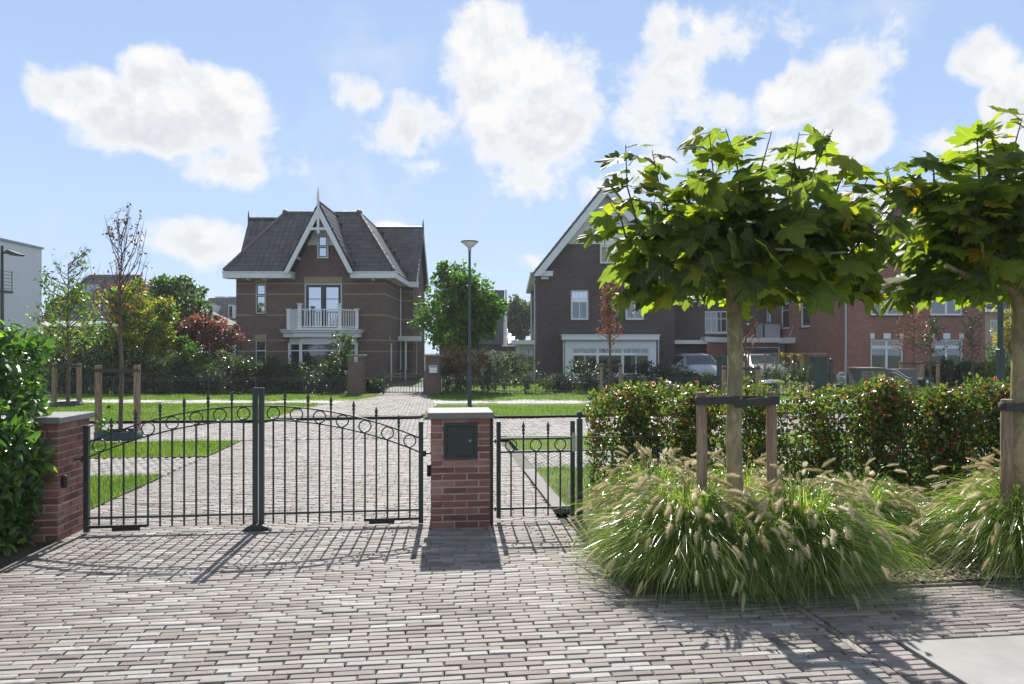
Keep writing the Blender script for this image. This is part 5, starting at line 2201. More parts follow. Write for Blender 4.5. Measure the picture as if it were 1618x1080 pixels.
def blob_points(blobs, n, per=9, sig=.12, shell=.35):
    """clustered points in ellipsoids: (cx, cy, cz, rx, ry, rz[, weight])"""
    w = np.array([b[3] * b[4] * b[5] * (b[6] if len(b) > 6 else 1) for b in blobs]) ** .8
    w = w / w.sum()
    nc = max(3, n // per)
    bi = RNG.choice(len(blobs), nc, p=w)
    B = np.array([b[:6] for b in blobs])[bi]
    d_ = rand_dirs(nc)
    rr = 1 - shell * RNG.random(nc) ** 1.3
    rr *= 1 + RNG.normal(0, .07, nc)
    C_ = B[:, :3] + d_ * B[:, 3:6] * rr[:, None]
    k = RNG.integers(0, nc, n)
    scale = B[k, 3:6].min(axis=1) * sig
    P = C_[k] + RNG.normal(size=(n, 3)) * scale[:, None]
    out = (P - B[k, :3]) / B[k, 3:6]
    out = out / np.maximum(np.linalg.norm(out, axis=1, keepdims=True), 1e-6)
    tone = RNG.random(nc)[k]
    return P, out, tone


def leafy(parent, name, blobs, n, size, mat, per=9, sig=.14, shell=.4, up=.5, tmpl=None, kind='stuff', zmin=None, tone_mix=.5, sv=.35):
    P, O, tone = blob_points(blobs, n, per, sig, shell)
    if zmin is not None:
        ok = P[:, 2] > zmin
        P, O, tone = P[ok], O[ok], tone[ok]
    n = len(P)
    D = O * .8 + rand_dirs(n) * .8 + np.array([0, 0, -.15])
    N_ = rand_dirs(n) * .8 + np.array([0, 0, up]) + O * .3
    T = frames(D, N_)
    s = size * (1 + RNG.uniform(-sv, sv, n))
    T = T * s[:, None, None]
    v, f = (tmpl or (QL, QLF))[:2]
    rnd = np.clip(RNG.random(n) * (1 - tone_mix) + tone * tone_mix, 0, .999)
    # keep the fractional wrap of the object's own random number out of the way of joined foliage
    return batch(name, v, f, P, T, rnd, mat, parent, kind=kind)


def branches(mb, base, blobs, r0, n=14, rad=None):
    rr = random.Random(int(base[0] * 100) + 5)
    for k in range(n):
        b = blobs[k % len(blobs)]
        d_ = Vector((rr.gauss(0, 1), rr.gauss(0, 1), rr.gauss(.3, .8))).normalized()
        e = Vector((b[0] + d_.x * b[3] * .85, b[1] + d_.y * b[4] * .85, b[2] + d_.z * b[5] * .85))
        s = Vector(base)
        m = s.lerp(e, .5) + Vector((rr.gauss(0, .08), rr.gauss(0, .08), -.06)) * (e - s).length
        mb.tube([s, s.lerp(m, .6), m, e], [r0 * .6, r0 * .45, r0 * .3, r0 * .08], 5)


def blobtree(name, label, cat, base, h, blobs, n, size, mat, trunk=.09, tmat='bark', group=None, per=9, sig=.14, shell=.4, up=.5, nb=14, mat2=None, frac=.4):
    root = thing(name, label, cat, base, group)
    rb_ = random.Random(int(abs(base[0]) * 1000))
    extra = []
    for b in blobs:
        for _ in range(5):
            a, e = rb_.uniform(0, 2 * PI), rb_.uniform(-.5, 1.2)
            q = rb_.uniform(.3, .48)
            extra.append((b[0] + math.cos(a) * math.cos(e) * b[3] * .85, b[1] + math.sin(a) * math.cos(e) * b[4] * .85, b[2] + math.sin(e) * b[5] * .85, b[3] * q, b[4] * q, b[5] * q, 1.6))
    blobs = [(b[0], b[1], b[2], b[3] * .9, b[4] * .9, b[5] * .9, 1) for b in blobs] + extra
    cz = min(b[2] - b[5] for b in blobs)
    mb = MB()
    top = max(b[2] for b in blobs)
    p = [Vector(base) + Vector((0, 0, -.05)), Vector(base) + Vector((.02, .01, max(.2, (cz - base[2]) * .6))), Vector((base[0] + .03, base[1], base[2] + (top - base[2]) * .75))]
    mb.tube(p, [trunk, trunk * .85, trunk * .35], 8)
    branches(mb, p[1], blobs, trunk, nb)
    mb.build('trunk', M[tmat], root)
    if mat2:
        leafy(root, 'crown', blobs, int(n * (1 - frac)), size, M[mat], per, sig, shell, up)
        leafy(root, 'leaves', blobs, int(n * frac), size, M[mat2], per * 2, sig, shell, up)
    else:
        leafy(root, 'crown', blobs, n, size, M[mat], per, sig, shell, up)
    return root


def pxblob(px, py, Y, rx, ry, rd=None, w=1):
    s = Y / F
    return (PX(px, Y), Y, PZ(py, Y), rx * s, (rd if rd else (rx + ry) / 2) * s, ry * s, w)


# ---------------------------------------------------------------- the two plane trees and a third just outside
PLT = [plane_template(k, c) for k, c in ((1, .6), (2, 1.1), (3, 1.5), (4, -.5))]
PMS = [mesh_of('leaf', v, f, M['plane_leaf'], uv, True) for v, f, uv in PLT]


def stakes(label, x, y, z0, zt, half, r, square=False, offy=0.0, strap_z=None, trunk_r=.06, group=None, mat='post_wood', only=None):
    root = thing('tree_stakes', label, 'tree stakes', (x, y, z0), group)
    for s in (-1, 1):
        if only and s != only:
            continue
        rr = random.Random(int(x * 77 + s))
        mb = MB()
        cx = x + s * half
        if square:
            mb.box(cx - r, cx + r, y + offy - r, y + offy + r, z0 - .05, zt)
        else:
            pts = [(cx + rr.gauss(0, .003), y + offy + rr.gauss(0, .003), z0 - .05 + (zt - z0 + .04) * k / 6) for k in range(7)]
            mb.tube(pts, [r * (1 + rr.gauss(0, .04)) for _ in range(6)] + [r * .93], 12)
        o = mb.build('stake', M[mat], root, bevel=.004 if square else 0)
    sz = strap_z if strap_z else zt - .07
    hb_ = .028
    for s in (-1, 1):
        mb = MB()
        a = Vector((x + s * half, y + offy - r - .006, sz))
        b = Vector((x - s * trunk_r * .3, y - trunk_r - .012, sz - (.025 if s > 0 else -.004)))
        d_ = (b - a).normalized()
        for (p, q) in ((a - d_ * r * 1.0, b),):
            mb.bar(p, q, .012, hb_ * 2)
        a2 = Vector((x + s * half, y + offy + r + .006, sz))
        b2 = Vector((x - s * trunk_r * .3, y + trunk_r + .012, sz))
        mb.bar(a2, b2, .012, hb_ * 2)
        cx = x + s * half
        mb.lathe((cx, y + offy, sz - hb_), [(r + .004, 0), (r + .010, .002), (r + .010, hb_ * 2 - .002), (r + .004, hb_ * 2)], 12)
        mb.build('strap', M['strap'], root)
    return root


def plane_tree(label, x, y, x0, x1, zb, zm, ztop, n, seed, trunk_r=.056, shoots=(), zf=1.0, low=None):
    rr = random.Random(seed)
    rg = np.random.default_rng(seed)
    root = thing('plane_tree', label, 'tree', (x, y, 0))
    mb = MB()
    zh = zb + .22
    pts = [(x, y, -.05), (x + .008, y, .5), (x - .004, y, 1.0), (x + .006, y, 1.5), (x, y, zh), (x + .01, y, zh + .35)]
    mb.tube(pts, [trunk_r * 1.2, trunk_r * 1.04, trunk_r, trunk_r * .96, trunk_r * 1.02, trunk_r * .55], 16)
    mb.build('trunk', M['bark_plane'], root)
    mb = MB()
    limbs = []
    nl = 9
    for k in range(nl):
        a = 2 * PI * k / nl + rr.uniform(-.2, .2)
        rx = (x1 - x if math.cos(a) > 0 else x - x0) * .78
        e = Vector((x + math.cos(a) * rx, y + math.sin(a) * .62, zh + .10 + rr.uniform(-.05, .15)))
        s = Vector((x, y, zh - rr.uniform(0, .15)))
        m = s.lerp(e, .4) + Vector((0, 0, .14))
        mb.tube([s, s.lerp(m, .5) + Vector((0, 0, .05)), m, m.lerp(e, .5) + Vector((0, 0, -.01)), e], [trunk_r * .42, trunk_r * .38, trunk_r * .3, trunk_r * .22, trunk_r * .14], 8)
        limbs.append((s, m, e))
    lb = mb.build('branch', M['bark_plane'], root)
    lb['kind'] = 'stuff'
    # upright shoots with leaves along them
    mb = MB()
    P, D, N_, S = [], [], [], []

    def put(p, d_, nrm, s):
        P.append(tuple(p)); D.append(tuple(d_)); N_.append(tuple(nrm)); S.append(s)

    def shoot(s, e, nlv, size=.185, tip=True):
        s, e = Vector(s), Vector(e)
        m = s.lerp(e, .5) + Vector((rr.gauss(0, .03), rr.gauss(0, .03), 0))
        mb.tube([s, m, e], [.008, .0055, .003], 5)
        for j in range(nlv):
            t = .25 + .75 * (j + rr.random()) / nlv
            p = s.lerp(e, t)
            a = rr.uniform(0, 2 * PI)
            out = Vector((math.cos(a), math.sin(a), rr.uniform(-.35, .5)))
            pet = rr.uniform(.04, .11)
            q = p + out * pet
            mb.tube([p, q], [.003, .0022], 4, cap=False)
            put(q, out + Vector((0, 0, -rr.uniform(0, .7))), Vector((rr.gauss(0, .45), rr.gauss(-.15, .45), 1)), size * rr.uniform(.7, 1.2))
    ns = 36
    for k in range(ns):
        t = (k + .5) / ns
        px_ = x0 + (x1 - x0) * (rr.random() * .84 + .08)
        f = 1 - abs((px_ - (x0 + x1) / 2) / ((x1 - x0) / 2)) ** 2.4
        py_ = y + rr.uniform(-.42, .42)
        h_ = zm - .18 + (ztop - zm) * .85 * max(0, f) * rr.random() ** 1.5
        s = Vector((px_ * .8 + x * .2, y + (py_ - y) * .7, zh + rr.uniform(.0, .25)))
        e = Vector((px_ + rr.gauss(0, .08), py_, h_))
        shoot(s, e, int(5 + 9 * (e - s).length))
    for (sx, sz, ex, ez_, nlv) in shoots:
        shoot((sx, y + rr.uniform(-.2, .1), sz), (ex, y + rr.uniform(-.25, .1), ez_), nlv, .2)
    # dense drooping skirt and body
    cx, hx_ = (x0 + x1) / 2, (x1 - x0) / 2
    need = n - len(P)
    while need > 0:
        a = rr.uniform(0, 2 * PI)
        rad = rr.random() ** .36
        px_ = cx + math.cos(a) * rad * hx_ * .97
        py_ = y + math.sin(a) * rad * .50
        edge = 1 - rad
        fz = rr.random()
        f2 = max(0, 1 - abs((px_ - cx) / hx_) ** 2.6)
        topz = zb + .2 + (zm - zb - .1) * f2 ** .7 * rr.uniform(.78, 1.06)
        bot = zb + .02 + .12 * (1 - min(1, rad * 1.2)) + (low(px_) if low else 0)
        pz_ = bot + (topz - bot) * fz ** 1.25
        out = Vector((math.cos(a) * .8, math.sin(a), 0))
        drp = rr.uniform(.0, 1.2) if rad > .6 else rr.uniform(-.3, .8)
        d_ = out * rr.uniform(.3, 1) + Vector((rr.gauss(0, .4), rr.gauss(0, .4), -drp))
        nr = out * rr.uniform(.1, 1.1) + Vector((rr.gauss(0, .45), rr.gauss(0, .45), rr.uniform(.1, 1)))
        put((px_, py_, pz_), d_, nr, rr.choice((rr.uniform(.11, .19), rr.uniform(.15, .26))))
        if rr.random() < .35:
            mb.tube([(px_, py_, pz_), Vector((px_, py_, pz_)) - out * .09 + Vector((0, 0, .05))], [.0025, .003], 4, cap=False)
        need -= 1
    tw = mb.build('twigs', M['twig'], root)
    tw['kind'] = 'stuff'
    P, D, N_, S = map(np.array, (P, D, N_, S))
    T = frames(D, N_) * S[:, None, None]
    # nearest 300 leaves one by one, the others joined
    sc_ = P[:, 1] - S * .6
    ok = np.array([in_frame(p[0], p[1], p[2]) for p in P])
    order = np.argsort(np.where(ok, sc_, 99))
    s_ = order[:296]
    pieces('leaf', PMS, P[s_], T[s_], root)
    r_ = order[296:]
    k4 = len(r_) // 2
    for q, ti in ((r_[:k4], 1), (r_[k4:], 0)):
        v, f, uv = PLT[ti]
        batch('leaf', v, f, P[q], T[q], rg.random(len(q)), M['plane_leaf'], root, uv=uv, smooth=True)
    return root


TX, TY = 1.628, 5.0
tz = lambda py: PZ(py, TY)
tx = lambda px: PX(px, TY)
sh1 = [(tx(1005), tz(360), tx(985), tz(235), 7), (tx(1062), tz(350), tx(1030), tz(238), 7), (tx(1140), tz(340), tx(1122), tz(205), 8), (tx(1165), tz(330), tx(1150), tz(200), 8),
       (tx(1190), tz(320), tx(1202), tz(222), 3), (tx(1235), tz(330), tx(1268), tz(205), 9), (tx(1260), tz(340), tx(1300), tz(215), 8), (tx(1310), tz(340), tx(1322), tz(262), 6),
       (tx(1350), tz(380), tx(1372), tz(280), 6), (tx(985), tz(380), tx(962), tz(320), 7), (tx(1010), tz(390), tx(952), tz(370), 6), (tx(1090), tz(330), tx(1085), tz(268), 6)]
plane_tree('young plane tree with broad leaves, its trunk strapped between two round stakes', TX, TY, tx(972), tx(1385), 1.985, tz(318), tz(215), 720, 21, shoots=sh1)
stakes('pair of round wooden stakes with grey strap at the nearer plane tree', TX + .0, TY, 0, 1.325, .255, .037, False, -.05, 1.255, .055)
T2X, T2Y = 3.73, 5.02
sh2 = [(PX(1410, T2Y), PZ(330, T2Y), PX(1392, T2Y), PZ(268, T2Y), 7), (PX(1480, T2Y), PZ(300, T2Y), PX(1455, T2Y), PZ(248, T2Y), 8), (PX(1530, T2Y), PZ(290, T2Y), PX(1512, T2Y), PZ(212, T2Y), 8),
       (PX(1570, T2Y), PZ(290, T2Y), PX(1566, T2Y), PZ(196, T2Y), 5), (PX(1600, T2Y), PZ(290, T2Y), PX(1610, T2Y), PZ(188, T2Y), 9), (PX(1445, T2Y), PZ(340, T2Y), PX(1410, T2Y), PZ(285, T2Y), 7), (PX(1640, T2Y), PZ(290, T2Y), PX(1660, T2Y), PZ(200, T2Y), 9)]
plane_tree('second plane tree at the right edge with a curving low branch', T2X, T2Y, PX(1418, T2Y), PX(1800, T2Y), 2.02, PZ(285, T2Y), PZ(192, T2Y), 720, 22, shoots=sh2)
pt_ = bpy.data.objects['plane_tree.001']
mb = MB()
mb.tube([(T2X, T2Y - .02, 1.70), (T2X - .04, T2Y - .06, 1.93), (T2X - .13, T2Y - .12, 2.07), (T2X - .30, T2Y - .18, 2.13), (T2X - .54, T2Y - .22, 2.14), (T2X - .70, T2Y - .25, 2.21)], [.05, .044, .038, .032, .026, .018], 10)
mb.build('low_branch', M['bark_plane'], pt_)
stakes('pair of round wooden stakes with dark strap at the right edge plane tree', T2X + .0, T2Y, 0, 1.27, .13, .04, False, -.05, 1.21, .055)

# ---------------------------------------------------------------- laurel hedge on the left
lh = thing('laurel_hedge', 'tall glossy laurel hedge covering the left edge and brick pillar', 'hedge', (-4.5, 5.0, 0))
def laurel(n, box, rg):
    x0, x1, y0, y1, z0, z1 = box
    P, D, N_ = [], [], []
    nb = n // 9
    for k in range(nb):
        u = rg.random(3)
        f = rg.random()
        if f < .45:      # right face
            p = np.array([x1 - abs(rg.normal(0, .05)), y0 + (y1 - y0) * u[1], z0 + (z1 - z0) * u[2]]); o = np.array([1, -.25, .1])
        elif f < .8:    # front side (towards the camera)
            p = np.array([x0 + (x1 - x0) * u[0], y0 + abs(rg.normal(0, .06)), z0 + (z1 - z0) * u[2]]); o = np.array([.2, -1, .1])
        else:
            p = np.array([x0 + (x1 - x0) * u[0], y0 + (y1 - y0) * u[1], z1 - abs(rg.normal(0, .06))]); o = np.array([.1, -.1, 1])
        p = p + .07 * np.array([math.sin(p[2] * 5 + p[1] * 3), math.sin(p[0] * 4 + p[2] * 4), .4 * math.sin(p[0] * 9 + p[1] * 7)])
        tip = o + rg.normal(0, .35, 3) + np.array([0, 0, .5])
        tip = tip / np.linalg.norm(tip)
        for j in range(9):
            a = j * 2.4
            r1 = np.cross(tip, [0.2, .1, 1.0]); r1 /= np.linalg.norm(r1) + 1e-6
            r2 = np.cross(tip, r1)
            side = r1 * math.cos(a) + r2 * math.sin(a)
            P.append(p + tip * (j * .022 - .1) + side * .01)
            D.append(side * rg.uniform(.6, 1.1) + tip * rg.uniform(.2, .9) + rg.normal(0, .12, 3))
            N_.append(tip + rg.normal(0, .25, 3))
    return np.array(P), np.array(D), np.array(N_)
rg = np.random.default_rng(4)
P, D, N_ = laurel(5200, (-5.6, -3.98, 4.75, 5.80, .02, 1.74), rg)
S = rg.uniform(.075, .135, len(P))
T = frames(D, N_) * S[:, None, None]
LMS = [mesh_of('leaf', LL, LLF, M['laurel_leaf'])]
v2 = [(x, y, z - .18 * y * y) for x, y, z in LL]
LMS.append(mesh_of('leaf', v2, LLF, M['laurel_leaf']))
vis = np.array([in_frame(*p) for p in P])
order = np.argsort(np.where(vis, P[:, 1] - P[:, 0] * .6, 99))
pieces('leaf', LMS, P[order[:296]], T[order[:296]], lh)
batch('leaf', v2, LLF, P[order[296:]], T[order[296:]], rg.random(len(P) - 296), M['laurel_leaf'], lh)
mb = MB()
for k in range(26):
    x = random.uniform(-5.4, -4.15); y = random.uniform(4.9, 5.7)
    mb.tube([(x, y, 0), (x + random.gauss(0, .06), y + random.gauss(0, .05), .8), (x + random.gauss(0, .12), y + random.gauss(0, .08), 1.6)], [.014, .01, .004], 5)
o = mb.build('stem', M['bark'], lh)
o['kind'] = 'stuff'
leafy(lh, 'inner_leaves', [(-4.85, 5.3, .85, .7, .42, .85)], 1800, .11, M['laurel_leaf'], shell=.9, tmpl=(LL, LLF))

# ---------------------------------------------------------------- holly hedge behind the grasses
hh = thing('holly_hedge', 'clipped holly hedge with red berries running behind the ornamental grasses', 'hedge', (3.6, 7.2, 0))
rg = np.random.default_rng(8)


def hedge_row(n, x0, x1, y0, y1, z1, thin):
    P = []
    while len(P) < n:
        x = rg.uniform(x0, x1)
        y = rg.uniform(y0, y1)
        z = rg.random() ** .8 * (z1 + .05 * math.sin(x * 5.2) + .03 * math.sin(x * 13) - .06)
        col_ = .5 + .5 * math.sin(x * 2 * PI / .62 + .8 * math.sin(x))
        den = .35 + .65 * col_
        gap = thin(x, z)
        if rg.random() > den * gap:
            continue
        c = np.array([x, y, z])
        k = rg.integers(5, 11)
        for j in range(k):
            P.append(c + rg.normal(0, .034, 3))
    return np.array(P[:n])


def thin(x, z):
    px = CX + x / 7.2 * F
    if 1165 < px < 1345 and z > .55:
        return .5
    if z < .2:
        return .7
    return .8 if px < 1165 else 1.0


P = hedge_row(40000, .84, 6.0, 6.98, 7.55, 1.29, thin)
n = len(P)
D = rand_dirs(n) + np.array([0, 0, .5])
N_ = rand_dirs(n) + np.array([0, -.3, .8])
S = rg.uniform(.034, .064, n)
HL = [(0, 0, 0), (-.30, .3, .08), (-.22, .7, .02), (0, .5, -.03), (.22, .7, .02), (.30, .3, .08), (0, 1, -.04)]
HF = [(0, 3, 1), (0, 5, 3), (1, 3, 2), (3, 5, 4), (2, 3, 6), (3, 4, 6)]
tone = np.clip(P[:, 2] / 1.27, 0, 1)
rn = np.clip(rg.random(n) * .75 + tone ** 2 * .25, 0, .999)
batch('foliage', HL, HF, P, frames(D, N_) * S[:, None, None], rn, M['holly_leaf'], hh)
mb = MB()
for k in range(60):
    x = .88 + 5.1 * k / 60 + rg.normal(0, .02)
    y = 7.22 + rg.normal(0, .06)
    h_ = rg.uniform(.9, 1.15)
    mb.tube([(x, y, -.02), (x + rg.normal(0, .04), y, h_ * .5), (x + rg.normal(0, .07), y + rg.normal(0, .05), h_)], [.009, .007, .003], 5)
    for j in range(4):
        z = rg.uniform(.25, h_)
        mb.tube([(x, y, z), (x + rg.normal(0, .14), y + rg.normal(0, .12), z + rg.uniform(.08, .22))], [.004, .002], 4)
o = mb.build('stem', M['bark'], hh)
o['kind'] = 'stuff'
bc = P[rg.integers(0, n, 950)] + rg.normal(0, .012, (950, 3)) + np.array([0, -.03, 0])
BP = (bc[:, None, :] + rg.normal(0, .0115, (950, 8, 3))).reshape(-1, 3)
OV = [(1, 0, 0), (-1, 0, 0), (0, 1, 0), (0, -1, 0), (0, 0, 1), (0, 0, -1)]
OF = [(0, 2, 4), (2, 1, 4), (1, 3, 4), (3, 0, 4), (2, 0, 5), (1, 2, 5), (3, 1, 5), (0, 3, 5)]
batch('berries', OV, OF, BP, np.array([np.eye(3) * .0088] * len(BP)), rg.random(len(BP)), M['berry'], hh, smooth=True)

# ---------------------------------------------------------------- fountain grasses
PLM = []


def plume_mesh(seed, bend):
    r_ = random.Random(seed)
    vs, fs = [], []
    L = 1.0
    def cen(t):
        return Vector((bend * t * t * .35, t * L, -.18 * t * t))
    rings = [(0, .02), (.15, .08), (.45, .095), (.75, .07), (1, .01)]
    for (t, q) in rings:
        c = cen(t)
        for k in range(5):
            a = 2 * PI * k / 5
            vs.append(c + Vector((math.cos(a) * q, 0, math.sin(a) * q)))
    for i in range(4):
        for k in range(5):
            fs.append((i * 5 + k, i * 5 + (k + 1) % 5, (i + 1) * 5 + (k + 1) % 5, (i + 1) * 5 + k))
    for k in range(190):
        t = r_.random() ** .9
        c = cen(t)
        a = r_.uniform(0, 2 * PI)
        o = Vector((math.cos(a), 0, math.sin(a)))
        env = .25 * math.sin(PI * min(1, t * .85 + .12)) ** .7
        tip = c + o * env * r_.uniform(.6, 1.15) + Vector((0, r_.uniform(.08, .2), 0))
        w = Vector((-o.z, 0, o.x)) * .011
        b = len(vs)
        vs += [c + o * .03 - w, c + o * .03 + w, tip]
        fs.append((b, b + 1, b + 2))
    return mesh_of('plume', vs, fs, M['plume'])


PLM = [plume_mesh(k, b) for k, b in ((1, .3), (2, -.5), (3, .9), (4, -.1), (5, .55))]


def ribbons(rg, cx, cy, n, R0, H, lmin, lmax, w, seed_r=.16, dirbias=None, segs=5, lmaxl=1.0):
    """arching blades leaving a tuft: returns verts, faces, rnd, tips"""
    a = rg.uniform(0, 2 * PI, n)
    r0 = seed_r * np.sqrt(rg.random(n))
    a0 = a + rg.normal(0, .5, n)
    bx, by = cx + np.cos(a0) * r0, cy + np.sin(a0) * r0
    lean = rg.beta(1.25, 1.35, n) * lmaxl                     # 0 upright, 1 lies out
    L = rg.uniform(lmin, lmax, n) * np.where(rg.random(n) < .25, .65, 1)
    reach = R0 * (.12 + .95 * lean) * (L / lmax)
    peak = H * (1.08 - .50 * lean ** 1.5) * (L / lmax) * rg.uniform(.85, 1.08, n)
    droop = lean ** 1.2 * rg.uniform(.35, 1.25, n)
    dx, dy = np.cos(a), np.sin(a)
    if dirbias is not None:
        dx = dx + dirbias[0] * .3
        dy = dy + dirbias[1] * .3
    bend = rg.normal(0, .30, n) * reach
    pts = []
    for k in range(segs + 1):
        t = k / segs
        h = peak * (1 - (1 - t * 1.0) ** 2) - droop * peak * 1.05 * t ** 3.2
        rr_ = reach * (t * .55 + t * t * .45)
        h = h - peak * .16 * (t ** 2) * (1 - lean)
        pts.append(np.column_stack([bx + dx * rr_ - dy * bend * t * t, by + dy * rr_ + dx * bend * t * t, np.maximum(h, .01 + 0 * h)]))
    return np.stack(pts, axis=1), a


def grass_clump(label, cx, cy, R0, H, n, npl, seed, bias=None):
    rg = np.random.default_rng(seed)
    root = thing('fountain_grass', label, 'ornamental grass', (cx, cy, 0), 'fountain grasses in the bed')
    segs = 6
    pts, a = ribbons(rg, cx, cy, n, R0, H, .55, 1.0, .004, bias and .16 or .16, bias, segs)
    w0 = rg.uniform(.0018, .0036, n)
    side = np.column_stack([-np.sin(a), np.cos(a), np.zeros(n)]) + rg.normal(0, .6, (n, 3))
    side /= np.linalg.norm(side, axis=1, keepdims=True)
    prof_ = np.array([.8, 1, 1, .95, .8, .55, .12])
    Lft = pts - side[:, None, :] * (w0[:, None] * prof_[None, :])[:, :, None]
    Rgt = pts + side[:, None, :] * (w0[:, None] * prof_[None, :])[:, :, None]
    V = np.stack([Lft, Rgt], axis=2).reshape(n, -1, 3)
    K = (segs + 1) * 2
    fs = [(2 * k, 2 * k + 1, 2 * k + 3, 2 * k + 2) for k in range(segs)]
    me = bpy.data.meshes.new('blades')
    VV = V.reshape(-1, 3) - np.array([cx, cy, 0])
    loops = (np.array(fs).reshape(-1)[None, :] + (np.arange(n) * K)[:, None]).reshape(-1)
    me.vertices.add(len(VV)); me.vertices.foreach_set('co', VV.reshape(-1).astype(np.float32))
    me.loops.add(len(loops)); me.loops.foreach_set('vertex_index', loops.astype(np.int32))
    me.polygons.add(len(loops) // 4); me.polygons.foreach_set('loop_start', (np.arange(len(loops) // 4) * 4).astype(np.int32))
    at = me.attributes.new('rnd', 'FLOAT', 'POINT')
    at.data.foreach_set('value', np.repeat(rg.random(n) * .95, K).astype(np.float32))
    me.materials.append(M['blade'])
    me.update(calc_edges=True)
    o = link('blades', me, root, (cx, cy, 0))
    o['kind'] = 'stuff'
    # stalks carrying plumes
    pts, a = ribbons(rg, cx, cy, npl, R0 * 1.12, H * 1.16, .80, 1.0, .002, .1, bias, 7, .80)
    mb = MB()
    P, T = [], []
    for i in range(npl):
        p = pts[i]
        cut = 6 if rg.random() < .6 else 7
        q = [Vector(z) for z in p[:cut + 1]]
        q = [Vector((z.x, z.y, max(z.z, .08))) for z in q]
        mb.tube(q, [.0016] * len(q), 3, cap=False)
        d_ = (q[-1] - q[-2]).normalized()
        L = rg.uniform(.085, .128)
        D = np.array([[d_.x, d_.y, d_.z + rg.normal(.0, .12)]])
        F_ = frames(D, np.array([[rg.normal(0, .3), rg.normal(0, .3), 1.0]]))[0] * L
        P.append(tuple(q[-1])); T.append(F_)
    o = mb.build('stalks', M['blade'], root)
    o['kind'] = 'stuff'
    pieces('plume', PLM, np.array(P), np.array(T), root)
    return root


grass_clump('largest fountain grass clump, in front of the staked plane tree, leftmost', 1.27, 4.93, .84, .73, 15000, 260, 31, (0, -.1))
grass_clump('fountain grass clump in front of the right stake of the nearer tree', 2.04, 4.88, .82, .73, 14000, 215, 32, (.1, -.1))
grass_clump('small fountain grass clump squeezed between the two front clumps before the tree', 1.63, 4.66, .55, .60, 6000, 90, 38)
grass_clump('fountain grass clump behind the leftmost one, close to the gate post', 1.15, 5.6, .66, .78, 6000, 170, 33, (-.1, 0))
grass_clump('fountain grass clump directly behind the nearer plane trunk', 1.98, 6.0, .70, .70, 4500, 120, 34)
grass_clump('fountain grass clump right of the pale gravel patch, front row', 3.86, 5.12, .90, .78, 13000, 270, 35, (-.1, -.1))
grass_clump('fountain grass clump behind the gravel patch, left of the right stake', 2.95, 5.8, .76, .60, 6000, 170, 36, (0, 0))
grass_clump('fountain grass clump at the right edge behind the curved branch trunk', 4.6, 5.7, .8, .80, 5000, 110, 37)

# ================================================================== LEFT SIDE: STREET TREES AND HEDGE
sx = PX(190, 12.75)
def sparse_tree(label, x, y, z0, h, spread, nbr, r0, leafspec, seed, zstart=1.6, group=None, up=1.6):
    rr = random.Random(seed)
    root = thing('young_tree', label, 'tree', (x, y, z0), group)
    mb = MB()
    mb.tube([(x, y, z0 - .05), (x + .02, y, z0 + h * .3), (x - .01, y, z0 + h * .6), (x + .03, y, z0 + h)], [r0, r0 * .8, r0 * .5, r0 * .1], 8)
    mb.build('trunk', M['bark'], root)
    mb = MB()
    tips = []
    for k in range(nbr):
        t = zstart / h + (1 - zstart / h) * (k / nbr) ** .9
        s = Vector((x, y, z0 + h * t))
        a = rr.uniform(0, 2 * PI)
        ln = spread * (1.05 - .6 * t) * rr.uniform(.6, 1.2)
        e = s + Vector((math.cos(a) * ln, math.sin(a) * ln, ln * up * rr.uniform(.7, 1.3)))
        m = s.lerp(e, .5) + Vector((math.cos(a) * ln * .18, math.sin(a) * ln * .18, -.05 * ln))
        mb.tube([s, m, e], [r0 * .3, r0 * .2, r0 * .06], 4)
        tips.append((s, m, e))
        for j in range(3):
            p = m.lerp(e, rr.random())
            q = p + Vector((rr.gauss(0, .12), rr.gauss(0, .12), rr.uniform(.08, .3))) * spread
            mb.tube([p, q], [r0 * .1, r0 * .04], 3, cap=False)
            tips.append((p, p.lerp(q, .5), q))
    o = mb.build('branches', M['twig'], root)
    o['kind'] = 'stuff'
    for (nm, mat, n, size, zlo, zhi, sg) in leafspec:
        P = []
        while len(P) < n:
            s, m, e = rr.choice(tips)
            t = rr.random()
            p = s.lerp(m, t * 2) if t < .5 else m.lerp(e, t * 2 - 1)
            if zlo <= p.z - z0 <= zhi:
                P.append((p.x + rr.gauss(0, sg), p.y + rr.gauss(0, sg), p.z + rr.gauss(0, sg)))
            elif rr.random() < .002:
                break
        P = np.array(P)
        k = len(P)
        T = frames(rand_dirs(k) + np.array([0, 0, -.4]), rand_dirs(k) + np.array([0, 0, .7])) * (RNG.uniform(.6, 1.2, k) * size)[:, None, None]
        batch(nm, QL, QLF, P, T, RNG.random(k), M[mat], root)
    return root


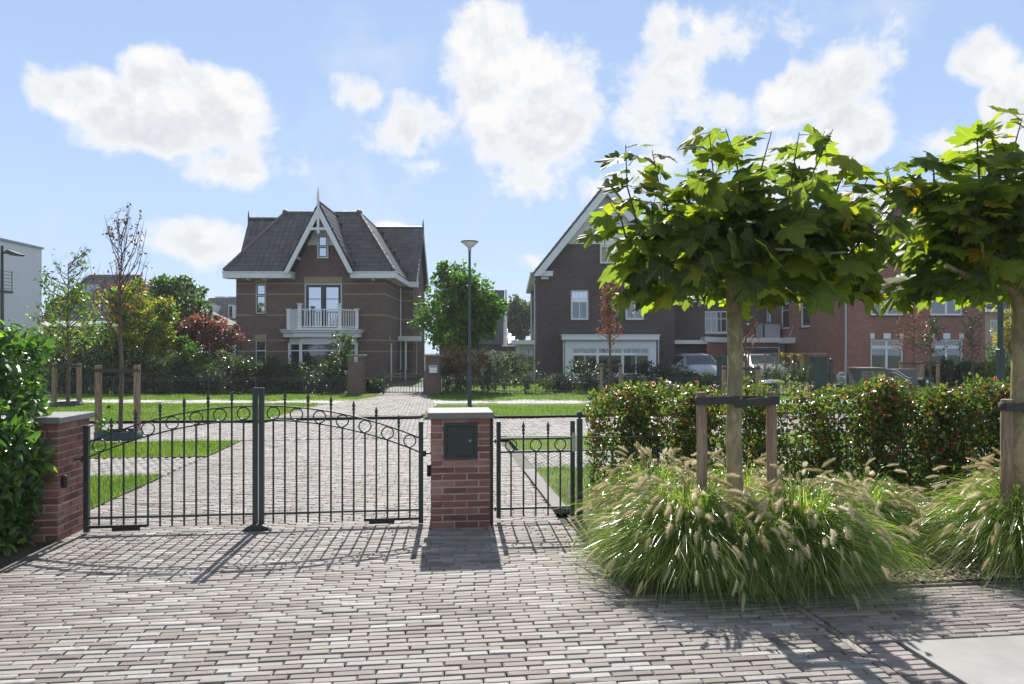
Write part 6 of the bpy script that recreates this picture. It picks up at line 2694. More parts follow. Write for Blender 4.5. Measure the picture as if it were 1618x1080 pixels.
sparse_tree('half bare street tree with withered brown twigs, behind the gate', sx, 12.75, 0, 3.85, .66, 30, .04,
            [('leaves', 'leaf_brown', 230, .07, 2.0, 4.5, .04), ('lower_leaves', 'leaf_lime', 60, .08, 1.6, 2.4, .06), ('orange_leaves', 'leaf_dead', 90, .08, 2.2, 2.9, .07)], 5, 1.75, None, 2.6)
stakes('square wooden stakes with black strap round the half bare street tree', sx - .02, 12.75, 0, 1.37, .36, .045, True, -.05, 1.27, .045)
tub = thing('watering_border', 'low dark green plastic ring around the base of the half bare tree', 'planter ring', (sx, 12.75, 0))
mb = MB()
mb.lathe((sx, 12.7, 0), [(.40, 0), (.40, .15), (.385, .15), (.385, 0)], 28)
mb.build('ring_band', M['bin_green'], tub)
sx2 = PX(107, 19.8)
sparse_tree('young yellow green street tree on the verge, leftmost', sx2, 19.8, FAR, 4.15, 1.05, 52, .05,
            [('leaves', 'leaf_bright', 650, .12, 1.4, 3.6, .12), ('yellow_leaves', 'leaf_lime', 600, .11, 1.4, 3.4, .14), ('upper_leaves', 'leaf_green', 260, .11, 3.4, 4.9, .06)], 9, 1.4, None, 1.1)
stakes('wooden stakes with black strap at the leftmost verge tree', sx2, 19.8, FAR, 1.30, .36, .05, True, -.05, 1.22, .045)
tub = thing('watering_border', 'low dark green plastic ring at the foot of the leftmost verge tree', 'planter ring', (sx2, 19.7, FAR))
mb = MB()
mb.lathe((sx2, 19.75, FAR), [(.42, 0), (.42, .12), (.405, .12), (.405, 0)], 28)
mb.build('ring_band', M['bin_green'], tub)

# a rail with rope further left
rf = thing('rope_fence', 'low wooden post and rope rail on the grass at the far left', 'fence', (PX(70, 26), 26, FAR))
for px in (34, 56, 79):
    mb = MB()
    mb.box(PX(px, 27) - .05, PX(px, 27) + .05, 26.95, 27.05, 0, PZ(597, 27))
    mb.build('rail_post', M['post_wood'], rf)
mb = MB()
mb.tube([(PX(20, 27), 27, PZ(600, 27)), (PX(34, 27), 27, PZ(599, 27)), (PX(45, 27), 27, PZ(602, 27)), (PX(56, 27), 27, PZ(599, 27)), (PX(68, 27), 27, PZ(601, 27)), (PX(79, 27), 27, PZ(598.5, 27))], .02, 5)
mb.build('rope', M['post_wood'], rf)

# conifer hedge, shrubs and garden trees behind the left verge
ch = thing('conifer_hedge', 'tall dense conifer hedge behind the leftmost verge tree', 'hedge', (PX(110, 29), 29, 0))
bl = []
for k in range(16):
    x = PX(20, 29) + k * .50
    bl.append((x, 29 + random.uniform(-.1, .1), 1.2, .42, .5, 1.62 + random.uniform(-.1, .15)))
leafy(ch, 'foliage', bl, 16000, .11, M['leaf_bright'], per=14, sig=.2, shell=.35, up=.9, zmin=.05)
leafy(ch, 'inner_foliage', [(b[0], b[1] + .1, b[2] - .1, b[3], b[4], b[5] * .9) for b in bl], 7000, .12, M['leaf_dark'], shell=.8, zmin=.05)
mb = MB()
for b in bl:
    mb.tube([(b[0], b[1], 0), (b[0], b[1], 2.4)], [.05, .02], 5)
o = mb.build('stem', M['bark'], ch)
o['kind'] = 'stuff'

blobtree('evergreen_shrub', 'dense green shrub between the conifers and the yellow tree', 'shrub', (PX(170, 28.3), 28.3, 0), 3,
         [pxblob(165, 548, 28.3, 36, 38), pxblob(195, 560, 28.3, 30, 34), pxblob(145, 575, 28.0, 26, 36)], 5200, .12, 'leaf_green', .05, per=10)
blobtree('yellow_tree', 'yellow green autumn tree left of the red shrub', 'tree', (PX(228, 28), 28, 0), 4.5,
         [pxblob(205, 480, 28, 30, 32), pxblob(238, 500, 27.8, 34, 32), pxblob(215, 530, 27.6, 42, 30), pxblob(250, 545, 27.6, 28, 26), pxblob(190, 500, 28, 18, 22)], 7600, .13, 'leaf_yellow', .07, per=12, sig=.2, shell=.5, mat2='leaf_bright', frac=.5)
blobtree('garden_tree', 'tall dark green round tree behind the yellow tree', 'tree', (PX(283, 38), 38, 0), 6,
         [pxblob(283, 485, 38, 42, 44), pxblob(262, 470, 38, 26, 28), pxblob(308, 490, 38, 24, 30), pxblob(285, 455, 38, 22, 18)], 8000, .17, 'leaf_green', .12, per=12, mat2='leaf_bright', frac=.3)
blobtree('red_maple', 'dark red leaved shrub beside the left corner of the first house', 'shrub', (PX(325, 29), 29, 0), 3,
         [pxblob(310, 520, 29, 34, 24), pxblob(345, 530, 29, 34, 28), pxblob(325, 555, 29, 40, 30), pxblob(290, 535, 29, 18, 20)], 7200, .12, 'leaf_red', .06, per=12, sig=.2, shell=.5, mat2='leaf_dark', frac=.4)
blobtree('evergreen_shrub', 'light green upright shrub standing below the red maple leaves', 'shrub', (PX(300, 27), 27, 0), 2.2,
         [pxblob(300, 572, 27, 20, 34), pxblob(318, 585, 27, 18, 26)], 2600, .10, 'leaf_bright', .04)
for i, (px, py, rx, ry, mat, lab) in enumerate([
        (105, 590, 34, 36, 'leaf_dark', 'dark shrub behind the fence under the leftmost verge tree'),
        (160, 585, 34, 40, 'leaf_shiny', 'glossy shrub behind the fence between the two staked trees'),
        (215, 590, 36, 38, 'leaf_shiny', 'glossy shrub behind the fence below the yellow tree'),
        (262, 595, 32, 34, 'leaf_shiny', 'glossy low shrub behind the fence left of the red maple'),
        (312, 602, 34, 28, 'leaf_dark', 'dark shrub behind the fence below the red maple'),
        (358, 592, 32, 34, 'leaf_shiny', 'glossy shrub behind the fence at the left house corner')]):
    blobtree('hedge_shrub', lab, 'shrub', (PX(px, 26.4), 26.4, 0), 1.6,
             [pxblob(px, py, 26.4, rx, ry, 24), pxblob(px + 10, py + 12, 26.2, rx * .8, ry * .7, 20)], 3400, .085, mat, .04, group='shrubs behind the left fence', per=9, shell=.5)
for i, (px, py, rx, ry, lab) in enumerate([
        (402, 596, 34, 36, 'dark shrub below the narrow window of the first house'),
        (440, 600, 30, 34, 'dark shrub left of the white bay window'),
        (480, 602, 34, 32, 'dark shrub in front of the white bay window, left one'),
        (525, 600, 34, 30, 'dark shrub in front of the white bay window, right one'),
        (592, 612, 20, 16, 'low dark shrub right of the house number pillar')]):
    blobtree('hedge_shrub', lab, 'shrub', (PX(px, 26.6), 26.6, 0), 1.6,
             [pxblob(px, py, 26.6, rx, ry, 24), pxblob(px - 8, py + 10, 26.4, rx * .8, ry * .7, 20)], 3200, .085, 'leaf_dark', .04, group='dark shrubs before the first house', per=9, shell=.5)
blobtree('slim_tree', 'slim dark tree rising before the bay window of the first house', 'tree', (PX(541, 27), 27, 0), 3,
         [pxblob(533, 538, 27, 10, 12), pxblob(546, 548, 27, 12, 18), pxblob(536, 565, 27, 14, 20), pxblob(528, 580, 27, 10, 14)], 1500, .10, 'leaf_green', .035, nb=10)

# ---------------------------------------------------------------- fences and the gate of the first house
Yf = 25.45
def picket_fence(label, x0, x1, zt, step, posts, group=None, bars='bar'):
    root = thing('metal_fence', label, 'fence', ((x0 + x1) / 2, Yf, FAR), group)
    for z in (zt, zt * .88, FAR + .12):
        mb = MB()
        mb.box(x0, x1, Yf - .012, Yf + .012, z - .012, z + .012)
        mb.build('rail', M['gate'], root)
    k = 0
    x = x0
    n = int((x1 - x0) / step)
    ms = mesh_of('picket', *[MB().box(-.008, .008, -.008, .008, 0, 1).v, MB().box(-.008, .008, -.008, .008, 0, 1).f], M['gate'])
    P = [(x0 + (k + .5) * step, Yf - .021, FAR + .04) for k in range(n)]
    T = [np.diag([1, 1, zt - FAR + .06])] * n
    pieces('picket', [ms], np.array(P), np.array(T), root)
    for px in posts:
        mb = MB()
        mb.box(px - .025, px + .025, Yf - .025, Yf + .025, 0, zt + .06)
        mb.build('fence_post', M['gate'], root)
    return root


picket_fence('low dark metal fence before the shrubs on the left', PX(68, Yf), PX(548, Yf), .64, .115, [PX(p, Yf) for p in (70, 180, 330, 404, 480)])
picket_fence('low dark metal fence before the lawn of the gabled house', PX(700, Yf), PX(1130, Yf), .66, .135, [PX(p, Yf) for p in (700, 763, 830, 895, 960, 1030, 1100)])


def house_pillar(x0, x1, label):
    root = thing('brick_pillar', label, 'pillar', ((x0 + x1) / 2, Yf, 0))
    mb = MB()
    mb.box(x0, x1, Yf - .26, Yf + .26, 0, 1.46)
    mb.build('shaft', M['brown_brick'], root)
    mb = MB()
    mb.box(x0 - .012, x1 + .012, Yf - .272, Yf + .272, 0, .52)
    mb.build('pillar_base', M['brown_brick'], root)
    mb = MB()
    mb.box(x0 - .06, x1 + .06, Yf - .32, Yf + .32, 1.463, 1.53)
    mb.build('cap', M['cap'], root, bevel=.01)
    return root


p1 = house_pillar(PX(552, Yf), PX(575, Yf), 'brown brick pillar with a white number plate at the first house')
mb = MB()
mb.box(PX(560, Yf - .26), PX(564.5, Yf - .26), Yf - .275, Yf - .262, PZ(571, Yf), PZ(563.5, Yf))
np_ = mb.build('number_plate', M['number_plate'], p1)
cu = bpy.data.curves.new('number', 'FONT')
cu.body = '8'
cu.size = .15
cu.extrude = .002
cu.align_x = 'CENTER'
cu.materials.append(M['black'])
co = link('number', cu, np_, (PX(562.3, Yf - .26), Yf - .279, PZ(570.3, Yf)))
co.rotation_euler = (PI / 2, 0, 0)
p2 = house_pillar(PX(673, Yf), PX(695.5, Yf), 'brown brick pillar with a grey letterbox left of the pink shrub')
mb = MB()
mb.box(PX(678.5, Yf - .26), PX(691, Yf - .26), Yf - .35, Yf - .263, PZ(588.5, Yf), PZ(577, Yf))
lb_ = mb.build('letterbox', M['render'], p2, bevel=.01)
mb = MB()
mb.box(PX(679.5, Yf - .35), PX(690, Yf - .35), Yf - .358, Yf - .352, PZ(579.6, Yf), PZ(578.2, Yf))
mb.build('slot', M['black'], lb_)
g3 = thing('metal_gate', 'low dark metal gate between the pillars of the first house', 'gate', (PX(640, Yf), Yf, FAR))
gx0, gx1 = PX(606, Yf), PX(670, Yf)
for x in (gx0, gx1):
    mb = MB()
    mb.box(x - .03, x + .03, Yf - .03, Yf + .03, .06, .92)
    mb.build('post', M['gate'], g3)
for z in (.80, .69, .13):
    mb = MB()
    mb.box(gx0 + .03, gx1 - .03, Yf - .015, Yf + .015, z - .015, z + .015)
    mb.build('rail', M['gate'], g3)
for k in range(1, 14):
    x = gx0 + (gx1 - gx0) * k / 14
    mb = MB()
    mb.tube([(x, Yf, .10), (x, Yf, .88 if k % 2 == 0 else .69)], .009, 5)
    if k % 2 == 0:
        mb.lathe((x, Yf, .87), [(.01, 0), (.03, .03), (.02, .06), (.003, .10)], 6)
    mb.build('bar', M['gate'], g3)

# ---------------------------------------------------------------- middle: green tree, photinia, lamp post
Yt = 28.5
blobtree('garden_tree', 'bright green leafy tree standing between the two dark houses', 'tree', (PX(727, Yt), Yt, 0), 5.5,
         [pxblob(722, 480, Yt, 52, 44), pxblob(690, 500, Yt, 34, 30), pxblob(762, 495, Yt, 36, 26), pxblob(725, 440, Yt, 34, 24), pxblob(715, 525, Yt, 52, 30), pxblob(755, 520, Yt, 30, 24)], 12500, .15, 'leaf_bright', .09, per=14, sig=.2, shell=.45)
blobtree('photinia_tree', 'variegated pinkish shrub tree behind the lamp post', 'shrub', (PX(738, 26.6), 26.6, 0), 2.6,
         [pxblob(725, 570, 26.6, 24, 26, 18), pxblob(752, 572, 26.6, 20, 24, 18), pxblob(738, 596, 26.6, 26, 20, 18)], 3600, .085, 'leaf_photinia', .03, per=9, shell=.6)
blobtree('photinia_tree', 'dark slender shrub between the letterbox pillar and the lamp post', 'shrub', (PX(704, 26.8), 26.8, 0), 2.0,
         [pxblob(705, 590, 26.8, 12, 30, 16)], 1100, .085, 'leaf_dark', .03, shell=.6)
for i, (px, py, rx, ry, lab) in enumerate([
        (796, 598, 18, 24, 'sparse shiny shrub behind the low fence, left of the cream bay'),
        (832, 596, 22, 28, 'sparse shiny shrub behind the low fence, before the cream bay'),
        (862, 604, 14, 20, 'small shiny shrub behind the low fence, right of the cream bay'),
        (722, 606, 18, 18, 'low shiny shrub behind the low fence, beside the lamp post'),
        (770, 606, 14, 14, 'smallest shiny shrub behind the low fence, right of the lamp post')]):
    blobtree('fence_shrub', lab, 'shrub', (PX(px, 26.3), 26.3, 0), 1.4, [pxblob(px, py, 26.3, rx, ry, 12)], 900 if rx > 15 else 500, .075, 'leaf_shiny', .02, group='sparse shrubs on the low fence', per=6, shell=.9, nb=12)
for i, (px, py, rx, ry, lab) in enumerate([
        (925, 596, 34, 28, 'dark shrub below the left part of the wide bay window'),
        (968, 606, 30, 22, 'dark low shrub at the middle of the wide bay window'),
        (1012, 600, 36, 26, 'dark shrub below the right part of the wide bay window'),
        (1066, 600, 34, 26, 'dark shrub at the right corner of the gabled house'),
        (1104, 604, 22, 18, 'dark shrub before the silver white parked car'),
        (888, 610, 18, 18, 'low dark shrub at the foot of the gabled wall')]):
    blobtree('hedge_shrub', lab, 'shrub', (PX(px, 26.8), 26.8, 0), 1.4, [pxblob(px, py, 26.8, rx, ry, 20)], 2400, .085, 'leaf_dark', .03, group='dark shrubs before the gabled house', per=9, shell=.7)
cv = thing('conifer_hedge', 'small dark green clipped hedge before the white garage', 'hedge', (PX(785, 33), 33, 0))
bl = [(PX(752, 33) + k * .42, 33, .75, .33, .4, .95) for k in range(6)]
leafy(cv, 'foliage', bl, 5000, .09, M['leaf_conifer'], per=14, sig=.2, shell=.4, up=.9, zmin=.05)
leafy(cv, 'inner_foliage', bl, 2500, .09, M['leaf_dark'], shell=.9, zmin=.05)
blobtree('background_tree', 'large grey green tree far behind between the two houses', 'tree', (PX(822, 70), 70, 0), 8,
         [pxblob(820, 505, 70, 26, 34), pxblob(838, 500, 70, 22, 26), pxblob(808, 520, 70, 18, 26)], 5200, .34, 'leaf_shiny', .2, per=10, shell=.7)


def lamp_post(label, x, y, z0, h):
    root = thing('street_lamp', label, 'street lamp', (x, y, z0), None)
    mb = MB()
    mb.tube([(x, y, z0 - .05), (x, y, z0 + 1.1), (x, y, z0 + 1.12), (x, y, z0 + h - .30)], [.062, .062, .045, .036], 14)
    mb.build('pole', simple('lamp_pole_green', (.05, .062, .06), .45, .2, .06), root)
    mb = MB()
    mb.lathe((x, y, z0 + h - .32), [(.05, 0), (.055, .05), (.045, .09)], 14)
    mb.build('collar', M['steel'], root)
    mb = MB()
    mb.lathe((x, y, z0 + h - .23), [(.05, 0), (.235, .155), (.235, .165), (.05, .16)], 20)
    mb.build('lamp_glass', M['lamp_glass'], root)
    mb = MB()
    mb.lathe((x, y, z0 + h - .065), [(.25, 0), (.262, .012), (.255, .03), (.20, .05), (.02, .062)], 24)
    mb.build('lamp_shade', M['cap'], root)
    for k in range(3):
        a = k * 2.09
        mb = MB()
        mb.tube([(x + .045 * math.cos(a), y + .045 * math.sin(a), z0 + h - .24), (x + .24 * math.cos(a), y + .24 * math.sin(a), z0 + h - .07)], .006, 5)
        mb.build('stay', M['steel'], root)
    return root


lamp_post('slender street lamp with cone shaped head standing on the far verge', PX(742, 20.1), 20.1, FAR, 4.86)
la = thing('street_lamp', 'street lamp with tilted flat head before the white building', 'street lamp', (PX(3, 24), 24, 0))
x = PX(3, 24)
mb = MB()
mb.tube([(x, 24, 0), (x, 24, PZ(388, 24))], [.07, .045], 10)
mb.build('pole', M['gate'], la)
mb = MB()
mb.tube([(x, 24, PZ(400, 24)), (PX(12, 24), 24, PZ(399, 24))], .025, 8)
mb.build('arm', M['gate'], la)
mb = MB()
mb.prism([(PX(9, 24), 23.85, PZ(399, 24)), (PX(16, 24), 23.85, PZ(395, 24)), (PX(35, 24), 23.85, PZ(402, 24)), (PX(33, 24), 23.85, PZ(404, 24)), (PX(20, 24), 23.85, PZ(403.5, 24))], (0, .3, 0))
mb.build('lamp_head', M['dark_frame'], la)

# dead young tree before the gabled house
def dead_tree(label, px, pyt, pyb, Y, w, n, mat='leaf_dead', seed=1, stake=None):
    x = PX(px, Y)
    zt = PZ(pyt, Y)
    root = thing('young_tree', label, 'tree', (x, Y, FAR))
    rr = random.Random(seed)
    mb = MB()
    mb.tube([(x, Y, 0), (x + .02, Y, zt * .5), (x, Y, zt)], [.045, .03, .006], 7)
    mb.build('trunk', M['bark'], root)
    mb = MB()
    P = []
    s = Y / F
    zb = PZ(pyb, Y)
    for k in range(26):
        z = zb + (zt - zb) * (k / 26) * .8
        a = rr.uniform(0, 2 * PI)
        ln = w * s * rr.uniform(.5, 1.1) * (1 - .5 * k / 26)
        p0 = Vector((x, Y, z)); p1 = p0 + Vector((math.cos(a) * ln, math.sin(a) * ln, (zt - zb) * rr.uniform(.12, .3)))
        m = p0.lerp(p1, .5) + Vector((math.cos(a), math.sin(a), 0)) * ln * .3
        mb.tube([p0, m, p1], [.012, .009, .003], 4)
        for j in range(n // 26):
            t = rr.random()
            p = (m.lerp(p1, t) if rr.random() < .7 else p0.lerp(m, t))
            P.append((p.x + rr.gauss(0, .05), p.y + rr.gauss(0, .05), p.z + rr.gauss(0, .07)))
    o = mb.build('branches', M['twig'], root)
    o['kind'] = 'stuff'
    if P:
        P = np.array(P)
        k = len(P)
        T = frames(rand_dirs(k) + np.array([0, 0, -.6]), rand_dirs(k)) * (RNG.uniform(.6, 1.2, k) * .085)[:, None, None]
        batch('leaves', QL, QLF, P, T, RNG.random(k), M[mat], root)
    return root


dead_tree('young tree with withered orange brown leaves before the gabled house', 963, 436, 545, 21.5 - .5, 20, 1050, seed=3)
stakes('wooden stakes with black strap at the withered orange brown tree', PX(965, 20.95), 20.95, FAR, PZ(574, 20.9), .29, .045, True, -.05, None, .04)
stakes('wooden stakes with black strap partly behind the nearer plane trunk', PX(1170, 19.6), 19.6, FAR, PZ(577.5, 19.6), .49, .05, True, -.05, None, .04)
dead_tree('bare reddish young tree behind the nearer plane trunk', 1178, 470, 570, 19.6, 26, 130, seed=4)
dead_tree('young tree with pale withered leaves before the red brick house, left', 1443, 478, 560, 26.0, 34, 520, seed=6)
dead_tree('dark twiggy young tree before the red brick house, middle', 1470, 500, 560, 27.0, 30, 900, 'leaf_dark', seed=7)
dead_tree('dark twiggy young tree before the right corner of the red brick house', 1536, 485, 575, 27.0, 34, 500, 'leaf_dark', seed=8)
stakes('wooden stakes below the pale withered tree at the red house', PX(1438, 25.6), 25.6, FAR, PZ(571, 25.6), .34, .05, True, 0, None, .04)
stakes('wooden stakes below the dark twiggy tree at the red house', PX(1470, 26.6), 26.6, FAR, PZ(570, 26.6), .3, .05, True, 0, None, .04)

# hedges before the red house
for i, (px, py, rx, ry, lab) in enumerate([
        (1480, 592, 26, 22, 'dark green shrub below the right ground window of the red house'),
        (1518, 594, 30, 24, 'dark green shrub near the right corner of the red house'),
        (1556, 590, 34, 24, 'dark green shrub below the beige house')]):
    blobtree('hedge_shrub', lab, 'shrub', (PX(px, 27.5), 27.5, 0), 1.4, [pxblob(px, py, 27.5, rx, ry, 20)], 2200, .09, 'leaf_green' if i == 2 else 'leaf_dark', .03, per=9, shell=.7)
ph = thing('clipped_hedge', 'clipped green hedge before the beige house', 'hedge', (PX(1590, 36), 36, 0))
leafy(ph, 'foliage', [(PX(1560, 36) + k * .6, 36, 1.0, .45, .5, 1.05) for k in range(7)], 6000, .11, M['leaf_green'], per=12, sig=.2, shell=.4, zmin=.05)
blobtree('yellow_tree', 'small yellow green tree before the beige house', 'tree', (PX(1600, 34), 34, 0), 4,
         [pxblob(1604, 500, 34, 12, 24), pxblob(1590, 530, 34, 18, 20)], 1800, .12, 'leaf_yellow', .05)

# clipped green screens with wooden frames, cars behind
sc = thing('hedge_screen', 'ivy covered garden screen on wooden posts before the garages', 'screen', (PX(1230, 26), 26, FAR))
bl = [(PX(1182, 26) + k * .34, 26, .72, .2, .12, .62) for k in range(9)]
leafy(sc, 'foliage', bl, 6500, .055, M['leaf_shiny'], per=8, sig=.3, shell=.9, zmin=.08)
leafy(sc, 'autumn_leaves', [(PX(p, 25.9), 25.9, PZ(563, 25.9), .08, .08, .14) for p in (1237, 1250, 1262, 1280)], 170, .08, M['leaf_yellow'], shell=.9)
for px in (1184, 1210, 1228, 1252, 1270, 1290, 1305):
    mb = MB()
    mb.box(PX(px, 26.1) - .035, PX(px, 26.1) + .035, 26.15, 26.2, 0, PZ(557, 26.1))
    mb.build('screen_post', M['post_wood'], sc)
mb = MB()
mb.box(PX(1182, 26.1), PX(1307, 26.1), 26.09, 26.14, PZ(559.5, 26.1), PZ(557.5, 26.1))
mb.build('screen_rail', M['post_wood'], sc)
mb = MB()
for k in range(30):
    x = PX(1120, 25.6) + k * .155
    mb.box(x - .007, x + .007, 25.6, 25.615, FAR, .72)
mb.box(PX(1118, 25.6), PX(1312, 25.6), 25.62, 25.64, .60, .625)
o = mb.build('lattice', M['gate'], sc)
o['kind'] = 'stuff'


def car(label, x, y, z0=.02):
    """front view car facing the camera: body lofted from stations along its length"""
    root = thing('parked_car', label, 'car', (x, y, z0))
    W_ = .9
    st = [  # (dy from front, half width low, half width high, z low, z shoulder, z top, half top)
        (0.0, .70, .66, .32, .62, .66, .60), (.12, .82, .78, .22, .70, .74, .66), (.55, .90, .86, .20, .82, .88, .74), (1.05, .92, .88, .20, .92, 1.0, .76),
        (1.75, .92, .88, .20, .96, 1.44, .62), (2.5, .92, .88, .20, .97, 1.52, .62), (3.4, .92, .88, .20, .98, 1.46, .60), (4.0, .90, .86, .24, .98, 1.02, .70), (4.2, .80, .76, .35, .90, .94, .66)]
    vs, fs = [], []
    for (dy, wl_, wh, zl_, zs, ztp, wt) in st:
        ring_ = [(-wl_, zl_), (-W_ * wh / .9, zs * .55), (-wh, zs), (-wt, ztp), (-wt * .5, ztp + .03), (wt * .5, ztp + .03), (wt, ztp), (wh, zs), (W_ * wh / .9, zs * .55), (wl_, zl_)]
        for (a, b) in ring_:
            vs.append((x + a, y + dy, z0 + b))
    n = 10
    for i in range(len(st) - 1):
        for k in range(n - 1):
            fs.append((i * n + k, (i + 1) * n + k, (i + 1) * n + k + 1, i * n + k + 1))
        fs.append((i * n + n - 1, (i + 1) * n + n - 1, (i + 1) * n, i * n))
    fs.append(tuple(range(n)))
    fs.append(tuple(range((len(st) - 1) * n + n - 1, (len(st) - 1) * n - 1, -1)))
    mb = MB()
    mb.add(vs, fs, True)
    mb.build('body', M['car_paint'], root)
    mb = MB()
    mb.prism([(x - .70, y + 1.10, z0 + 1.035), (x + .70, y + 1.10, z0 + 1.035), (x + .56, y + 1.70, z0 + 1.44), (x - .56, y + 1.70, z0 + 1.44)], (0, -.03, .02))
    mb.build('windscreen', M['car_glass'], root)
    for s in (-1, 1):
        mb = MB()
        mb.prism([(x + s * .845, y + 1.3, z0 + 1.0), (x + s * .845, y + 3.3, z0 + 1.02), (x + s * .66, y + 3.1, z0 + 1.42), (x + s * .66, y + 1.85, z0 + 1.42)], (s * .03, 0, .01))
        mb.build('side_window', M['car_glass'], root)
        mb = MB()
        mb.prism([(x + s * .48, y + .03, z0 + .62), (x + s * .74, y + .10, z0 + .64), (x + s * .76, y + .16, z0 + .74), (x + s * .50, y + .06, z0 + .72)], (0, -.05, 0))
        mb.build('headlight', M['lamp_glass'], root)
        mb = MB()
        mb.box(x + s * 1.0 - .09, x + s * 1.0 + .09, y + 1.25, y + 1.33, z0 + .98, z0 + 1.12)
        mb.build('mirror', M['car_paint'], root, bevel=.02)
        for dy in (.8, 3.4):
            mb = MB()
            cx = x + s * .80
            vs2 = []
            mb.tube([(cx - .09, y + dy, z0 + .31), (cx + .1, y + dy, z0 + .31)], .31, 18)
            wh_ = mb.build('wheel', M['black'], root)
    mb = MB()
    mb.box(x - .42, x + .42, y - .03, y + .01, z0 + .34, z0 + .56)
    mb.build('grille', M['black'], root)
    return root


car('silver white car parked behind the dark shrubs right of the gabled house', PX(1120, 30.5), 30.5)
car('white car parked behind the ivy covered screen', PX(1222, 33.5), 33.5)

# dark green steel pillars, bollard bin, bins and lockers
def cabinet(label, px0, px1, pyt, Y):
    root = thing('steel_gate_pillar', label, 'gate pillar', (PX((px0 + px1) / 2, Y), Y, FAR))
    mb = MB()
    mb.box(PX(px0, Y), PX(px1, Y), Y, Y + .5, 0, PZ(pyt, Y) - .04)
    mb.build('casing', M['bin_green'], root, bevel=.015)
    mb = MB()
    mb.box(PX(px0, Y) - .02, PX(px1, Y) + .02, Y - .02, Y + .52, PZ(pyt, Y) - .038, PZ(pyt, Y))
    mb.build('lid', M['bin_green'], root)
    c = PX((px0 + px1) / 2, Y)
    mb = MB()
    mb.box(c - .03, c + .03, Y - .012, Y - .002, PZ(pyt, Y) - .35, PZ(pyt, Y) - .22)
    mb.build('intercom', M['black'], root)
    return root


cabinet('dark green steel gate pillar just left of the nearer plane trunk', 1139, 1151, 562, 24.5)
cabinet('wide dark green steel gate pillar beside the ivy covered screen', 1288, 1308, 562.5, 24.5)
bp_ = thing('gate_post', 'black post with ball top right of the wide green gate pillar', 'post', (PX(1313, 24.5), 24.5, FAR))
mb = MB()
mb.box(PX(1311, 24.5), PX(1315.5, 24.5), 24.45, 24.55, 0, PZ(573, 24.5))
mb.build('post_tube', M['gate'], bp_)
mb = MB()
mb.lathe((PX(1313.3, 24.5), 24.5, PZ(573, 24.5)), [(.03, 0), (.02, .02), (.06, .06), (.07, .1), (.04, .15), (.005, .17)], 10)
mb.build('ball_cap', M['gate'], bp_)
bn = thing('litter_bin', 'dark litter bin with polished dome lid behind the holly hedge', 'bin', (PX(1219, 17.9), 17.9, FAR))
x, y = PX(1219, 17.9), 17.9
zt = PZ(605, 17.9)
mb = MB()
mb.lathe((x, y, FAR), [(.19, 0), (.21, .02), (.21, zt - FAR - .04), (.19, zt - FAR - .02)], 20)
mb.build('casing', M['bin_green'], bn)
mb = MB()
mb.lathe((x, y, zt - .015), [(.27, 0), (.325, .03), (.33, .05), (.30, .08), (.2, .10), (.02, .112)], 28)
mb.build('lid', M['chrome'], bn)
bl_ = thing('litter_bin', 'small dark wheelie bin with white number label before the red house', 'bin', (PX(1463, 25.2), 25.2, FAR))
mb = MB()
x0, x1, zt = PX(1455, 25.2), PX(1470, 25.2), PZ(596, 25.2)
mb.prism([(x0 + .03, 25.0, FAR), (x1 - .03, 25.0, FAR), (x1, 24.97, zt - .08), (x0, 24.97, zt - .08)], (0, .4, 0))
mb.build('bin_body', M['bin_green'], bl_)
mb = MB()
mb.prism([(x0 - .02, 24.93, zt - .078), (x1 + .02, 24.93, zt - .078), (x1 - .02, 24.96, zt), (x0 + .02, 24.96, zt)], (0, .46, 0))
mb.build('lid', M['bin_green'], bl_)
mb = MB()
mb.box(PX(1462, 25), PX(1466, 25), 24.945, 24.955, PZ(605, 25), PZ(599, 25))
mb.build('number_label', M['number_plate'], bl_)
pb = thing('mailbox_cabinet', 'grey wooden slatted bin enclosure before the red brick house', 'bin enclosure', (PX(1385, 24.6), 24.6, FAR))
x0, x1, zt = PX(1362, 24.6), PX(1399, 24.6), PZ(580.5, 24.6)
mb = MB()
mb.box(x0 + .02, x1 - .02, 24.66, 25.6, 0, zt - .05)
mb.box(x1 - .018, PX(1440, 25.4), 25.0, 25.6, 0, zt - .06)
mb.build('cabinet_core', simple('weathered_panel', (.14, .135, .13), .8), pb)
for c_ in range(3):
    a = x0 + (x1 - x0) * c_ / 3 + .015
    b = x0 + (x1 - x0) * (c_ + 1) / 3 - .015
    for k in range(9):
        z = FAR + .06 + k * .105
        if z + .09 > zt - .06:
            break
        mb = MB()
        mb.box(a, b, 24.625, 24.655, z, z + .09)
        mb.build('slat', M['post_grey'], pb)
mb = MB()
mb.box(x0 - .03, x1 + .03, 24.58, 25.65, zt - .048, zt)
mb.build('lid', M['post_grey'], pb)
hr_ = thing('handrail', 'curved shiny double handrail right of the slatted enclosure', 'handrail', (PX(1422, 24), 24, FAR))
for dz in (0, 1.0):
    mb = MB()
    pts = [(1406, 583), (1414, 584), (1422, 588), (1430, 594), (1437, 597), (1441, 597)]
    mb.tube([(PX(a, 24), 24, PZ(b + dz * 4.5, 24)) for a, b in pts], .02, 6)
    mb.build('rail', M['chrome'], hr_)
for px in (1408, 1440):
    mb = MB()
    mb.tube([(PX(px, 24), 24, 0), (PX(px, 24), 24, PZ(585 if px < 1420 else 598, 24))], .025, 6)
    mb.build('rail_post', M['gate'], hr_)
ml = thing('street_lamp', 'thick dark green lamp pole before the beige house', 'street lamp', (PX(1581, 15.5 + 2.6), 18.1, FAR))
x = PX(1581, 18.1)
mb = MB()
mb.box(x - .075, x + .075, 18.02, 18.18, 0, 1.7)
mb.build('pole_base', M['bin_green'], ml, bevel=.01)
mb = MB()
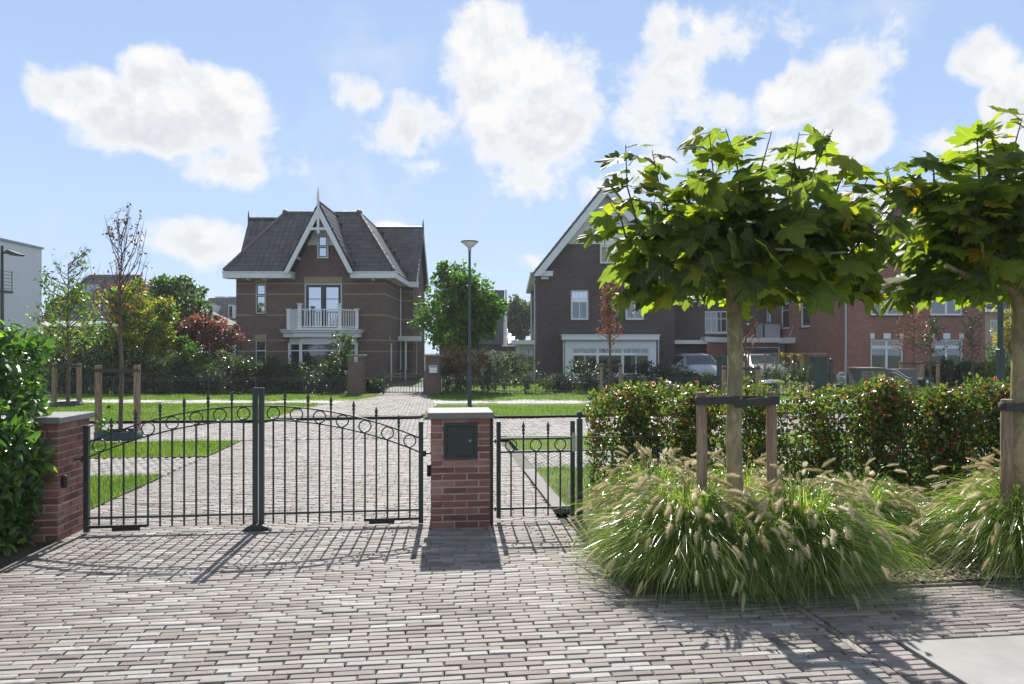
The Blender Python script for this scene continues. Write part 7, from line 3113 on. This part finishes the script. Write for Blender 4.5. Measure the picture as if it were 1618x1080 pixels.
mb.tube([(x, 18.1, 1.7), (x, 18.1, 5.4)], [.072, .06], 12)
mb.build('pole', M['bin_green'], ml)
mb = MB()
mb.lathe((x, 18.1, 5.4), [(.06, 0), (.24, .16), (.26, .18), (.2, .24), (.02, .25)], 18)
mb.build('lamp_head', M['cap'], ml)
fl = thing('flowering_plant', 'pale blue hydrangea in a pot at the corner of the red house', 'plant', (PX(1329, 24.8), 24.8, FAR))
leafy(fl, 'flowers', [(PX(1329, 24.8), 24.8, PZ(594, 24.8), .13, .13, .14), (PX(1327, 24.8), 24.8, PZ(602, 24.8), .12, .12, .1)], 360, .05, leaf_mat('hydrangea', [(0, (.30, .42, .46)), (1, (.48, .58, .60))], .2, (1, 1, 1)), shell=.4)
mb = MB()
mb.lathe((PX(1329, 24.8), 24.8, FAR), [(.13, 0), (.17, .36), (.18, .38), (.15, .38)], 12)
mb.build('pot', M['black'], fl)
mb = MB()
mb.tube([(PX(1329, 24.8), 24.8, .4), (PX(1329, 24.8), 24.8, .7)], .01, 5)
mb.build('stem', M['bark'], fl)

# a few weeds at the foot of the street tree
wd = thing('tall_weed', 'slim pale weed growing beside the half bare street tree', 'weed', (PX(171, 12.6), 12.6, 0))
mb = MB()
mb.tube([(PX(172, 12.6), 12.6, 0), (PX(171, 12.6), 12.6, .55), (PX(174, 12.6), 12.6, .95)], [.006, .005, .003], 5)
mb.build('stem', M['blade'], wd)
leafy(wd, 'leaves', [(PX(172, 12.6), 12.6, .75, .07, .07, .28), (PX(165, 12.6), 12.6, .25, .2, .15, .22)], 130, .06, M['leaf_bright'], shell=.9)


# thin haze volume added to lift the dark shade of the far gardens
hz = MB()
hz.box(-130, 130, -25, 130, -1.1, 14.0)
vm = bpy.data.materials.new('air')
vm.use_nodes = True
vt = NT(vm.node_tree)
vt.n.clear()
vo = vt.new('ShaderNodeOutputMaterial')
vp = vt.new('ShaderNodeVolumePrincipled')
vp.inputs['Color'].default_value = (.93, .95, 1, 1)
vp.inputs['Density'].default_value = .0005
vp.inputs['Anisotropy'].default_value = .3
vt.l.new(vp.outputs[0], vo.inputs['Volume'])
ho = hz.build('haze', vm)
ho['kind'] = 'stuff'
ho['label'] = 'thin haze added over the street to lift far shadows'
